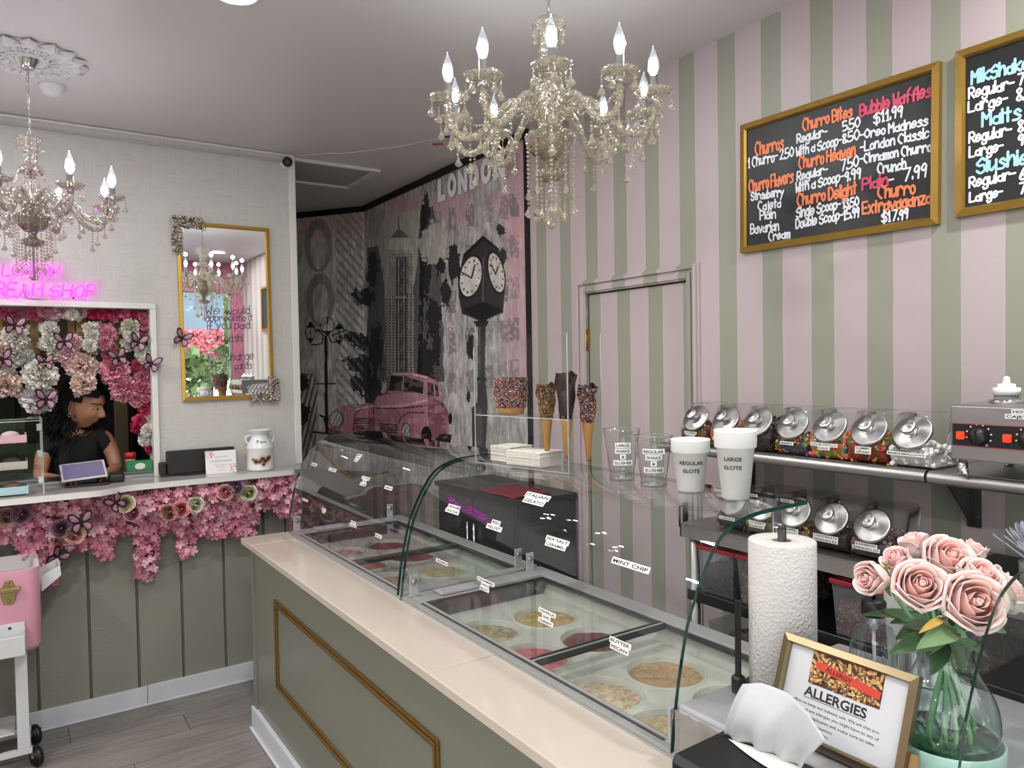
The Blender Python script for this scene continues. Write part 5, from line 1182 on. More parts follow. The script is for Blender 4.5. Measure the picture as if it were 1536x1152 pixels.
# ================================================================== PREP TABLE AND BINS
t = thing('prep_table', 'stainless steel prep table with undershelves against the striped wall', 'table', (2.0, .9, 0))
b = MB(); b.box(1.797, XE-.012, .0, 1.70, TZ-.004, TZ); b.box(1.797, 1.802, .0, 1.70, TZ-.045, TZ-.003); b.box(1.797, XE-.012, 1.695, 1.70, TZ-.045, TZ-.003); b.build('tabletop', STEEL, t)
for z in (.938, .70, .30): b = MB(); b.box(1.805, XE-.014, .02, 1.68, z-.035, z); b.build('undershelf', DKSTEEL, t, bevel=.002)
for x in (1.822, 2.14):
    for y in (1.66, .05): b = MB(); b.tube([(x, y, .002), (x, y, TZ-.005)], .017, 12); b.build('leg', STEEL, t)
REDL = M('red_lid', '8d1a28', .35); BIN = G('bin_plastic', 'dfe2e4', refl=1.5, rough=.15, body=.18, bodycol='b9bcc0')
def bin_(y0, y1, zb, h, col, cols, label, lid=True, x0=1.815, x1=2.10):
    t = thing('storage_bin', label, 'storage bin', ((x0+x1)/2, (y0+y1)/2, zb), group='clear storage bins under the prep table')
    b = MB(); s_ = .008
    vs = [(x0+s_, y0+s_, zb), (x1-s_, y0+s_, zb), (x1-s_, y1-s_, zb), (x0+s_, y1-s_, zb), (x0, y0, zb+h), (x1, y0, zb+h), (x1, y1, zb+h), (x0, y1, zb+h)]
    b.add(vs, [(0, 3, 2, 1), (0, 1, 5, 4), (1, 2, 6, 5), (2, 3, 7, 6), (3, 0, 4, 7)]); b.build('bin_body', BIN, t)
    if lid: b = MB(); b.box(x0-.006, x1+.006, y0-.006, y1+.006, zb+h+.0005, zb+h+.014); b.box(x0+.01, x1-.01, y0+.01, y1-.01, zb+h+.014, zb+h+.018); b.build('bin_lid', REDL, t, bevel=.004)
    m = MB(); m.box(x0+.012, x1-.012, y0+.012, y1-.012, zb+.003, zb+h*.6); r = random.Random(int(y0*1000))
    for i in range(420):
        f = r.random(); yv = r.uniform(y0+.010, y1-.010); z = r.uniform(zb+.006, zb+h*.66); x = x0+.0105
        if f > .6: x = r.uniform(x0+.01, x1-.01); yv = y0+.010
        if f < .2: x = r.uniform(x0+.01, x1-.01); z = zb+h*.62
        m.ball((0, 0, 0), (.006, .0045, .003), 5, 3, 1+r.randrange(len(cols)), T(x, yv, z, r.uniform(0, 6), r.uniform(0, 6), 0), smooth=False)
    m.build('contents', [M('bulk_'+col, col, .7, var=.3, vscale=50)]+[M('bit_'+c, c, .6) for c in cols], t, kind='stuff')
bin_(1.50, 1.64, .939, .135, '2c2124', ['3a2a30', '241a1e'], 'storage bin of dark crumbs with a red lid at the table end')
bin_(1.34, 1.485, .939, .135, '8d6f48', ['a98858', '6d5030', 'bb9c6a'], 'storage bin of chopped nuts with a red lid beside the towel roll')
bin_(1.00, 1.17, .939, .135, '6d3540', ['8a4a3c', 'a8803c', '7a3050', '9a5040'], 'storage bin of red and amber candy with a red lid right of the towel roll')
bin_(.80, .97, .939, .135, '5c4550', ['7a5a60', '9a7a60'], 'storage bin with a red lid behind the roses')
bin_(1.40, 1.60, .702, .15, '4a2a2c', ['7a3a3c', 'a05a50'], 'storage bin of reddish sprinkles on the lowest visible shelf', lid=False)
bin_(1.12, 1.34, .702, .15, '8a5a48', ['a8745c', '7a4a3c'], 'storage bin of brown pieces on the lowest visible shelf', lid=False)
# ================================================================== SAUCE WARMER WITH SQUEEZE BOTTLES
t = thing('sauce_warmer', 'stainless sauce warmer with black control panel and red switches', 'food warmer', (1.96, .63, SZ))
b = MB(); vs = []
prof = [(1.822, SZ+.040), (1.818, SZ+.165), (1.830, SZ+.168), (2.10, SZ+.168), (2.10, SZ+.040)]; n = len(prof)
b.add([(x, y, z) for y in (.395, .868) for x, z in prof], [tuple(range(n)), tuple(range(2*n-1, n-1, -1))]+[(i, i+n, (i+1) % n+n, (i+1) % n) for i in range(n)]); b.build('housing', STEEL, t, bevel=.003)
b = MB(); b.box(1.8165, 1.821, .40, .862, SZ+.072, SZ+.125); b.build('control_panel', M('panel_black', '151417', .3), t)
b = MB(); b.box(1.8155, 1.8165, .40, .862, SZ+.072, SZ+.0735); b.box(1.8155, 1.8165, .40, .862, SZ+.1235, SZ+.125); b.build('red_line', M('red_line', 'b0483c', .5), t)
for y in (.842, .745, .62, .50):
    b = MB(); b.box(1.806, 1.8165, y-.008, y+.008, SZ+.088, SZ+.106); b.build('rocker_switch', M('red_switch', 'd8301c', .3, emit='e0401c', es=.6), t, bevel=.002)
for y in (.805, .703, .58, .46):
    b = MB(); b.lathe([(.021, 0), (.019, .012), (.015, .018), (0, .018)], 24, 0, frame_z((1.8165, y, SZ+.096), (-1, 0, 0)), True, False); b.box(1.795, 1.800, y-.002, y+.002, SZ+.082, SZ+.112); b.build('dial', BLACKP, t)
    b = MB()
    for k in range(9): a = R_(-40+k*30); b.box(-.0015, .0015, .0245, .028, 0, .0004, 0, EM.copy() if False else Matrix.Translation((1.8163, y, SZ+.098)) @ EM @ Matrix.Rotation(-a+R_(60), 4, 'Z'))
    b.build('dial_marks', TAPE, t)
for x in (1.84, 2.08):
    for y in (.42, .85): b = MB(); b.lathe([(.010, 0), (.013, .006), (.009, .04), (0, .04)], 14, 0, T(x, y, SZ+.0005)); b.build('foot', CHROME, t)
m = MB(); strip_label(m, (1.8165, .722, SZ+.151), (0, 0, 1), ['HOT', 'CAJETA'], .0105); m.build('label_strip', [TAPE, INK], t)
for y in (.795, .66, .53):
    b = MB(); b.lathe([(.034, 0), (.036, .004), (.033, .009), (.029, .010)], 28, 0, T(1.93, y, SZ+.168), True, False); b.build('well_ring', CHROME, t)
    s_ = thing('squeeze_bottle', {.795: 'white capped squeeze bottle in the warmer beside the marshmallow jar', .66: 'white capped squeeze bottle cut by the picture edge', .53: 'white capped squeeze bottle in the last warmer well'}[y], 'bottle', (1.93, y, SZ+.10), group='squeeze bottles in the warmer')
    b = MB(); b.lathe([(0, .0), (.024, .0), (.025, .082), (.0, .083)], 24, 0, T(1.93, y, SZ+.103), True, False); b.build('bottle_body', M('bottle_brown' if y < .7 else 'bottle_grey', '6a4428' if y < .7 else '8f9498', .35), s_)
    b = MB(); b.lathe([(0, .0), (.028, .0), (.028, .017), (.018, .0185), (.018, .026), (.008, .0275), (.006, .042), (.002, .044), (0, .044)], 28, 0, T(1.93, y, SZ+.187), True, False); b.build('nozzle_cap', M('cap_white', 'eff0ee', .4), s_)
# clutter past the roses
t = thing('plastic_spoons', 'bundle of clear plastic spoons at the picture edge', 'spoons', (1.86, .72, TZ)); 
p0 = at(1532, 806, 0, 1.86); b = MB(); b.lathe([(.030, 0), (.034, .07)], 20, 0, T(p0[0], p0[1]-.03, TZ+.001), True, True); b.build('holder', M('grey_cup', '6d6f74', .4), t)
for k in range(12):
    b = MB(); c0 = Vector((p0[0]+random.uniform(-.015, .015), p0[1]-.03+random.uniform(-.015, .015), TZ+.06)); d = Vector((random.uniform(-.5, .2), random.uniform(.15, .75), random.uniform(.45, .8))).normalized()
    b.tube([c0, c0+d*.07], .0022, 6); b.ball((0, 0, .085), (.009, .0022, .017), 8, 5, 0, frame_z(c0, d)); b.build('spoon', M('clear_plastic_grey', 'b7bac8', .15, spec=.9), t)
t = thing('black_tray', 'flat black tray lying on the prep table behind the roses', 'tray', (1.98, .72, TZ)); b = MB(); b.box(1.90, 2.12, .56, .90, TZ+.001, TZ+.012); b.build('body', BLACKP, t, bevel=.003)
t = thing('green_board', 'green cutting board on the prep table behind the roses', 'board', (1.85, .72, TZ)); b = MB(); b.box(1.81, 1.888, .60, .93, TZ+.001, TZ+.010); b.build('body', M('board_green', '5f7a44', .5), t, bevel=.002)
# ================================================================== SERVING LEDGE
LZ = 1.14
t = thing('serving_ledge', 'pale stone serving ledge running along the pale wall', 'ledge', (.2, 4.0, LZ))
fr = [(1.205, 3.888), (1.228, 3.897), (1.238, 3.92), (1.238, YN-.001), (WX1-.006, YN-.001), (WX1-.006, YN+.125), (WX0+.006, YN+.125), (WX0+.006, YN-.001), (-2.2, YN-.001), (-2.2, 3.81)]
sc_ = smoothpts([(.24, 3.808), (.31, 3.812), (.36, 3.835), (.40, 3.862), (.45, 3.880), (.52, 3.886)], 3)
poly = fr+[tuple(p_) for p_ in sc_]
b = MB(); b.prism(poly, LZ-.028, LZ); b.build('slab', M('stone_top', 'b5b0ac', .18, var=.05, coat=.4), t)
fe = [(-2.2, 3.81)]+[tuple(p_) for p_ in sc_]+[(1.205, 3.888), (1.228, 3.897), (1.238, 3.92)]
b = MB(); vs = [(x, y-.003, z) for z in (LZ-.0285, LZ-.002) for x, y in fe]; n = len(fe); b.add(vs, [(i, i+1, n+i+1, n+i) for i in range(n-1)], 0, True); b.build('front_edge', M('white_edge', 'dcdad6', .25), t)
# ================================================================== GARLAND OF PINK BLOSSOM
def lc(c): return np.array(lin(c))
def floret(mb, P, Nn, r, col, col2, np_=5, rr=random):
    q = np.array(frame_z(P, Nn)); a0 = rr.uniform(0, 6.28); vs = [(0, 0, 0)]; cs = [col2]; fs = []
    for k in range(np_):
        a = a0+2*pi*k/np_; w_ = 2*pi/np_*.52; k0 = len(vs)
        cup = rr.uniform(.15, .5)*r
        vs += [(r*.55*cos(a-w_), r*.55*sin(a-w_), cup*.4), (r*cos(a-w_*.5), r*sin(a-w_*.5), cup), (r*1.06*cos(a+w_*.4), r*1.06*sin(a+w_*.4), cup*.9), (r*.55*cos(a+w_), r*.55*sin(a+w_), cup*.4)]
        cs += [col, col, col, col]; fs += [(0, k0, k0+1, k0+2), (0, k0+2, k0+3)]
    mb.add(vs, fs, 0, False, q, np.array(cs))
FLOR = M('blossom_petal', 'ffffff', .6, attr=True, sss=.0)
hang = [(-60, 815), (0, 815), (20, 812), (40, 838), (60, 818), (61, 880), (84, 884), (86, 812), (105, 830), (128, 826), (132, 800), (148, 842), (168, 838), (170, 806), (190, 800), (205, 806), (206, 868), (232, 874), (236, 806), (260, 792), (268, 800), (272, 838), (290, 838), (293, 800), (305, 806), (330, 808), (345, 796), (352, 805), (380, 802), (390, 765), (412, 760), (418, 775), (430, 776), (434, 760)]
hang = sorted(hang)
pal = ['e0889e', 'e89fb1', 'd87a94', 'edb0bf', 'cc6a86', 'e594a8', 'f2c4cf', 'd97c95', 'bf607d']
gar = thing('flower_garland', 'thick pink blossom garland hanging under the serving ledge', 'garland', (.5, 4.0, 1.1))
b = MB(); hx = [h_[0] for h_ in hang]; hy = [h_[1] for h_ in hang]
cntf = 0
while cntf < 2900:
    px_ = random.uniform(-70, 434); bot = np.interp(px_, hx, hy); yv = random.choice((YN-.02, YN-.045, YN-.07, YN-.10)); topz = 1.105
    lo = at(px_, bot, 1, yv)[2]; x = at(px_, bot, 1, yv)[0]
    if lo > topz-.02: lo = topz-.05
    z = random.uniform(lo+.008, topz); dep = (z-lo)/(topz-lo); y = yv-.11*dep*random.random()*(1 if z > .9 else .3)
    if z > 1.0 and random.random() < .5: y = random.uniform(3.91, 4.07)
    if z > LZ-.05: z = LZ-.05-random.random()*.03
    nn = Vector((random.uniform(-.6, .6), -1, random.uniform(-.5, .6))).normalized(); c = pal[random.randrange(len(pal))]; k = random.uniform(.75, 1.05)
    floret(b, (min(x, 1.262), y, z), nn, random.uniform(.017, .026), lc(c)*k, lc(c)*k*.55+lc('f3cdd6')*k*.45, 5); cntf += 1
o = b.build('blossoms', FLOR, gar, kind='stuff')
# end sprig round the corner
b = MB()
for i in range(160):
    x = random.uniform(1.19, 1.262); z = random.uniform(.86, 1.10); y = random.uniform(3.93, 4.07)
    floret(b, (x, y, z), Vector((random.uniform(-.5, .8), -1, random.uniform(-.5, .5))).normalized(), random.uniform(.012, .018), lc(pal[random.randrange(9)])*.9, lc('f3cdd6'), 5)
b.build('blossoms', FLOR, gar, kind='stuff')
# fabric roses on the garland
def rosette(name, px_, py_, yv, r, ca, cb, label):
    P = at(px_, py_, 1, yv); t = thing(name, label, 'rose', tuple(P), group='fabric roses pinned in the pink garland')
    D = Vector((random.uniform(-.15, .25), -1, random.uniform(-.1, .4))).normalized(); a, o_ = ROSEM[('wide', random.randrange(2))]; q = frame_z(Vector(P)+D*0, D) @ Matrix.Diagonal((r*.86, r*.86, r*.75, 1))
    for mb, cc, nm in ((a, cb, 'inner_petals'), (o_, ca, 'outer_petals')):
        m2 = MB(); m2.add(np.concatenate(mb.v), mb.f, 0, True, q); m2.build(nm, M('rosette_'+cc, cc, .65, var=.1, vscale=60), t)
for a in [(10, 775, 'c3a096', 'a88078', 'dusty beige fabric rose at the left picture edge in the garland'), (32, 772, '9a7088', '8f6a80', 'mauve fabric rose beside the dusty beige one'), (92, 793, '93707f', '8a6474', 'dark mauve fabric rose left of the garland butterfly'),
          (112, 802, 'dfb1a4', 'd59a8e', 'peach fabric rose below the spread garland butterfly'), (188, 756, 'e5dcc0', 'cfd09a', 'cream fabric rose touching the small dark butterfly'), (198, 770, 'cf94a2', 'a86c7c', 'rose and plum fabric rose below the cream one'),
          (253, 769, 'c59a90', 'a57a70', 'dusty beige fabric rose left of the coral pink one'), (272, 764, 'e6a2a6', 'd4707a', 'coral pink fabric rose between the beige and cream buds'), (292, 757, 'e6e2cc', 'd8d4b4', 'cream fabric rosebud right of the coral pink one'),
          (338, 739, 'dfb0ac', 'd59a96', 'blush fabric rose left of the lilac one near the tips can'), (354, 731, '95758c', '8a6e82', 'lilac grey fabric rose between blush and cream roses'), (373, 739, 'dfe0c4', 'c3c69a', 'pale cream green fabric rose under the tips can')]:
    rosette('fabric_rose', a[0], a[1], 3.90, .037, a[2], a[3], a[4])
# butterflies
BO, BI = M('butterfly_black', '1a1016', .5), M('butterfly_pink', 'b07c94', .5)
def butterfly(px_, py_, yv, s_, roll, label, fold=.5, grp='paper butterflies'):
    P = at(px_, py_, 1, yv); t = thing('paper_butterfly', label, 'butterfly', tuple(P), group=grp)
    base = Matrix.Translation(P) @ NM @ Matrix.Rotation(roll, 4, 'Z')
    up_ = [(.0, .10), (.20, .62), (.58, .98), (.98, 1.04), (1.06, .76), (.92, .36), (.62, .06), (.05, -.05)]; lo_ = [(.0, .06), (.52, .05), (.84, -.12), (.88, -.5), (.64, -.85), (.36, -.82), (.08, -.4)]
    for sg in (1, -1):
        q = base @ Matrix.Rotation(-sg*fold, 4, 'Y'); m = MB()
        for pl_ in (up_, lo_):
            cx = sum(p_[0] for p_ in pl_)/len(pl_); cy_ = sum(p_[1] for p_ in pl_)/len(pl_)
            m.prism([(sg*x*s_, y*s_) for x, y in pl_], -.0006, .0006, 0, q)
            m.add([(sg*((x-cx)*.68+cx)*s_, ((y-cy_)*.68+cy_)*s_, .0009) for x, y in pl_], [tuple(range(len(pl_)))], 1, False, q)
            for e in (2, 4, 5) if cy_ > 0 else (2, 4):                # dark veins from the body to the margin
                ex, ey = pl_[e]; L_ = math.hypot(ex, ey); nx, ny = -ey/L_*.018, ex/L_*.018
                m.add([(sg*(nx)*s_, ny*s_, .0012), (sg*(-nx)*s_, -ny*s_, .0012), (sg*(ex-nx)*s_, (ey-ny)*s_, .0012), (sg*(ex+nx)*s_, (ey+ny)*s_, .0012)], [(0, 1, 2, 3)], 0, False, q)
        m.build('wing', [BO, BI], t)
    m = MB(); m.tube([tuple(base @ Vector((0, y*s_, .003))) for y in (-.45, -.1, .2, .4)], [s_*.04, s_*.07, s_*.08, s_*.03], 8); m.build('body', BO, t)
butterfly(174, 754, 3.88, .045, R_(35), 'paper butterfly beside the cream garland rose', .6)
butterfly(122, 784, 3.88, .050, R_(8), 'largest paper butterfly, spread over the garland above the peach rose', .3)
butterfly(86, 836, 3.99, .045, R_(-40), 'paper butterfly on the green panel near the pink cooler', .6)
butterfly(217, 838, 4.02, .045, R_(-10), 'paper butterfly on the longest hanging strand of the garland', .7)
butterfly(273, 508, YN-.03, .044, R_(-25), 'paper butterfly on the left side of the gold mirror', .4)
butterfly(227, 546, YN-.03, .044, R_(-20), 'paper butterfly on the right frame of the serving window', .5)
wf = 4.10
for a in [(22, 489, .045, -10, 'paper butterfly near the top left of the window, above white peonies'), (96, 513, .045, 5, 'paper butterfly with raised wings among blush flowers mid window'), (4, 540, .045, 10, 'paper butterfly at the left picture edge over the window flowers'), (67, 544, .04, 0, 'paper butterfly above the biggest white peony'),
          (177, 537, .045, 15, 'paper butterfly just above the deep pink peony'), (207, 514, .045, -15, 'paper butterfly on the right flower column of the window'), (69, 600, .05, -5, 'paper butterfly on the lower greyish white peony')]:
    butterfly(a[0], a[1], wf, a[2], R_(a[3]), a[4], .5)
# ================================================================== FLOWERS IN THE SERVING WINDOW
def peony_mesh(seed, n=95, tight=1.0, petals=3):
    rr = random.Random(seed); m = MB()
    for i in range(n):
        # direction on a hemisphere-plus
        z = 1-1.35*(i+.5)/n; a = i*2.39996+rr.uniform(-.2, .2); s_ = math.sqrt(max(0, 1-z*z)); D = Vector((s_*cos(a), s_*sin(a), z)); rad = .74+.26*rr.random()
        t1 = D.orthogonal().normalized(); t1.rotate(Matrix.Rotation(rr.uniform(0, 6.28), 3, D)); t2 = D.cross(t1); w_ = rr.uniform(.17, .26)*tight; h = rr.uniform(.22, .34)*tight; k = rr.uniform(.8, 1.05); lean_ = rr.uniform(-.25, .35)
        def f(u, v):
            uu = (u-.5)*2; ww = w_*(.35+.75*math.sin(pi*(.12+.70*v))); p = D*(rad-.40+.42*v+.05*sin(6*uu+seed+v*3)*v)+t1*uu*ww+t2*(v*h*lean_*1.6+.10*uu*uu*v); return tuple(p)
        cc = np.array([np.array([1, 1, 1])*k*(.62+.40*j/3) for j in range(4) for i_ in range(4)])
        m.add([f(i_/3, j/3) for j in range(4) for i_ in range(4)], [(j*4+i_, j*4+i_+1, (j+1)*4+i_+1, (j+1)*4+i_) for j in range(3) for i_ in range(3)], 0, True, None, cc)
    return m
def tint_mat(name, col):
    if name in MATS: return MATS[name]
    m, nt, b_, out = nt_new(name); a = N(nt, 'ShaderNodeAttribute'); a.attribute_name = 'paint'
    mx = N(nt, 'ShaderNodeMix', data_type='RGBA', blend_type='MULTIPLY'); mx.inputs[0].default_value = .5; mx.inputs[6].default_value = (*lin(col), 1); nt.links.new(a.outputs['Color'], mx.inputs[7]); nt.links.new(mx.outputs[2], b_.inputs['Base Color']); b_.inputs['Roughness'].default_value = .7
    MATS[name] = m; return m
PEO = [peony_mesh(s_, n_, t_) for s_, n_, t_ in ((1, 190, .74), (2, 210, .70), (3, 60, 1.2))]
peo_cache = {}
def flower(px_, py_, rpx, kind, col, label, dy=0.0, name='peony', grp='artificial peonies round the serving window'):
    yv = 4.165+dy+random.uniform(-.02, .03); P = at(px_, py_, 1, yv); Zc = (P-np.array([0, 0, CAMZ]))@CF; r = rpx*Zc/FPX
    key = (kind, col)
    if key not in peo_cache:
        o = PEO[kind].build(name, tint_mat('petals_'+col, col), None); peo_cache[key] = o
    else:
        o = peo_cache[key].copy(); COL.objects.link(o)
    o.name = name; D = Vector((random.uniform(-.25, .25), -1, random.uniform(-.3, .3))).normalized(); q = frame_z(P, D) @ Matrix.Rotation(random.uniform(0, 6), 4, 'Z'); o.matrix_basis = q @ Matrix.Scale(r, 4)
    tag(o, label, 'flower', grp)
W_, GW, BLU, PNK, CRM, HP, LP = 'efece4', 'e0dddc', 'ecd0c6', 'e59cae', 'cc3a64', 'e878a0', 'efc8d2'
fl = [(60, 562, 25, 0, W_, 'biggest white peony, in the middle of the window'), (57, 597, 24, 1, GW, 'greyish white peony below the biggest white one'), (123, 550, 22, 1, BLU, 'large blush peony above the worker'), (125, 574, 18, 0, BLU, 'blush peony half hidden behind the worker’s hair'),
 (172, 556, 22, 0, PNK, 'large deep pink peony right of the blush one'), (187, 583, 20, 1, PNK, 'deep pink peony below and right of the largest pink one'), (212, 583, 18, 0, 'e08ca2', 'pink peony at the window edge beside the mid pink pair'), (206, 600, 12, 1, PNK, 'smaller pink peony under the pink pair'), (214, 566, 12, 1, 'd98aa0', 'small pink peony just above the edge pink peony'),
 (22, 507, 19, 1, W_, 'white peony cluster bloom top left of window'), (24, 531, 19, 0, W_, 'white peony below the top left white bloom'), (38, 534, 12, 1, GW, 'small off white peony right of the left white blooms'), (8, 575, 22, 0, BLU, 'blush peony at the left picture edge'), (10, 553, 12, 1, W_, 'small white peony at the left above the blush edge one'), (4, 525, 12, 0, BLU, 'blush peony on the left edge beside white blooms'),
 (74, 494, 13, 1, W_, 'white peony between the first and second wooden slats'), (72, 515, 13, 0, W_, 'white peony under the one between the slats'), (84, 527, 13, 1, 'e2ddcc', 'creamy peony left of the raised wing butterfly'), (100, 531, 17, 0, LP, 'pale pink peony below the raised wing butterfly'), (111, 514, 13, 1, LP, 'pale pink peony right of the raised wing butterfly'),
 (137, 494, 12, 0, W_, 'white peony in front of the third slat'), (138, 505, 11, 1, W_, 'white peony mid of the hanging white three'), (135, 518, 11, 0, W_, 'lowest white peony of the hanging white three'), (160, 500, 14, 0, PNK, 'pink peony cluster bloom before the fourth slat'), (156, 515, 12, 1, PNK, 'pink peony below the fourth slat bloom'), (161, 531, 9, 0, 'c9607c', 'small rose pink peony hanging lowest of the middle pink trail'),
 (195, 490, 13, 1, 'dfdccb', 'cream peony right of the fourth slat'), (197, 503, 11, 0, W_, 'white peony below the cream one right of the slat'), (193, 516, 9, 1, W_, 'little white bloom below the right white peony'), (213, 528, 11, 1, W_, 'white peony on the right window column'), (217, 540, 9, 0, W_, 'small white peony beside the window frame butterfly'), (205, 548, 8, 0, 'c04a68', 'small dark pink peony beside the frame butterfly'),
 (218, 613, 10, 2, CRM, 'crimson bloom low on the right column'), (210, 632, 11, 2, CRM, 'crimson bloom over the white trailing flowers'), (205, 643, 8, 2, 'a81c48', 'dark crimson bloom left of the white trail'), (224, 628, 10, 1, W_, 'white bloom of the trail beside the window frame'), (221, 645, 10, 0, W_, 'second white bloom down the trail by the frame'), (217, 661, 9, 1, W_, 'lowest white bloom above the green box'), (224, 674, 6, 2, 'a81c48', 'tiny crimson bloom above the green box')]
for i, (px_, col, k_, r_) in enumerate([(2, HP, 2, 10), (17, 'd9708c', 2, 10), (35, PNK, 1, 10), (50, 'd0607f', 2, 10), (65, PNK, 1, 10), (80, LP, 0, 9), (94, LP, 0, 12), (108, W_, 1, 10), (119, LP, 1, 12), (139, CRM, 2, 8), (147, 'd83a68', 2, 9), (155, CRM, 2, 10), (164, 'd83a68', 2, 9), (172, HP, 2, 10), (180, CRM, 2, 9), (188, HP, 2, 9), (195, CRM, 2, 8), (202, HP, 2, 8), (200, CRM, 2, 6)]):
    nmz = ['first', 'second', 'third', 'fourth', 'fifth', 'sixth', 'seventh', 'eighth', 'ninth', 'tenth', 'eleventh', 'twelfth', 'thirteenth', 'fourteenth', 'fifteenth', 'sixteenth', 'seventeenth', 'eighteenth', 'nineteenth'][i]
    cn = {HP: 'hot pink', 'd9708c': 'rose pink', PNK: 'pink', 'd0607f': 'rose pink', LP: 'pale pink', W_: 'white', CRM: 'crimson', 'd83a68': 'bright pink'}[col]
    fl.append((px_, 468+(3 if i % 2 else -1)+(8 if i == 18 else 0), r_, k_, col, '%s bloom, %s from the left along the top of the window' % (cn, nmz)))
for i, (px_, py_, r_) in enumerate([(215, 476, 9), (217, 488, 9), (216, 500, 7), (219, 508, 6), (217, 553, 8), (219, 598, 7)]):
    fl.append((px_, py_, r_, 2, 'dc7f98', 'small pink bloom on the right window column, %s from the top' % ['first', 'second', 'third', 'fourth', 'fifth', 'sixth'][i]))
for a in fl: flower(a[0], a[1], a[2]*1.05, a[3], a[4], a[5])
# leaves and small buds between the blooms
b = MB(); 
for i in range(420):
    k = fl[random.randrange(len(fl))]; P = at(k[0]+random.uniform(-1.1, 1.1)*k[2], k[1]+random.uniform(-1.1, 1.1)*k[2], 1, 4.19); P[0] = min(P[0], .572); P[2] = min(P[2], 1.965)
    floret(b, P, Vector((random.uniform(-.6, .6), -1, random.uniform(-.6, .6))).normalized(), random.uniform(.010, .018), lc(k[4])*.8, lc(k[4])*.6, 5)
o = b.build('loose_petals', FLOR); tag(o, 'loose small petals between the window flowers', 'petals', kind='stuff')
# hanging wooden slats
SL = M('light_wood_slat', 'b08a5c', .6, var=.25, vscale=6, stretch=(20, 1, 1))
for i, (xa, xb, yb_, l) in enumerate([(43, 62, 575, 'pale wooden slat hanging left of the raised wing butterfly'), (101, 113, 520, 'short pale wooden slat behind the pale pink peonies'), (113, 130, 535, 'pale wooden slat between blush and white flowers'), (168, 190, 560, 'widest pale wooden slat hanging above the deep pink peony'), (-12, 6, 520, 'pale wooden slat at the left picture edge')]):
    A = at(xa, 470, 1, 4.27); B_ = at(xb, yb_, 1, 4.27); b = MB(); b.box(A[0], B_[0], 4.262, 4.280, B_[2], 1.98); o = b.build('wooden_slat', SL, None, bevel=.003); tag(o, l, 'slat', 'wooden slats hanging behind the window flowers')
# kitchen behind
b = MB(); b.box(-2.0, 1.15, 5.0, 5.06, 1.80, H-.001); struct(b.build('wall_soffit', M('olive_tan_paint', '9a8f74', .7)))
for (x, y) in ((-.6, 5.75), (.45, 5.75)):
    al = bpy.data.lights.new('kitchen_fill', 'AREA'); al.shape = 'DISK'; al.size = .2; al.energy = 5; al.color = (1, .95, .86); ao = bpy.data.objects.new('kitchen_fill', al); COL.objects.link(ao); ao.location = (x, y, H-.02)  # unseen fill lamps, added to brighten the kitchen
t = thing('kitchen_cabinet', 'dark kitchen cabinet deep behind the serving window', 'cabinet', (.3, 6.6, 0))
DKW = M('dark_cabinet', '1e1a18', .6, var=.2)
b = MB(); b.box(-.35, 1.15, 6.4, 6.95, .002, 2.1); b.build('body', DKW, t)
for i, x in enumerate((-.33, .05, .43, .81)): b = MB(); b.box(x, x+.35, 6.375, 6.40, .1, 2.05); b.build('door', M('dark_cabinet_door', '2b2622', .5), t, bevel=.004)
t = thing('kitchen_shelf', 'dark shelf with jars above the kitchen counter', 'shelf', (.1, 6.2, 1.75)); b = MB(); b.box(-.3, .7, 6.05, 6.37, 1.72, 1.75); b.build('board', DKW, t)
t = thing('kitchen_counter', 'brown kitchen counter seen dimly behind the worker', 'counter', (.4, 5.3, 0)); b = MB(); b.box(-.6, 1.1, 5.2, 5.7, .002, .9); b.box(-.62, 1.12, 5.17, 5.72, .9, .935); b.build('body', M('brown_counter', '463a30', .5), t, bevel=.004)
t = thing('kitchen_door_frame', 'pale door frame upright in the dark kitchen', 'frame', (.62, 5.9, 0)); b = MB(); b.box(.60, .68, 5.9, 5.96, .002, 2.05); b.build('upright', M('beige_frame', '8c806c', .6), t, bevel=.003)
# ================================================================== NEON SIGN
NE = M('neon_magenta', 'ff30f0', .4, emit='f41ef0', es=4.2)
t = thing('neon_sign', 'glowing magenta neon shop name on clear backing above the serving window', 'neon sign', (.0, YN, 2.1))
def neon(txt, p0, p1, hpx, slant=.22):
    A = at(*p0, 1, YN-.028); B_ = at(*p1, 1, YN-.028); hh = (at(p0[0], p0[1]-hpx, 1, YN-.028)[2]-A[2])/6; sts, wd = hand(txt, 1.9); X_ = (B_-A)/wd
    for off in (-.42, .42):
        for s_ in sts:
            pts = []
            for p_ in s_:
                pts.append(tuple(A+X_*(p_[0]+off+slant*p_[1])+np.array([0, 0, hh])*(p_[1]+off*.4)))
            m = MB(); m.tube(smoothpts(pts, 1) if len(pts) > 2 else pts, .0018, 6); yield m
for txt, p0, p1, h in (('LONDON', (3, 413), (88, 416), 18.5), ('ICE CREAM SHOP', (-85, 442), (143, 447), 21)):
    allm = MB()
    for m in neon(txt, p0, p1, h): allm.add(np.concatenate(m.v), m.f, 0, True)
    allm.build('neon_lettering', NE, t)
b = MB(); 
pp = [at(x, y, 1, YN-.014) for x, y in ((-95, 385), (97, 388), (104, 417), (154, 420), (153, 428), (139, 450), (-95, 448))]
b.prism([(p_[0], p_[2]) for p_ in pp], -.003, .003, 0, Matrix(((1, 0, 0, 0), (0, 0, 1, YN-.012), (0, 1, 0, 0), (0, 0, 0, 1)))); b.build('acrylic_backing', G('neon_backing', 'fefdfe', refl=.6), t)
b = MB(); q0 = at(110, 447, 1, YN-.018); b.ball(tuple(q0), .0045); b.build('stand_off', BLACKP, t)
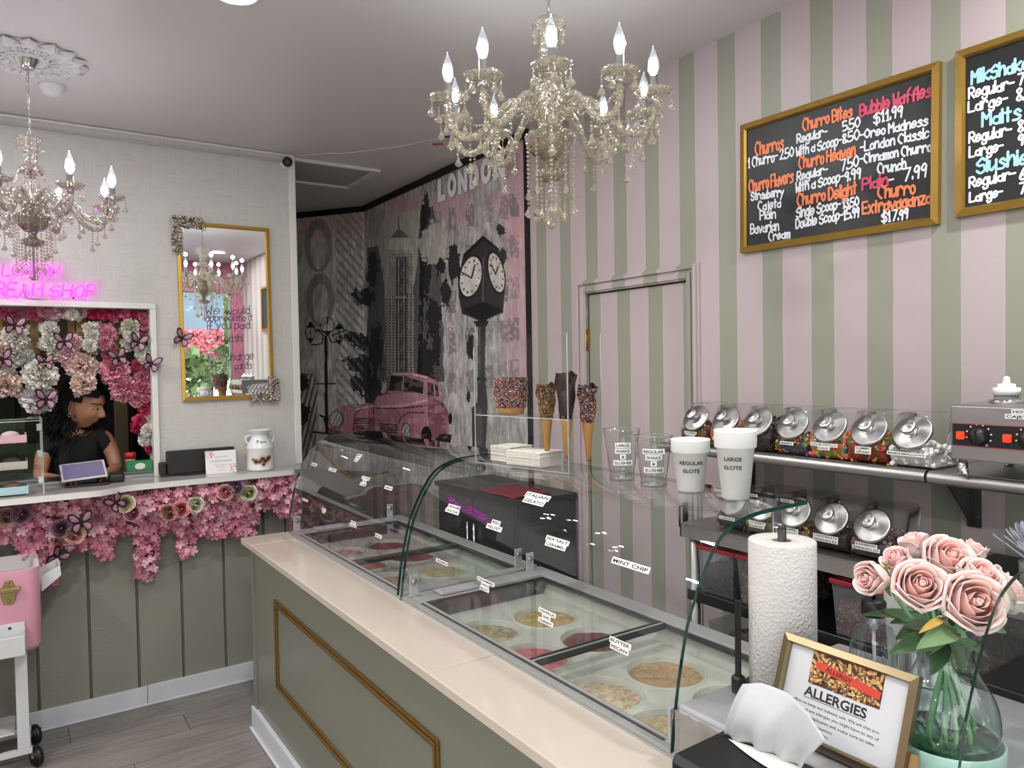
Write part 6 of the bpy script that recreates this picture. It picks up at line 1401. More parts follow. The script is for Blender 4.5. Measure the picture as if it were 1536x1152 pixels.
b = MB(); pts = [at(x, y, 1, YN-.006) for x, y in ((35, 425), (37, 443), (45, 448), (70, 451), (110, 456), (150, 460), (175, 461), (226, 460), (229, 464), (222, 474))]; b.tube([tuple(p_) for p_ in smoothpts(pts, 4)], .0018, 5); b.build('power_cord', M('cord_grey', '8b8580', .5), t)
# ================================================================== MIRROR
t = thing('wall_mirror', 'tall gold framed mirror with handwritten notice about cash and cards', 'mirror', (.955, YN, 1.97))
q = NM.copy(); q.translation = (.722, YN-.002, 1.514); q = q @ Matrix.Rotation(R_(.35), 4, 'Z'); MW, MH = .464, .916
b = MB(); mitre(b, MW, MH, .020, 0, .022, 0, q); b.build('gold_frame', M('mirror_gold', 'c39a45', .35, metal=.6, var=.3, vscale=50, stretch=(8, 1, 1)), t)
mm_, nt, bs, out = nt_new('mirror_silver'); bs.inputs['Metallic'].default_value = 1; bs.inputs['Roughness'].default_value = .0; bs.inputs['Base Color'].default_value = (.93, .94, .95, 1)
b = MB(); b.box(.016, MW-.016, .016, MH-.016, .001, .008, 0, q); b.build('mirror_glass', mm_, t)
def beads(pts_fn, n, name):
    m = MB()
    for i in range(n):
        x, y = pts_fn(); r = random.uniform(.003, .0075); c = 0 if random.random() < .85 else 1; m.ball((x, y, .024+random.uniform(0, .006)), (r, r, r*.8), 7, 4, c, q)
    m.build(name, [M('bead_silver', 'b9b6ae', .25, metal=.85), M('bead_bronze', '7a5f44', .3, metal=.7)], t, kind='stuff')
def tl(): return (random.uniform(-.022, .128), random.uniform(MH-.028, MH+.022)) if random.random() < .5 else (random.uniform(-.022, .024), random.uniform(MH-.17, MH+.022))
def br(): return (random.uniform(MW-.13, MW+.02), random.uniform(-.022, .02)) if random.random() < .5 else (random.uniform(MW-.022, MW+.024), random.uniform(-.022, .115))
beads(tl, 420, 'beaded_corner'); beads(br, 340, 'beaded_corner')
mk = .2604; MYV = YN-.0115
for tx, (x0, y0), (x1, y1), h in [('We', (225, 622), (305, 618), 52), ('would', (345, 625), (480, 618), 48), ('appreciate it', (225, 660), (495, 655), 40), ('if you paid', (235, 708), (480, 702), 46), ('in cash!', (290, 775), (438, 775), 44), ('charge', (345, 888), (500, 880), 46), ('on all', (235, 942), (345, 938), 42), ('cards', (392, 938), (490, 932), 44)]:
    m = MB(); wall_text(m, tx, (250+x0*mk, 310+y0*mk), (250+x1*mk, 310+y1*mk), h*mk, 1, MYV, .0018, 0, 1.6); m.build('written_words', M('marker_plum', '5b3f58', .6), t)
m = MB(); O_ = at(250+242*mk, 310+888*mk, 1, MYV); sts, wd = hand('3'); ribbon(m, sts, O_, (.0042, 0, 0), (0, 0, .007), .002)
ribbon(m, [[np.array([8., 0]), np.array([15., 6])]]+[[np.array([cx+1.4*cos(a), cy_+1.4*sin(a)]) for a in np.linspace(0, 2*pi, 12)] for cx, cy_ in ((8.5, 4.6), (14.5, 1.4))], O_, (.0042, 0, 0), (0, 0, .007), .002); m.build('written_words', M('marker_magenta', 'c0409a', .6), t)
# security camera
t = thing('security_camera', 'small black dome camera at the top corner of the pale wall', 'camera', (1.283, YN-.03, 2.80))
b = MB(); b.lathe([(.032, 0), (.032, .012), (0, .012)], 20, 0, frame_z((1.283, YN, 2.80), (0, -1, 0))); b.build('mount', WHITE, t)
b = MB(); b.ball((1.283, YN-.040, 2.797), (.027, .027, .027), 16, 10); b.lathe([(.021, 0), (.022, .02), (.018, .024), (0, .024)], 18, 0, frame_z((1.283, YN-.045, 2.797), (-.1, -1, -.25))); b.build('camera_ball', BLACKP, t)
# ================================================================== THINGS ON THE LEDGE
t = thing('tip_can', 'white milk can with handles, blue word Tips and sunflowers', 'can', (1.078, 3.992, LZ))
cx, cy_ = 1.078, 3.992
ENA = M('white_enamel', 'dcdcdc', .25, coat=.3)
b = MB(); b.lathe([(0, .001), (.064, .001), (.068, .006), (.0685, .012), (.067, .016), (.067, .112), (.0695, .116), (.0695, .122), (.066, .128), (.060, .145), (.046, .165), (.042, .18), (.044, .192), (.066, .210), (.067, .213), (.062, .2125), (.040, .194), (.038, .15), (0, .15)], 40, 0, T(cx, cy_, LZ), True, False); b.build('can_body', ENA, t)
for s_ in (1, -1):
    b = MB(); b.tube(smoothpts([(cx+s_*.044, cy_, LZ+.184), (cx+s_*.066, cy_-.005, LZ+.182), (cx+s_*.074, cy_-.005, LZ+.168), (cx+s_*.066, cy_-.005, LZ+.148), (cx+s_*.054, cy_, LZ+.138)], 4), .0055, 8); b.build('handle', ENA, t)
az = R_(-98); m = MB(); on_cup(m, 'Tips', cx, cy_, LZ+.152, .0585, .020, az, 0); m.build('blue_word', [M('tips_blue', '3f7fae', .5)], t)
m = MB()
for k, (da, dz, r) in enumerate([(-.42, .052, .024), (.06, .062, .030), (.50, .064, .024), (-.15, .05, .020), (.28, .052, .021), (-.66, .062, .013), (.12, .036, .018), (.66, .072, .015)]):
    a = az+da; R0 = .0676
    for i in range(14):
        b0 = 2*pi*i/14; pts = []
        for (rr_, dd) in ((.45, -.2), (1, 0), (.45, .2)):
            u, v = r*rr_*cos(b0+dd), r*rr_*sin(b0+dd); pts.append((cx+R0*cos(a+u/R0), cy_+R0*sin(a+u/R0), LZ+dz+v))
        m.add(pts, [(0, 1, 2)], k % 2)
    ring = [(cx+(R0+.0005)*cos(a+r*.42*cos(q_)/R0), cy_+(R0+.0005)*sin(a+r*.42*cos(q_)/R0), LZ+dz+r*.42*sin(q_)) for q_ in np.linspace(0, 2*pi, 12, endpoint=False)]; m.add(ring, [tuple(range(12))], 2)
m.build('sunflower_print', [M('sun_orange', '9c6a2a', .5), M('sun_gold', 'b98a3c', .5), M('sun_brown', '3b2a24', .5)], t)
t = thing('notice_card', 'small white card with pink floral corners on the ledge', 'card', (.90, 3.96, LZ)); q = NM.copy(); q.translation = at(309, 709, 2, LZ+.001); 
A = at(309, 709, 1, 3.985); B_ = at(354, 705, 1, 3.985); A[2] = B_[2] = LZ+.001; B_[1] -= .012; ang = math.atan2(B_[1]-A[1], B_[0]-A[0]); q = Matrix.Translation(A) @ Matrix.Rotation(ang, 4, 'Z') @ NM @ Matrix.Rotation(R_(-8), 4, 'X'); Wd = float(np.linalg.norm(B_-A)); Hd = .118
b = MB(); b.box(0, Wd, 0, Hd, -.003, 0, 0, q); b.build('card', M('card_white', 'e4e2e2', .4), t); m = MB()
for y, x0, x1, h in ((.085, .3, .72, .004), (.063, .15, .86, .007), (.045, .28, .68, .004), (.034, .35, .62, .004), (.018, .42, .6, .003)):
    r7 = random.Random(int(y*1000)); xx = x0
    while xx < x1:                                   # rows of fine illegible print
        w7 = r7.uniform(.02, .06); m.box(Wd*xx, Wd*min(x1, xx+w7), y, y+h*.55, .0006, .0008, 0, q); xx += w7+.014
m.build('print', M('print_soft_grey', '8d8a92', .6), t); m = MB()
for i in range(46):
    c = (random.uniform(.0, .28)*Wd, Hd-random.uniform(0, .3)*Hd) if i % 2 else (Wd-random.uniform(0, .22)*Wd, random.uniform(0, .38)*Hd); r = random.uniform(.002, .005); m.add([(c[0]+r*cos(a), c[1]+r*sin(a), .0009) for a in np.linspace(0, 2*pi, 7)[:-1]], [tuple(range(6))], 0, False, q)
m.build('floral_corner', M('soft_pink_print', 'e0a9a6', .6), t)
t = thing('till_screen', 'black screen turned away on the ledge behind the white card', 'screen', (.80, 4.03, LZ)); 
b = MB(); q = T(.80, 4.055, LZ, rx=R_(-8)); b.box(-.165, .165, -.012, .012, .006, .128, 0, q); b.build('screen_back', BLACKP, t, bevel=.005)
b = MB(); b.box(-.2, -.172, -.035, .02, .008, .075, 0, q); b.tube([tuple(q @ Vector((-.185, -.01, z))) for z in (.02, .035, .05, .065)], .018, 12); b.build('side_scanner', BLACKP, t, bevel=.005)
b = MB(); b.box(-.10, .10, -.02, .05, .001, .010, 0, T(.80, 4.045, LZ)); b.build('stand', BLACKP, t, bevel=.002)
t = thing('card_reader', 'small black card reader beside the tablet', 'card reader', (.408, 4.035, LZ)); b = MB(); b.box(-.035, .035, -.03, .04, .001, .040, 0, T(.408, 4.035, LZ, rz=R_(-6))); b.build('body', BLACKP, t, bevel=.009); b = MB(); b.box(-.030, .030, -.024, .034, .0405, .043, 0, T(.408, 4.035, LZ, rz=R_(-6))); b.build('lid', BLACK, t, bevel=.002)
t = thing('tablet_register', 'white framed tablet register on a black stand, screen catching pink light', 'tablet', (.27, 3.99, LZ))
TB = [at(92.4, 722.4, 2, 1.172), at(162, 713, 2, 1.182), None, None]
b = MB(); X_ = Vector(TB[1]-TB[0]); Wt = X_.length; X_.normalize(); Yt = Vector((X_.y*-1*-1, 0, 0)); Yh = Vector((-X_.y, X_.x, 0)); Yt = (Yh*cos(R_(24))+Vector((0, 0, 1))*sin(R_(24))).normalized(); Zt = X_.cross(Yt); O_ = Vector(TB[0])
q = Matrix(((X_.x, Yt.x, Zt.x, O_.x), (X_.y, Yt.y, Zt.y, O_.y), (X_.z, Yt.z, Zt.z, O_.z), (0, 0, 0, 1))); Ht = .155
b.box(0, Wt, 0, Ht, -.008, 0, 0, q); b.build('tablet_body', M('tablet_white', 'c9c8cc', .3), t, bevel=.003)
b = MB(); b.box(.010, Wt-.010, .010, Ht-.010, .0002, .0009, 0, q); b.build('screen', M('tablet_screen', '6f6a86', .06, spec=.9, emit='6a5f86', es=.25), t)
b = MB(); b.box(-.09, .09, -.05, .05, .001, .010, 0, T(.285, 4.015, LZ, rz=ang)); b.box(-.05, .05, -.02, .03, .01, .05, 0, T(.275, 4.03, LZ, rz=ang)); b.build('stand', BLACKP, t, bevel=.004)
t = thing('red_lidded_jar', 'small jar with a red lid inside the serving window', 'jar', (.49, 4.19, 1.17)); b = MB(); b.lathe([(0, 0), (.024, 0), (.024, .055), (.02, .06), (0, .06)], 20, 0, T(.49, 4.20, 1.171)); b.build('body', M('jar_tan', 'a8915c', .4), t); b = MB(); b.lathe([(.026, 0), (.026, .030), (0, .032)], 20, 0, T(.49, 4.20, 1.2315)); b.build('lid', M('lid_red', 'a01c28', .4), t)
t = thing('green_box', 'small green carton with a white oval on the window track', 'box', (.535, 4.14, 1.17)); b = MB(); b.box(.465, .58, 4.120, 4.175, 1.169, 1.222); b.build('carton', M('carton_green', '2c7a48', .5), t, bevel=.001)
m = MB(); m.add([(.523+.024*cos(a), 4.119, 1.197+.016*sin(a)) for a in np.linspace(0, 2*pi, 24, endpoint=False)], [tuple(range(24))]); m.build('oval_label', M('label_pale', 'd5ddd4', .5), t)
# acrylic bakery case at the left edge
t = thing('acrylic_pastry_case', 'clear acrylic pastry case with pastel trays at the left picture edge', 'display case', (-.15, 3.95, LZ))
b = MB(); x0, x1, y0, y1, z0, z1 = -.42, .106, 3.835, 4.06, LZ+.001, 1.475
for vs in ([(x0, y0, z0), (x1, y0, z0), (x1, y0, z1), (x0, y0, z1)], [(x1, y0, z0), (x1, y1, z0), (x1, y1, z1), (x1, y0, z1)], [(x0, y0, z1), (x1, y0, z1), (x1, y1, z1), (x0, y1, z1)], [(x0, y1, z0), (x1, y1, z0), (x1, y1, z1), (x0, y1, z1)]): b.add(vs, [(0, 1, 2, 3)])
b.build('walls', CLEAR, t); b = MB()
for z in (z0+.11, z0+.225): b.add([(x0, y0+.006, z), (x1-.004, y0+.006, z), (x1-.004, y1-.006, z), (x0, y1-.006, z)], [(0, 1, 2, 3)])
b.build('shelf', CLEAR, t); b = MB()
for x in (x1-.003,):
    for y in (y0, y1-.003): b.box(x, x+.004, y, y+.004, z0, z1)
b.box(x0, x1, y0-.001, y0+.003, z1-.012, z1-.008); b.box(x0, x1, y0-.0005, y0+.003, z1-.001, z1+.001); b.build('polished_edges', EG, t)
for z in (z0+.05, z0+.165, z0+.28):
  b = MB(); b.box(x1-.02, x1+.001, y0-.002, y0+.01, z, z+.03)
  b.build('hinge', G('acrylic_hinge', 'e2e6e6', refl=4, body=.5, bodycol='d2d4d4'), t, bevel=.002)
for nm, z, c in (('pink', z0+.23, 'dcb0b8'), ('beige', z0+.115, 'b8b0a8'), ('blue', z0+.006, 'a9c6d0')):
    t2 = thing('pastry_tray', '%s tray of pastries inside the acrylic case' % {'pink': 'pale pink upper', 'beige': 'grey beige middle', 'blue': 'pale blue bottom'}[nm], 'tray', (-.16, 3.95, z), group='pastel trays in the acrylic case'); b = MB(); b.box(-.38, .05, 3.86, 4.03, z, z+.006); b.box(-.38, .05, 3.86, 3.866, z+.006, z+.034); b.box(.044, .05, 3.866, 4.03, z+.006, z+.034); b.build('tray', M('tray_'+nm, c, .35), t2, bevel=.002)
    m = MB()
    for k in range(5): m.ball((-.33+.08*k, 3.945, z+.026), (.036, .05, .022), 14, 8, 0)
    m.build('pastries', M('pastry_'+nm, {'pink': 'c9b0b8', 'beige': '4a3d3c', 'blue': '7a5540'}[nm], .6, var=.2, bmp=.3, bscale=40), t2)
# ================================================================== PINK PATIO COOLER
PK_ = M('cooler_pink', 'd79aac', .3, coat=.3); CWH = M('cart_white', 'cfd0d2', .4, var=.05); CX0, CX1, CY0, CY1, CZ0, CZ1 = -.62, .078, 3.69, 4.01, .503, .856
t = thing('cooler_cart', 'pink patio cooler on a white wheeled frame with brass bottle opener', 'cooler', (-.27, 3.85, 0))
def rrect(x0, x1, y0, y1, r, n=6):
    P = []
    for cx_, cy2, a0 in ((x1-r, y1-r, 0), (x0+r, y1-r, 90), (x0+r, y0+r, 180), (x1-r, y0+r, 270)):
        for k in range(n+1): a = R_(a0+90*k/n); P.append((cx_+r*cos(a), cy2+r*sin(a)))
    return P
Po, Pi = rrect(CX0, CX1, CY0, CY1, .045), rrect(CX0+.02, CX1-.02, CY0+.02, CY1-.02, .03); n = len(Po)
b = MB(); lv = [(Po, CZ0+.01, .97), (Po, CZ0+.03, 1), (Po, CZ1-.01, 1), (Po, CZ1, .995), (Pi, CZ1, 1), (Pi, CZ0+.06, 1)]; vs = []
mx_, my_ = (CX0+CX1)/2, (CY0+CY1)/2
for P_, z, s_ in lv: vs += [(mx_+(x-mx_)*s_, my_+(y-my_)*s_, z) for x, y in P_]
fs = [(r*n+k, r*n+(k+1) % n, (r+1)*n+(k+1) % n, (r+1)*n+k) for r in range(3) for k in range(n)]; b.add(vs, fs+[tuple(range(n-1, -1, -1))], 0, True); b.add(vs, [(r*n+k, r*n+(k+1) % n, (r+1)*n+(k+1) % n, (r+1)*n+k) for r in (3, 4) for k in range(n)]+[tuple(range(5*n, 6*n))], 1, True); b.build('tub', [PK_, M('cooler_inner', 'c9c2c4', .4)], t)
p0 = at(13, 890, 1, CY0); b = MB(); oz = p0[2]; ox = p0[0]
b.prism([(-.018, -.045), (.018, -.045), (.026, -.01), (.022, .03), (.012, .055), (-.012, .055), (-.022, .03), (-.026, -.01)], 0, .004, 0, Matrix.Translation((ox, CY0-.001, oz)) @ NM); b.box(-.042, .042, .012, .026, .004, .03, 0, Matrix.Translation((ox, CY0-.001, oz)) @ NM); b.ball((ox, CY0-.006, oz+.045), .006); b.ball((ox, CY0-.006, oz-.03), .006)
b.build('bottle_opener', M('opener_brass', 'a08c5c', .35, metal=.8), t, bevel=.003)
b = MB(); tx1 = at(38, 960, 1, CY0-.06)[0]; b.box(CX0+.12, tx1, CY0-.064, CY0-.060, .520, .60); b.box(CX0+.12, tx1, CY0-.064, CY0-.001, .518, .522); b.box(tx1-.004, tx1, CY0-.064, CY0-.001, .520, .625); b.box(CX0+.12, tx1, CY0-.006, CY0-.001, .52, .64); b.build('cap_tray', CWH, t, bevel=.002)
b = MB(); b.lathe([(.006, 0), (.004, .004), (0, .004)], 10, 0, frame_z((at(15, 950, 1, CY0)[0], CY0-.006, .622), (0, -1, 0))); b.build('screw', BLACKP, t)
b = MB(); b.box(CX1-.002, CX1+.006, 3.80, 3.90, .73, .82); b.add([(CX1+.004, 3.77, .80), (CX1+.072, 3.76, .835), (CX1+.072, 3.92, .835), (CX1+.004, 3.93, .80), (CX1+.004, 3.77, .735), (CX1+.075, 3.76, .795), (CX1+.075, 3.92, .795), (CX1+.004, 3.93, .735)], [(0, 1, 5, 4), (2, 3, 7, 6), (1, 2, 6, 5), (4, 5, 6, 7)]); hd = b.build('handle', CWH, t); hd.modifiers.new('t', 'SOLIDIFY').thickness = .004
for x in (CX0+.06, .0):
    for y in (3.735, 3.965): b = MB(); b.box(x-.022, x+.022, y-.012, y+.012, .088, .512); b.build('leg', CWH, t, bevel=.002)
b = MB()
for y in (3.735, 3.965): b.box(CX0+.03, .030, y-.014, y+.014, .066, .088)
for x in (CX0+.045, .012): b.box(x-.014, x+.014, 3.749, 3.951, .067, .087)
b.box(CX0+.08, -.03, 3.75, 3.95, .15, .158); b.build('lower_frame', CWH, t, bevel=.002)
for x in (CX0+.05, .035):
    for y in (3.735, 3.965):
        wh = MB(); wh.lathe([(.039, -.012), (.0425, -.008), (.0425, .008), (.039, .012), (.008, .0125), (0, .0125)], 24, 0, T(x+.008, y, .043, ry=R_(90), rz=R_(25))); wh.lathe([(0, -.0125), (.039, -.012)], 24, 0, T(x+.008, y, .043, ry=R_(90), rz=R_(25))); ww = wh.build('caster', BLACKP, t)
        m = MB(); m.add([(0, 0, 0)], [], 0)
        m = MB(); q = T(x+.008, y, .043, rz=R_(25))
        for s_ in (-.0155, .0155): m.prism([(-.012, -.006), (.012, -.006), (.024, .0255), (-.022, .0255)], s_-.001, s_+.001, 0, q @ Matrix(((0, 0, 1, 0), (1, 0, 0, 0), (0, 1, 0, 0), (0, 0, 0, 1))))
        m.tube([tuple(q @ Vector((-.02, 0, 0))), tuple(q @ Vector((.02, 0, 0)))], .004, 8); m.box(-.02, .02, -.024, .024, .0235, .0260, 0, q); m.box(.0, .012, .024, .056, .018, .028, 0, q); m.build('fork', CHROME, ww)
# ================================================================== CHANDELIERS
def crystal(name, tint, body, bodycol, refl=3.4):
    return G(name, tint, rough=.04, refl=refl, ior=1.55, body=body, bodycol=bodycol, bmp=.55, bscale=90)
BULBC = M('bulb_core', 'ffffff', .4, emit='f2f6ff', es=26); BULBG = G('bulb_glass', 'f6faff', refl=2.5, body=.10, bodycol='ffffff')
def chandelier(cx, cy, ztop, s_, na, off, label, CR1, CR2, arm_r, group=None):
    """ztop: top of the crown; heights below scale with s_"""
    t = thing('crystal_chandelier', label, 'chandelier', (cx, cy, ztop))
    L = lambda z: ztop-z*s_
    b = MB(); b.lathe([(.047, 0), (.046, -.004), (.025, -.048), (.022, -.05), (0, -.05)], 28, 0, T(cx, cy, H-.0005)); b.build('ceiling_canopy', CHROME, t)
    b = MB(); z = H-.05; k = 0
    while z > ztop+.004:                              # chain links turned alternately
        pts = []
        for i in range(10):
            a = 2*pi*i/10; u, v = .0052*cos(a), .0125*sin(a); pts.append((cx+(u if k % 2 else 0), cy+(0 if k % 2 else u), z-.0125+v))
        b.tube(pts, .0013, 5, closed=True); z -= .0205; k += 1
    b.tube([(cx+.004, cy, H-.05), (cx+.003, cy+.003, (H+ztop)/2), (cx, cy, ztop)], .0011, 5); b.build('chain', CHROME, t)
    b = MB(); b.tube([(cx, cy, ztop+.002), (cx, cy, L(.60))], .004, 8); b.build('rod', CHROME, t)
    # crown
    b = MB(); b.lathe([(.012, 0), (.040*s_, .002), (.047*s_, -.008), (.047*s_, -.020), (.030*s_, -.030), (.026*s_, -.050), (.027*s_, -.085), (.018*s_, -.110), (.012, -.112)], 32, 0, T(cx, cy, ztop), True, False, flute=.06, nf=10); b.build('crown', CR1, t)
    b = MB(); b.lathe([(.010, -.112*s_), (.030*s_, -.118*s_), (.046*s_, -.135*s_), (.048*s_, -.150*s_), (.040*s_, -.145*s_), (.010, -.130*s_)], 32, 0, T(cx, cy, ztop), True, False, flute=.05, nf=12); b.build('upper_dome', CR1, t)
    b = MB(); pf = [(.010, .155), (.016, .165), (.024, .185), (.030, .21), (.026, .235), (.016, .255), (.020, .27), (.030, .285), (.034, .305), (.022, .325), (.016, .335)]; b.lathe([(r*s_, -z_*s_) for r, z_ in pf], 28, 0, T(cx, cy, ztop), True, False, flute=.05, nf=12); b.build('column', CR1, t)
    b = MB(); pf = [(.018, .318), (.060, .322), (.074, .330), (.073, .345), (.060, .372), (.038, .392), (.020, .400)]; b.lathe([(r*s_, -z_*s_) for r, z_ in pf], 36, 0, T(cx, cy, ztop), True, False, flute=.045, nf=14); b.build('lower_bowl', CR2, t)
    b = MB(); pf = [(.016, .40), (.014, .415), (.020, .425), (.042, .432), (.045, .440), (.040, .455), (.018, .462), (0, .463)]; b.lathe([(r*s_, -z_*s_) for r, z_ in pf], 32, 0, T(cx, cy, ztop), True, False, flute=.05, nf=12); b.build('lower_dish', CR2, t)
    b = MB(); b.lathe([(0, .0), (.010, -.004), (.0155, -.014), (.0155, -.020), (.009, -.030), (0, -.034)], 8, 0, T(cx, cy, L(.565)), False, False); b.build('finial_ball', CR1, t)
    def bead_line(pts, r=.0048, step=.0122):
        m = MB(); P = [Vector(p_) for p_ in pts]; acc = 0
        for a, c in zip(P[:-1], P[1:]):
            Ls = (c-a).length; d = acc
            while d < Ls: p_ = a.lerp(c, d/Ls); m.ball(tuple(p_), (r, r, r*1.05), 7, 4, 0, None, smooth=False); d += step
            acc = d-Ls
        return m
    def drop(m, p, h=.032, w_=.0105, turn=0):
        m.lathe([(0, 0), (.0025, -.003), (.004, -.010), (w_, -h*.74), (w_*.45, -h*.95), (0, -h)], 5, 0, T(p[0], p[1], p[2], rz=turn), False, False)
    # strands under bowl and dish, swags from the dome
    for k in range(10):
        a = 2*pi*k/10+off; r = .069*s_; p0 = (cx+r*cos(a), cy+r*sin(a), L(.345)); ln = (.13 if k % 2 else .19)*s_
        m = bead_line([p0, (p0[0], p0[1], p0[2]-ln)]); drop(m, (p0[0], p0[1], p0[2]-ln), .036*s_, .0135*s_, a); m.build('bead_strand', CR1, t)
    for k in range(6):
        a = 2*pi*k/6+off+.3; r = .041*s_; p0 = (cx+r*cos(a), cy+r*sin(a), L(.45)); ln = (.09 if k % 2 else .075)*s_
        m = bead_line([p0, (p0[0], p0[1], p0[2]-ln)]); drop(m, (p0[0], p0[1], p0[2]-ln), .036*s_, .0135*s_, a); m.build('bead_strand', CR1, t)
    m = bead_line([(cx, cy, L(.463)), (cx, cy, L(.56))], .003); m.build('bead_strand', CR1, t)
    for k in range(6):
        a = 2*pi*k/6+off; m = MB(); r = .046*s_; drop(m, (cx+r*cos(a), cy+r*sin(a), ztop-.024), .034*s_, .0095*s_, a); m.build('crown_drop', CR1, t)
    # one arm, then copies
    a0 = off; D = np.array([cos(a0), sin(a0), 0]); C0 = np.array([cx, cy, 0])
    def P(r, z): return tuple(C0+D*r+np.array([0, 0, L(z)]))
    R = arm_r; prof = [(.022, .335), (.035, .275), (.10*R/.3, .238), (.155*R/.3, .275), (.205*R/.3, .335), (.258*R/.3, .352), (.295*R/.3, .318), (R, .262)]
    pts = smoothpts([P(r, z_) for r, z_ in prof], 7); am = MB(); am.tube([tuple(p_) for p_ in pts], .0098*s_, 10)
    for i in range(0, len(pts)-1):                     # twisted rope relief
        pass
    tw = []; 
    for ph in (0, pi):
        q_ = []
        for i in range(len(pts)*3):
            u = i/(len(pts)*3-1)*(len(pts)-1); k = min(int(u), len(pts)-2); p_ = np.array(pts[k])*(1-(u-k))+np.array(pts[k+1])*(u-k); tg_ = np.array(pts[k+1])-np.array(pts[k]); tg_ /= np.linalg.norm(tg_); sd = np.cross(tg_, D); sd = np.array([-D[1], D[0], 0]); up_ = np.cross(tg_, sd)
            th = i*.42+ph; q_.append(tuple(p_+(sd*cos(th)+up_*sin(th))*.0095*s_))
        am.tube(q_, .0022*s_, 4)
    arm = am.build('arm', CR1, t, world=False); arm.matrix_basis = Matrix.Identity(4)
    # geometry is in world space: shift to the root frame so that copies can spin about the axis
    def relocate(o): 
        me = o.data; n = len(me.vertices); co = np.empty(n*3); me.vertices.foreach_get('co', co); co = co.reshape(-1, 3)-np.array([cx, cy, ztop]); me.vertices.foreach_set('co', co.ravel()); me.update()
    relocate(arm); subs = []
    zp = L(.262)
    b = MB(); pc = C0+D*R+np.array([0, 0, zp]); b.lathe([(.006, -.004), (.014, -.002), (.034*s_, .004), (.048*s_, .014), (.052*s_, .021), (.047*s_, .019), (.032*s_, .009), (.006, .006)], 32, 0, T(*pc), True, False, flute=.055, nf=12); subs.append(b.build('bobeche', CR1, arm, world=False))
    b = MB(); b.lathe([(.0135*s_, -.012), (.0135*s_, .002), (.011, .006), (.0108, .058*s_), (.008, .060*s_), (0, .060*s_)], 16, 0, T(*pc)); subs.append(b.build('candle_sleeve', CHROME, arm, world=False))
    zb = .060*s_; b = MB(); bp = smoothpts([(0, 0), (.008, .001), (.0145, .015), (.0165, .029), (.0142, .046), (.008, .064), (.0028, .077), (0, .085)], 2); b.lathe([(max(0, p_[0]), p_[1]+zb) for p_ in bp], 16, 0, T(*pc), True, False); bu = b.build('bulb', BULBG, arm, world=False); subs.append(bu)
    b = MB(); b.ball((pc[0], pc[1], pc[2]+zb+.028), (.0098, .0098, .022), 10, 8); core = b.build('glow', BULBC, arm, world=False); subs.append(core)
    for k in range(5):
        a = 2*pi*k/5+.4; m = bead_line([(pc[0]+.048*s_*cos(a), pc[1]+.048*s_*sin(a), pc[2]+.010), (pc[0]+.048*s_*cos(a), pc[1]+.048*s_*sin(a), pc[2]-.006)], .003, .007); drop(m, (pc[0]+.048*s_*cos(a), pc[1]+.048*s_*sin(a), pc[2]-.008), .034*s_, .0135*s_, a); subs.append(m.build('crystal_drop', CR1, arm, world=False))
    for (rr, z1, ln) in ((R*.98, .30, .055), (R*.80, .36, .06), (R*.62, .32, .05)):
        p_ = P(rr, z1); m = bead_line([p_, (p_[0], p_[1], p_[2]-ln*s_)], .0042, .0105); drop(m, (p_[0], p_[1], p_[2]-ln*s_), .034*s_, .0135*s_, a0); subs.append(m.build('crystal_drop', CR1, arm, world=False))
    q1, q2 = P(.046*s_, .15), P(R*.40, .24); m = bead_line([tuple(np.array(q1)*(1-u)+np.array(q2)*u-np.array([0, 0, .06*s_*sin(pi*u)])) for u in np.linspace(0, 1, 8)], .0036, .0088); subs.append(m.build('bead_swag', CR1, arm, world=False))
    q1, q2 = P(R*.42, .25), P(R*.97, .28); m = bead_line([tuple(np.array(q1)*(1-u)+np.array(q2)*u-np.array([0, 0, .05*s_*sin(pi*u)])) for u in np.linspace(0, 1, 8)], .003, .0085); subs.append(m.build('bead_swag', CR1, arm, world=False))
    for o in subs: relocate(o)
    lp = bpy.data.lights.new('bulb_light', 'POINT'); lp.energy = .3; lp.shadow_soft_size = .014; lp.color = (.93, .96, 1)
    for k in range(na):
        if k:
            a2 = arm.copy(); COL.objects.link(a2); a2.rotation_euler = (0, 0, 2*pi*k/na)
            for o in subs: c = o.copy(); COL.objects.link(c); c.parent = a2
        a = off+2*pi*k/na; lo = bpy.data.objects.new('bulb_light', lp); COL.objects.link(lo); lo.parent = t; lo.location = (R*cos(a), R*sin(a), zp-ztop+.060*s_+.1*s_)
    return t
CR_A = crystal('champagne_crystal', 'faf6ea', .20, 'e9e2cc'); CR_B = crystal('champagne_bowl', 'd9cfb8', .5, 'a3977c')
CR_C = crystal('smoky_crystal', 'f3ece6', .20, 'cfc3b8'); CR_D = crystal('smoky_bowl', 'cbbfb2', .45, '857a6e')
# the near arm points at the viewer
cc = (1.322, 1.741); aim = math.atan2(-cc[1], -cc[0])
chandelier(cc[0], cc[1], 2.668, 1.0, 10, aim+.02, 'nearer ten-armed crystal chandelier with lit bulbs before the striped wall', CR_A, CR_B, .300)
cc = (.083, 3.30); aim = math.atan2(-cc[1], -cc[0])
chandelier(cc[0], cc[1], 2.548, .88, 8, aim+R_(25), 'farther crystal chandelier over the serving ledge, pink glints in its drops', CR_C, CR_D, .275)
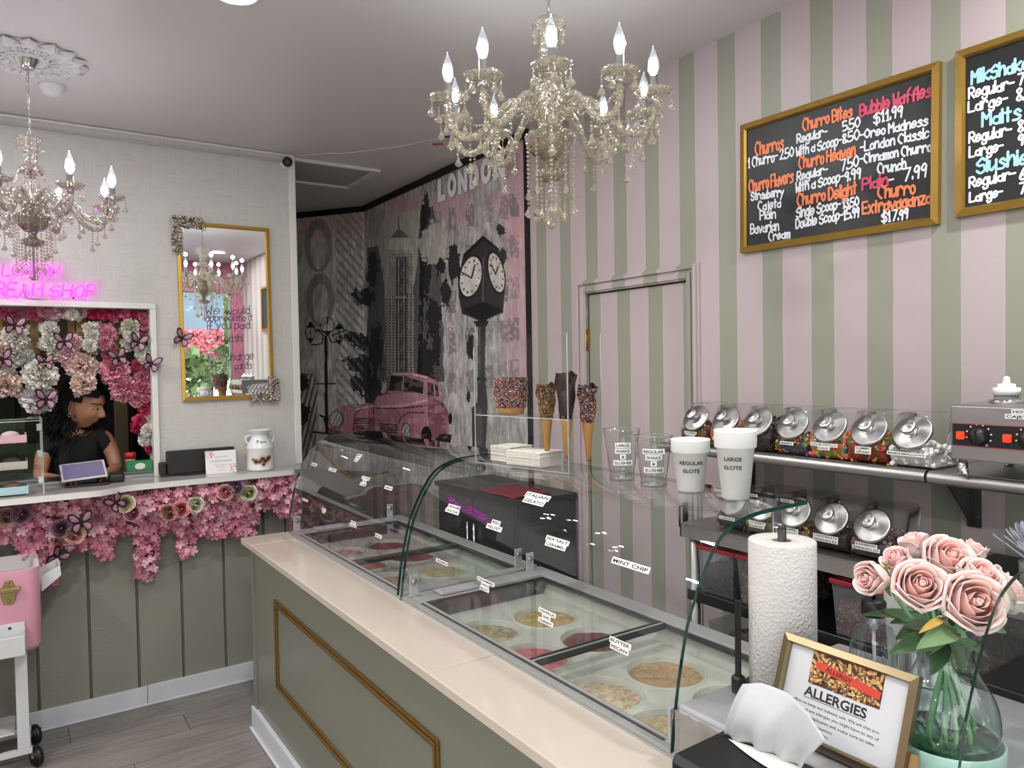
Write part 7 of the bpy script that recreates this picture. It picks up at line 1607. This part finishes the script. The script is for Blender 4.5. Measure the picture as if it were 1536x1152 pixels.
# ================================================================== CEILING FIXTURES
PLAS = M('plaster_white', 'd2d0d2', .55)
cx, cy = .090, 3.315
t = thing('ceiling_medallion', 'ornate white plaster ceiling medallion above the farther chandelier', 'medallion', (cx, cy, H-.03))
b = MB(); b.lathe([(0, -.012), (.05, -.012), (.058, -.020), (.066, -.012), (.075, -.010), (.10, -.014), (.108, -.020), (.115, -.012), (.13, -.008), (.165, -.008), (.172, -.001)], 64, 0, T(cx, cy, H), True, False); b.build('disc', PLAS, t)
for k in range(16):
    a = 2*pi*k/16; b = MB(); D = np.array([cos(a), sin(a), 0]); S = np.array([-sin(a), cos(a), 0]); c = np.array([cx, cy, H])
    b.grid(lambda u, v: tuple(c+D*(.112+.085*v)+S*(u-.5)*.075*sin(pi*min(1, v*.8+.2))+np.array([0, 0, -.008-.016*sin(pi*v)*(1-(2*u-1)**2*.7)+.004*cos(14*u)])), 8, 8)
    for s_ in (1, -1): b.tube([tuple(c+D*(.135+.03*cos(q_))+S*s_*(.018+.014*sin(q_))+np.array([0, 0, -.018])) for q_ in np.linspace(0, 5, 10)], .004, 5)
    b.tube([tuple(c+D*(.062+.035*u)+S*.012*sin(6*u)+np.array([0, 0, -.016])) for u in np.linspace(0, 1, 8)], .0045, 5); b.build('acanthus_leaf', PLAS, t)
t = thing('smoke_detector', 'small round white smoke detector beside the plaster medallion', 'smoke detector', (.175, 3.60, H-.03)); b = MB(); b.lathe([(.050, 0), (.050, -.012), (.040, -.016), (.034, -.034), (.026, -.038), (0, -.039)], 32, 0, T(.175, 3.60, H-.0005), True, False); b.build('body', PLAS, t)
LITE = M('downlight_glow', 'ffffff', .4, emit='ffffff', es=14)
dl = [(.615, 2.42, 'round recessed ceiling light at the top picture edge'), (-1.2, 2.42, 'unseen ceiling light added over the west side of the shop'), (.3, .7, 'unseen ceiling light added near the shop window'), (-1.3, .7, 'unseen ceiling light added in the south west of the shop'), (1.75, .35, 'unseen ceiling light added above the sauce warmer'), (-.95, 3.3, 'unseen ceiling light added west of the plaster medallion'), (-2.3, 3.3, 'unseen ceiling light added in the north west corner')]  # all but the first are out of view, added to brighten the shop
for x, y, l in dl:
    t = thing('ceiling_light', l, 'ceiling light', (x, y, H-.01), group='recessed ceiling lights'); b = MB(); b.lathe([(.080, 0), (.080, -.006), (.066, -.010), (.062, -.004)], 40, 0, T(x, y, H-.0005), True, False); b.build('trim_ring', PLAS, t)
    b = MB(); b.lathe([(.063, -.005), (0, -.005)], 32, 0, T(x, y, H-.0005), False, False); b.build('diffuser', LITE, t)
    al = bpy.data.lights.new('downlight', 'AREA'); al.shape = 'DISK'; al.size = .13; al.energy = 15; al.color = (1, .985, .965); ao = bpy.data.objects.new('downlight', al); COL.objects.link(ao); ao.location = (x, y, H-.012)
# attic hatch
t = thing('ceiling_hatch', 'white framed access hatch in the ceiling before the mural', 'hatch', (1.6, 4.37, H-.02))
hx0, hx1, hy0, hy1 = 1.31, 1.865, 4.13, 4.65
b = MB(); b.box(hx0, hx1, hy0, hy0+.028, H-.018, H-.0005); b.box(hx0, hx1, hy1-.028, hy1, H-.018, H-.0005); b.box(hx0, hx0+.028, hy0+.028, hy1-.028, H-.012, H-.0005); b.box(hx1-.028, hx1, hy0+.028, hy1-.028, H-.012, H-.0005); b.build('frame', WHITE, t, bevel=.003)
b = MB(); b.box(hx0+.028, hx1-.028, hy0+.028, hy1-.028, H-.004, H-.0006); b.build('panel', M('speckled_tile', 'a9a6a2', .8, var=.25, vscale=140), t)
# loose wire with coloured connectors
A = np.array([1.31, 4.02, H-.02]); B_ = at(668, 206, 2, H-.03); t = thing('loose_ceiling_wire', 'thin white wire strung under the ceiling with red and blue connectors', 'wire', tuple((A+B_)/2))
b = MB(); b.tube([tuple(A*(1-u)+B_*u-np.array([0, 0, .022*sin(pi*u)+.002*sin(20*u)])) for u in np.linspace(0, 1, 30)], .0022, 5)
q1 = at(657, 217, 2, H-.05); b.tube([tuple(p_) for p_ in smoothpts([A*.1+B_*.9-np.array([0, 0, .01]), (A*.07+B_*.93)-np.array([0, 0, .045]), q1], 5)], .0018, 5); b.build('wire', M('white_cable', ''), t)
q2 = at(674, 205, 2, H-.03); d = (q2-A)/np.linalg.norm(q2-A); b = MB(); b.tube([tuple(q2-d*.03), tuple(q2+d*.02)], .0055, 8); b.build('blue_connector', M('connector_blue', '232860', .4), t)
b = MB(); b.tube([tuple(q1-d*.03+np.array([0, 0, .004])), tuple(q1+d*.03)], .0055, 8); b.build('red_connector', M('connector_red', 'b3282c', .4), t)
# wisteria garland over the shop window (seen in the mirror)
g = thing('wisteria_garland', 'pink wisteria garland hanging above the shop window behind the viewer', 'garland', (.4, YS+.06, 2.1)); b = MB()
for i in range(2600):
    x = random.uniform(-1.2, 1.95); z = 2.10-random.random()**1.3*(.22+.06*sin(x*22)); floret(b, (x, YS+.03+random.random()*.05, z), Vector((random.uniform(-.6, .6), 1, random.uniform(-.4, .6))), random.uniform(.014, .022), lc(random.choice(['e8506e', 'f08a9c', 'd83c60', 'f2b4be'])), lc('f6c8d0'), 4)
b.build('blossoms', FLOR, g, kind='stuff')
t = thing('window_banner', 'pale blue translucent banner across the top of the shop window', 'banner', (.6, YS-.03, 2.3)); b = MB(); b.box(-1.2, 1.98, YS-.020, YS-.016, 2.06, 2.50); b.build('banner', G('banner_film', 'b9d8ee', refl=.4, body=.45, bodycol='cfe2ef'), t)
# ================================================================== THE WORKER BEHIND THE LEDGE
SKIN = M('skin', 'a5745a', .5, sss=.15); SKINP = None
def skin_obj(name, mat, parent, V, E, Rr, sub=2):
    me = bpy.data.meshes.new(name); mi = parent_world(parent).inverted(); me.from_pydata([tuple(mi @ Vector(v)) for v in V], E, []); me.materials.append(mat); me.update()
    o = bpy.data.objects.new(name, me); COL.objects.link(o); o.parent = parent
    sm = o.modifiers.new('skin', 'SKIN'); sm.use_smooth_shade = True; sm.branch_smoothing = .6
    lay = me.skin_vertices[0] if me.skin_vertices else None
    if lay is None:
        with bpy.context.temp_override(object=o, active_object=o): bpy.ops.mesh.customdata_skin_add()
        lay = me.skin_vertices[0]
    for i, r in enumerate(Rr): lay.data[i].radius = r if hasattr(r, '__len__') else (r, r); lay.data[i].use_root = (i == 0)
    ss = o.modifiers.new('sub', 'SUBSURF'); ss.levels = sub; ss.render_levels = sub; return o
PX, PY = .268, 4.40
per = thing('person', 'person in a black V-neck top with long dark curly hair, looking down at the tablet', 'person', (PX, PY, 0))
V = [(PX, PY+.03, .95), (PX, PY+.02, 1.10), (PX-.005, PY+.01, 1.24), (PX-.005, PY, 1.33), (PX+.005, PY-.01, 1.395), (PX+.025, PY-.02, 1.455),
     (PX-.115, PY+.02, 1.345), (PX-.150, PY-.03, 1.24), (PX-.165, PY-.09, 1.16), (PX-.10, PY-.20, 1.155), (PX-.05, PY-.27, 1.158),
     (PX+.125, PY-.01, 1.345), (PX+.160, PY-.04, 1.24), (PX+.170, PY-.08, 1.17), (PX+.11, PY-.20, 1.158), (PX+.07, PY-.26, 1.160),
     (PX-.09, PY+.03, .88), (PX-.10, PY+.02, .48), (PX-.10, PY+.05, .10), (PX-.10, PY-.08, .035),
     (PX+.09, PY+.03, .88), (PX+.10, PY+.02, .48), (PX+.10, PY+.05, .10), (PX+.10, PY-.08, .035)]
E_ = [(0, 1), (1, 2), (2, 3), (3, 4), (4, 5), (3, 6), (6, 7), (7, 8), (8, 9), (9, 10), (3, 11), (11, 12), (12, 13), (13, 14), (14, 15), (0, 16), (16, 17), (17, 18), (18, 19), (0, 20), (20, 21), (21, 22), (22, 23)]
Rr = [(.13, .10), (.105, .085), (.12, .09), (.095, .075), .040, .044, .046, .038, .033, .027, .020, .046, .038, .033, .027, .020, .085, .06, .04, .035, .085, .06, .04, .035]
skin_obj('body', SKIN, per, V, E_, Rr)
BLK = M('black_cotton', '0d0c0f', .85, bmp=.2, bscale=80)
V2 = [(PX, PY+.03, .93), (PX, PY+.02, 1.08), (PX-.005, PY+.008, 1.22), (PX-.005, PY+.014, 1.315), (PX-.095, PY+.016, 1.358), (PX-.145, PY-.02, 1.255), (PX+.105, PY-.002, 1.358), (PX+.155, PY-.036, 1.255)]
skin_obj('black_top', BLK, per, V2, [(0, 1), (1, 2), (2, 3), (3, 4), (4, 5), (3, 6), (6, 7)], [(.142, .112), (.122, .100), (.140, .112), (.118, .096), .064, .056, .064, .056])
V3 = [(PX, PY+.03, .95), (PX-.09, PY+.03, .86), (PX-.10, PY+.02, .48), (PX-.10, PY+.05, .12), (PX+.09, PY+.03, .86), (PX+.10, PY+.02, .48), (PX+.10, PY+.05, .12)]
skin_obj('trousers', BLK, per, V3, [(0, 1), (1, 2), (2, 3), (0, 4), (4, 5), (5, 6)], [(.145, .11), .10, .072, .052, .10, .072, .052])
for s_ in (-1, 1): b = MB(); b.grid(lambda u, v: (PX+s_*.10+.045*cos(2*pi*u)*sin(pi*min(1, v*.95+.05))**.5, PY-.04+.13*(.5-v)*1.6, .004+.085*max(0, sin(2*pi*u*.5))*(1-.4*v)), 16, 8); b.build('shoe', BLACKP, per)
# hands: palm and five bent fingers each, resting by the tablet
for s_, hx_, hy_ in ((-1, PX-.05, PY-.27), (1, PX+.07, PY-.26)):
    base = Vector((hx_, hy_, 1.160)); fw = Vector((-s_*.25, -1, -.03)).normalized(); sd = Vector((s_*1.0, -s_*s_*.25, 0)).normalized(); Vh = [tuple(base), tuple(base+fw*.045)]; Eh = [(0, 1)]; Rh = [(.022, .014), (.030, .013)]
    for k in range(4):
        o_ = sd*(.024-.016*k); L_ = (.068, .076, .070, .056)[k]; i0 = len(Vh)
        Vh += [tuple(base+fw*.055+o_), tuple(base+fw*(.055+L_*.45)+o_*1.15+Vector((0, 0, .006))), tuple(base+fw*(.055+L_*.78)+o_*1.2+Vector((0, 0, .0))), tuple(base+fw*(.055+L_)+o_*1.2+Vector((0, 0, -.008)))]; Eh += [(1, i0), (i0, i0+1), (i0+1, i0+2), (i0+2, i0+3)]; Rh += [.0095, .0085, .0078, .0062]
    i0 = len(Vh); o_ = sd*.030; Vh += [tuple(base+fw*.018+o_*.8), tuple(base+fw*.045+o_*1.5), tuple(base+fw*.068+o_*1.7)]; Eh += [(0, i0), (i0, i0+1), (i0+1, i0+2)]; Rh += [.011, .0095, .0075]
    skin_obj('hand', SKIN, per, Vh, Eh, Rh, 1)
# head: shaped from one surface, face towards local +X
HC = Vector((PX+.030, PY-.065, 1.512)); HQ = Matrix.Translation(HC) @ Matrix.Rotation(R_(-33), 4, 'Z') @ Matrix.Rotation(R_(17), 4, 'Y') @ Matrix.Rotation(R_(4), 4, 'X') @ Matrix.Scale(1.12, 4)
def gs(x, c, s_): return math.exp(-((x-c)/s_)**2)
nu, nv = 72, 56; VS = []; CS = []
for j in range(nv+1):
    ph = -pi/2+pi*j/nv
    for i in range(nu+1):
        th = -pi+2*pi*i/nu; X_, Y_, Z_ = cos(ph)*cos(th), cos(ph)*sin(th), sin(ph)
        x, y, z = .092*X_, .071*Y_, .112*Z_
        front = max(0, X_)
        if z < -.01: k = min(1, (-z-.01)/.095); y *= 1-.42*k*k; x = x*(1-.12*k) if X_ > 0 else x*(1-.55*k)
        if X_ > .2:
            x -= .006*gs(y, 0, .06)*gs(z, .012, .02)                              # eye plane set back
            for ey in (-.031, .031): x -= .010*gs(y, ey, .016)*gs(z, .004, .013); x += .006*gs(y, ey, .013)*gs(z, .001, .008)
            x += .005*gs(z, .026, .010)*gs(abs(y), .028, .022)                     # brow
            x += .024*gs(y, 0, .0095)*gs(z, -.030, .014)+.012*gs(y, 0, .008)*gs(z, -.008, .016)+.005*gs(abs(y), .012, .006)*gs(z, -.034, .008)   # nose
            x += .0085*gs(y, 0, .020)*(gs(z, -.057, .0055)+1.1*gs(z, -.068, .006))-.004*gs(y, 0, .02)*gs(z, -.0625, .002)   # lips
            x += .007*gs(y, 0, .018)*gs(z, -.093, .012)                            # chin
            x += .006*gs(abs(y), .042, .02)*gs(z, -.028, .022)                     # cheeks
        c = np.array(lin('b58468'))
        if X_ > .2:
            lip = gs(y, 0, .021)*(gs(z, -.057, .005)+gs(z, -.068, .0055)); c = c*(1-.6*min(1, lip))+np.array(lin('8a4446'))*.6*min(1, lip)
            for ey in (-.031, .031):
                br = 1 if abs(z-(.024-(abs(y)-.03)**2*3)) < .0032 and .010 < ey*np.sign(ey)*0+abs(y) < .052 and np.sign(y) == np.sign(ey) else 0
                la = 1 if abs(y-ey) < .0145 and abs(z-(-.003+((y-ey)/.0145)**2*.004)) < .0022 else 0
                if br: c = np.array(lin('241713'))
                if la: c = np.array(lin('130d0c'))
            c = c*(1-.12*gs(abs(y), .045, .02)*gs(z, -.035, .02))+np.array(lin('b86a5c'))*.12*gs(abs(y), .045, .02)*gs(z, -.035, .02)
        VS.append((x, y, z)); CS.append(c)
b = MB(); b.add(VS, [(j*(nu+1)+i, j*(nu+1)+i+1, (j+1)*(nu+1)+i+1, (j+1)*(nu+1)+i) for j in range(nv) for i in range(nu)], 0, True, HQ, np.array(CS)); b.build('head', M('face_skin', 'ffffff', .5, attr=True, sss=.12), per)
for s_ in (-1, 1):
    b = MB(); b.grid(lambda u, v: tuple(HQ @ Vector((-.006+.016*cos(2*pi*u)*(.4+.6*v), s_*(.070+.008*v-.006*v*v), -.012+.029*sin(2*pi*u)*(.4+.6*v)))), 18, 5); b.ball((-.006, s_*.071, -.012), (.010, .004, .020), 10, 6, 0, HQ); b.build('ear', SKIN, per)
b = MB(); b.tube([tuple(HQ @ Vector((-.004+.006*cos(a), -.079, -.044+.008*sin(a)))) for a in np.linspace(0, 2*pi, 12)], .002, 6); b.build('earring', CHROME, per)
b = MB(); b.tube(smoothpts([(PX-.05, PY-.055, 1.415), (PX-.025, PY-.105, 1.375), (PX+.02, PY-.115, 1.355), (PX+.06, PY-.10, 1.375), (PX+.075, PY-.06, 1.415)], 6), .0012, 5); b.build('necklace', GOLD, per)
HAIR = M('black_hair', '0e0a0d', .55, spec=.25)
b = MB(); VS = []
for j in range(25):
    ph = -.55+(pi/2+.55)*j/24
    for i in range(49):
        th = -pi+2*pi*i/48; X_, Y_, Z_ = cos(ph)*cos(th), cos(ph)*sin(th), sin(ph); k = 1.07+.02*sin(9*th+5*ph)+.015*sin(23*th)
        hl = .50+.30*min(1, abs(th)/1.2)*0
        VS.append((.092*X_*k-.006, .071*Y_*k*1.06, .112*Z_*k+.003))
F = []
for j in range(24):
    for i in range(48):
        vx = VS[j*49+i]; fx = vx[0]; 
        if fx > .022 and vx[2] < .072-.15*(fx-.03)-.03*abs(vx[1])/.07: continue
        if -.03 < fx <= .022 and abs(vx[1]) > .05 and vx[2] < .020: continue
        F.append((j*49+i, j*49+i+1, (j+1)*49+i+1, (j+1)*49+i))
b.add(VS, F, 0, True, HQ); o = b.build('hair_cap', HAIR, per); sd = o.modifiers.new('t', 'SOLIDIFY'); sd.thickness = .008; sd.offset = 1
rr = random.Random(5); b = MB()
for i in range(150):
    side = rr.choice((-1, -1, 1)); th = side*(rr.uniform(2.5, 3.14) if side < 0 else rr.uniform(1.3, 3.1)); phh = rr.uniform(-.2, 1.2); st = Vector((.098*cos(phh)*cos(th)-.006, .078*cos(phh)*sin(th), .118*sin(phh))); st = HQ @ st
    Ln = rr.uniform(.14, .34); out = Vector((st.x-HC.x, st.y-HC.y, 0)); out = out.normalized()*rr.uniform(.015, .05); f1 = rr.uniform(28, 46); am = rr.uniform(.006, .013); p1 = rr.uniform(0, 6.28); pts = []
    for k in range(22):
        u = k/21; z = -Ln*u**1.15; pts.append((st.x+out.x*sin(min(1.6, u*2.4))+am*sin(f1*Ln*u*2+p1)*min(1, u*3), st.y+out.y*sin(min(1.6, u*2.4))+am*cos(f1*Ln*u*2+p1)*min(1, u*3), st.z+z))
    b.tube(pts, [.0062*(1-.55*k/21) for k in range(22)], 5)
for i in range(5):                                    # loose face-framing curls
    st = HQ @ Vector((.070+.01*rr.random(), rr.choice((.030, .036, .042)), .075)); pts = []
    for k in range(18): u = k/17; pts.append((st.x+.018*u+.006*sin(22*u+i), st.y-.022*sin(pi*min(1, u*1.3))+.006*cos(20*u+i), st.z-.15*u))
    b.tube(pts, .0022, 5)
for i in range(7):
    st = Vector((PX-.065+.006*i, PY-.085, 1.43)); pts = [(st.x+.010*sin(20*k/15+i)+.02*k/15, st.y-.035*(k/15), st.z-.20*k/15) for k in range(16)]; b.tube(pts, .0024, 5)
b.build('curls', HAIR, per, kind='stuff')
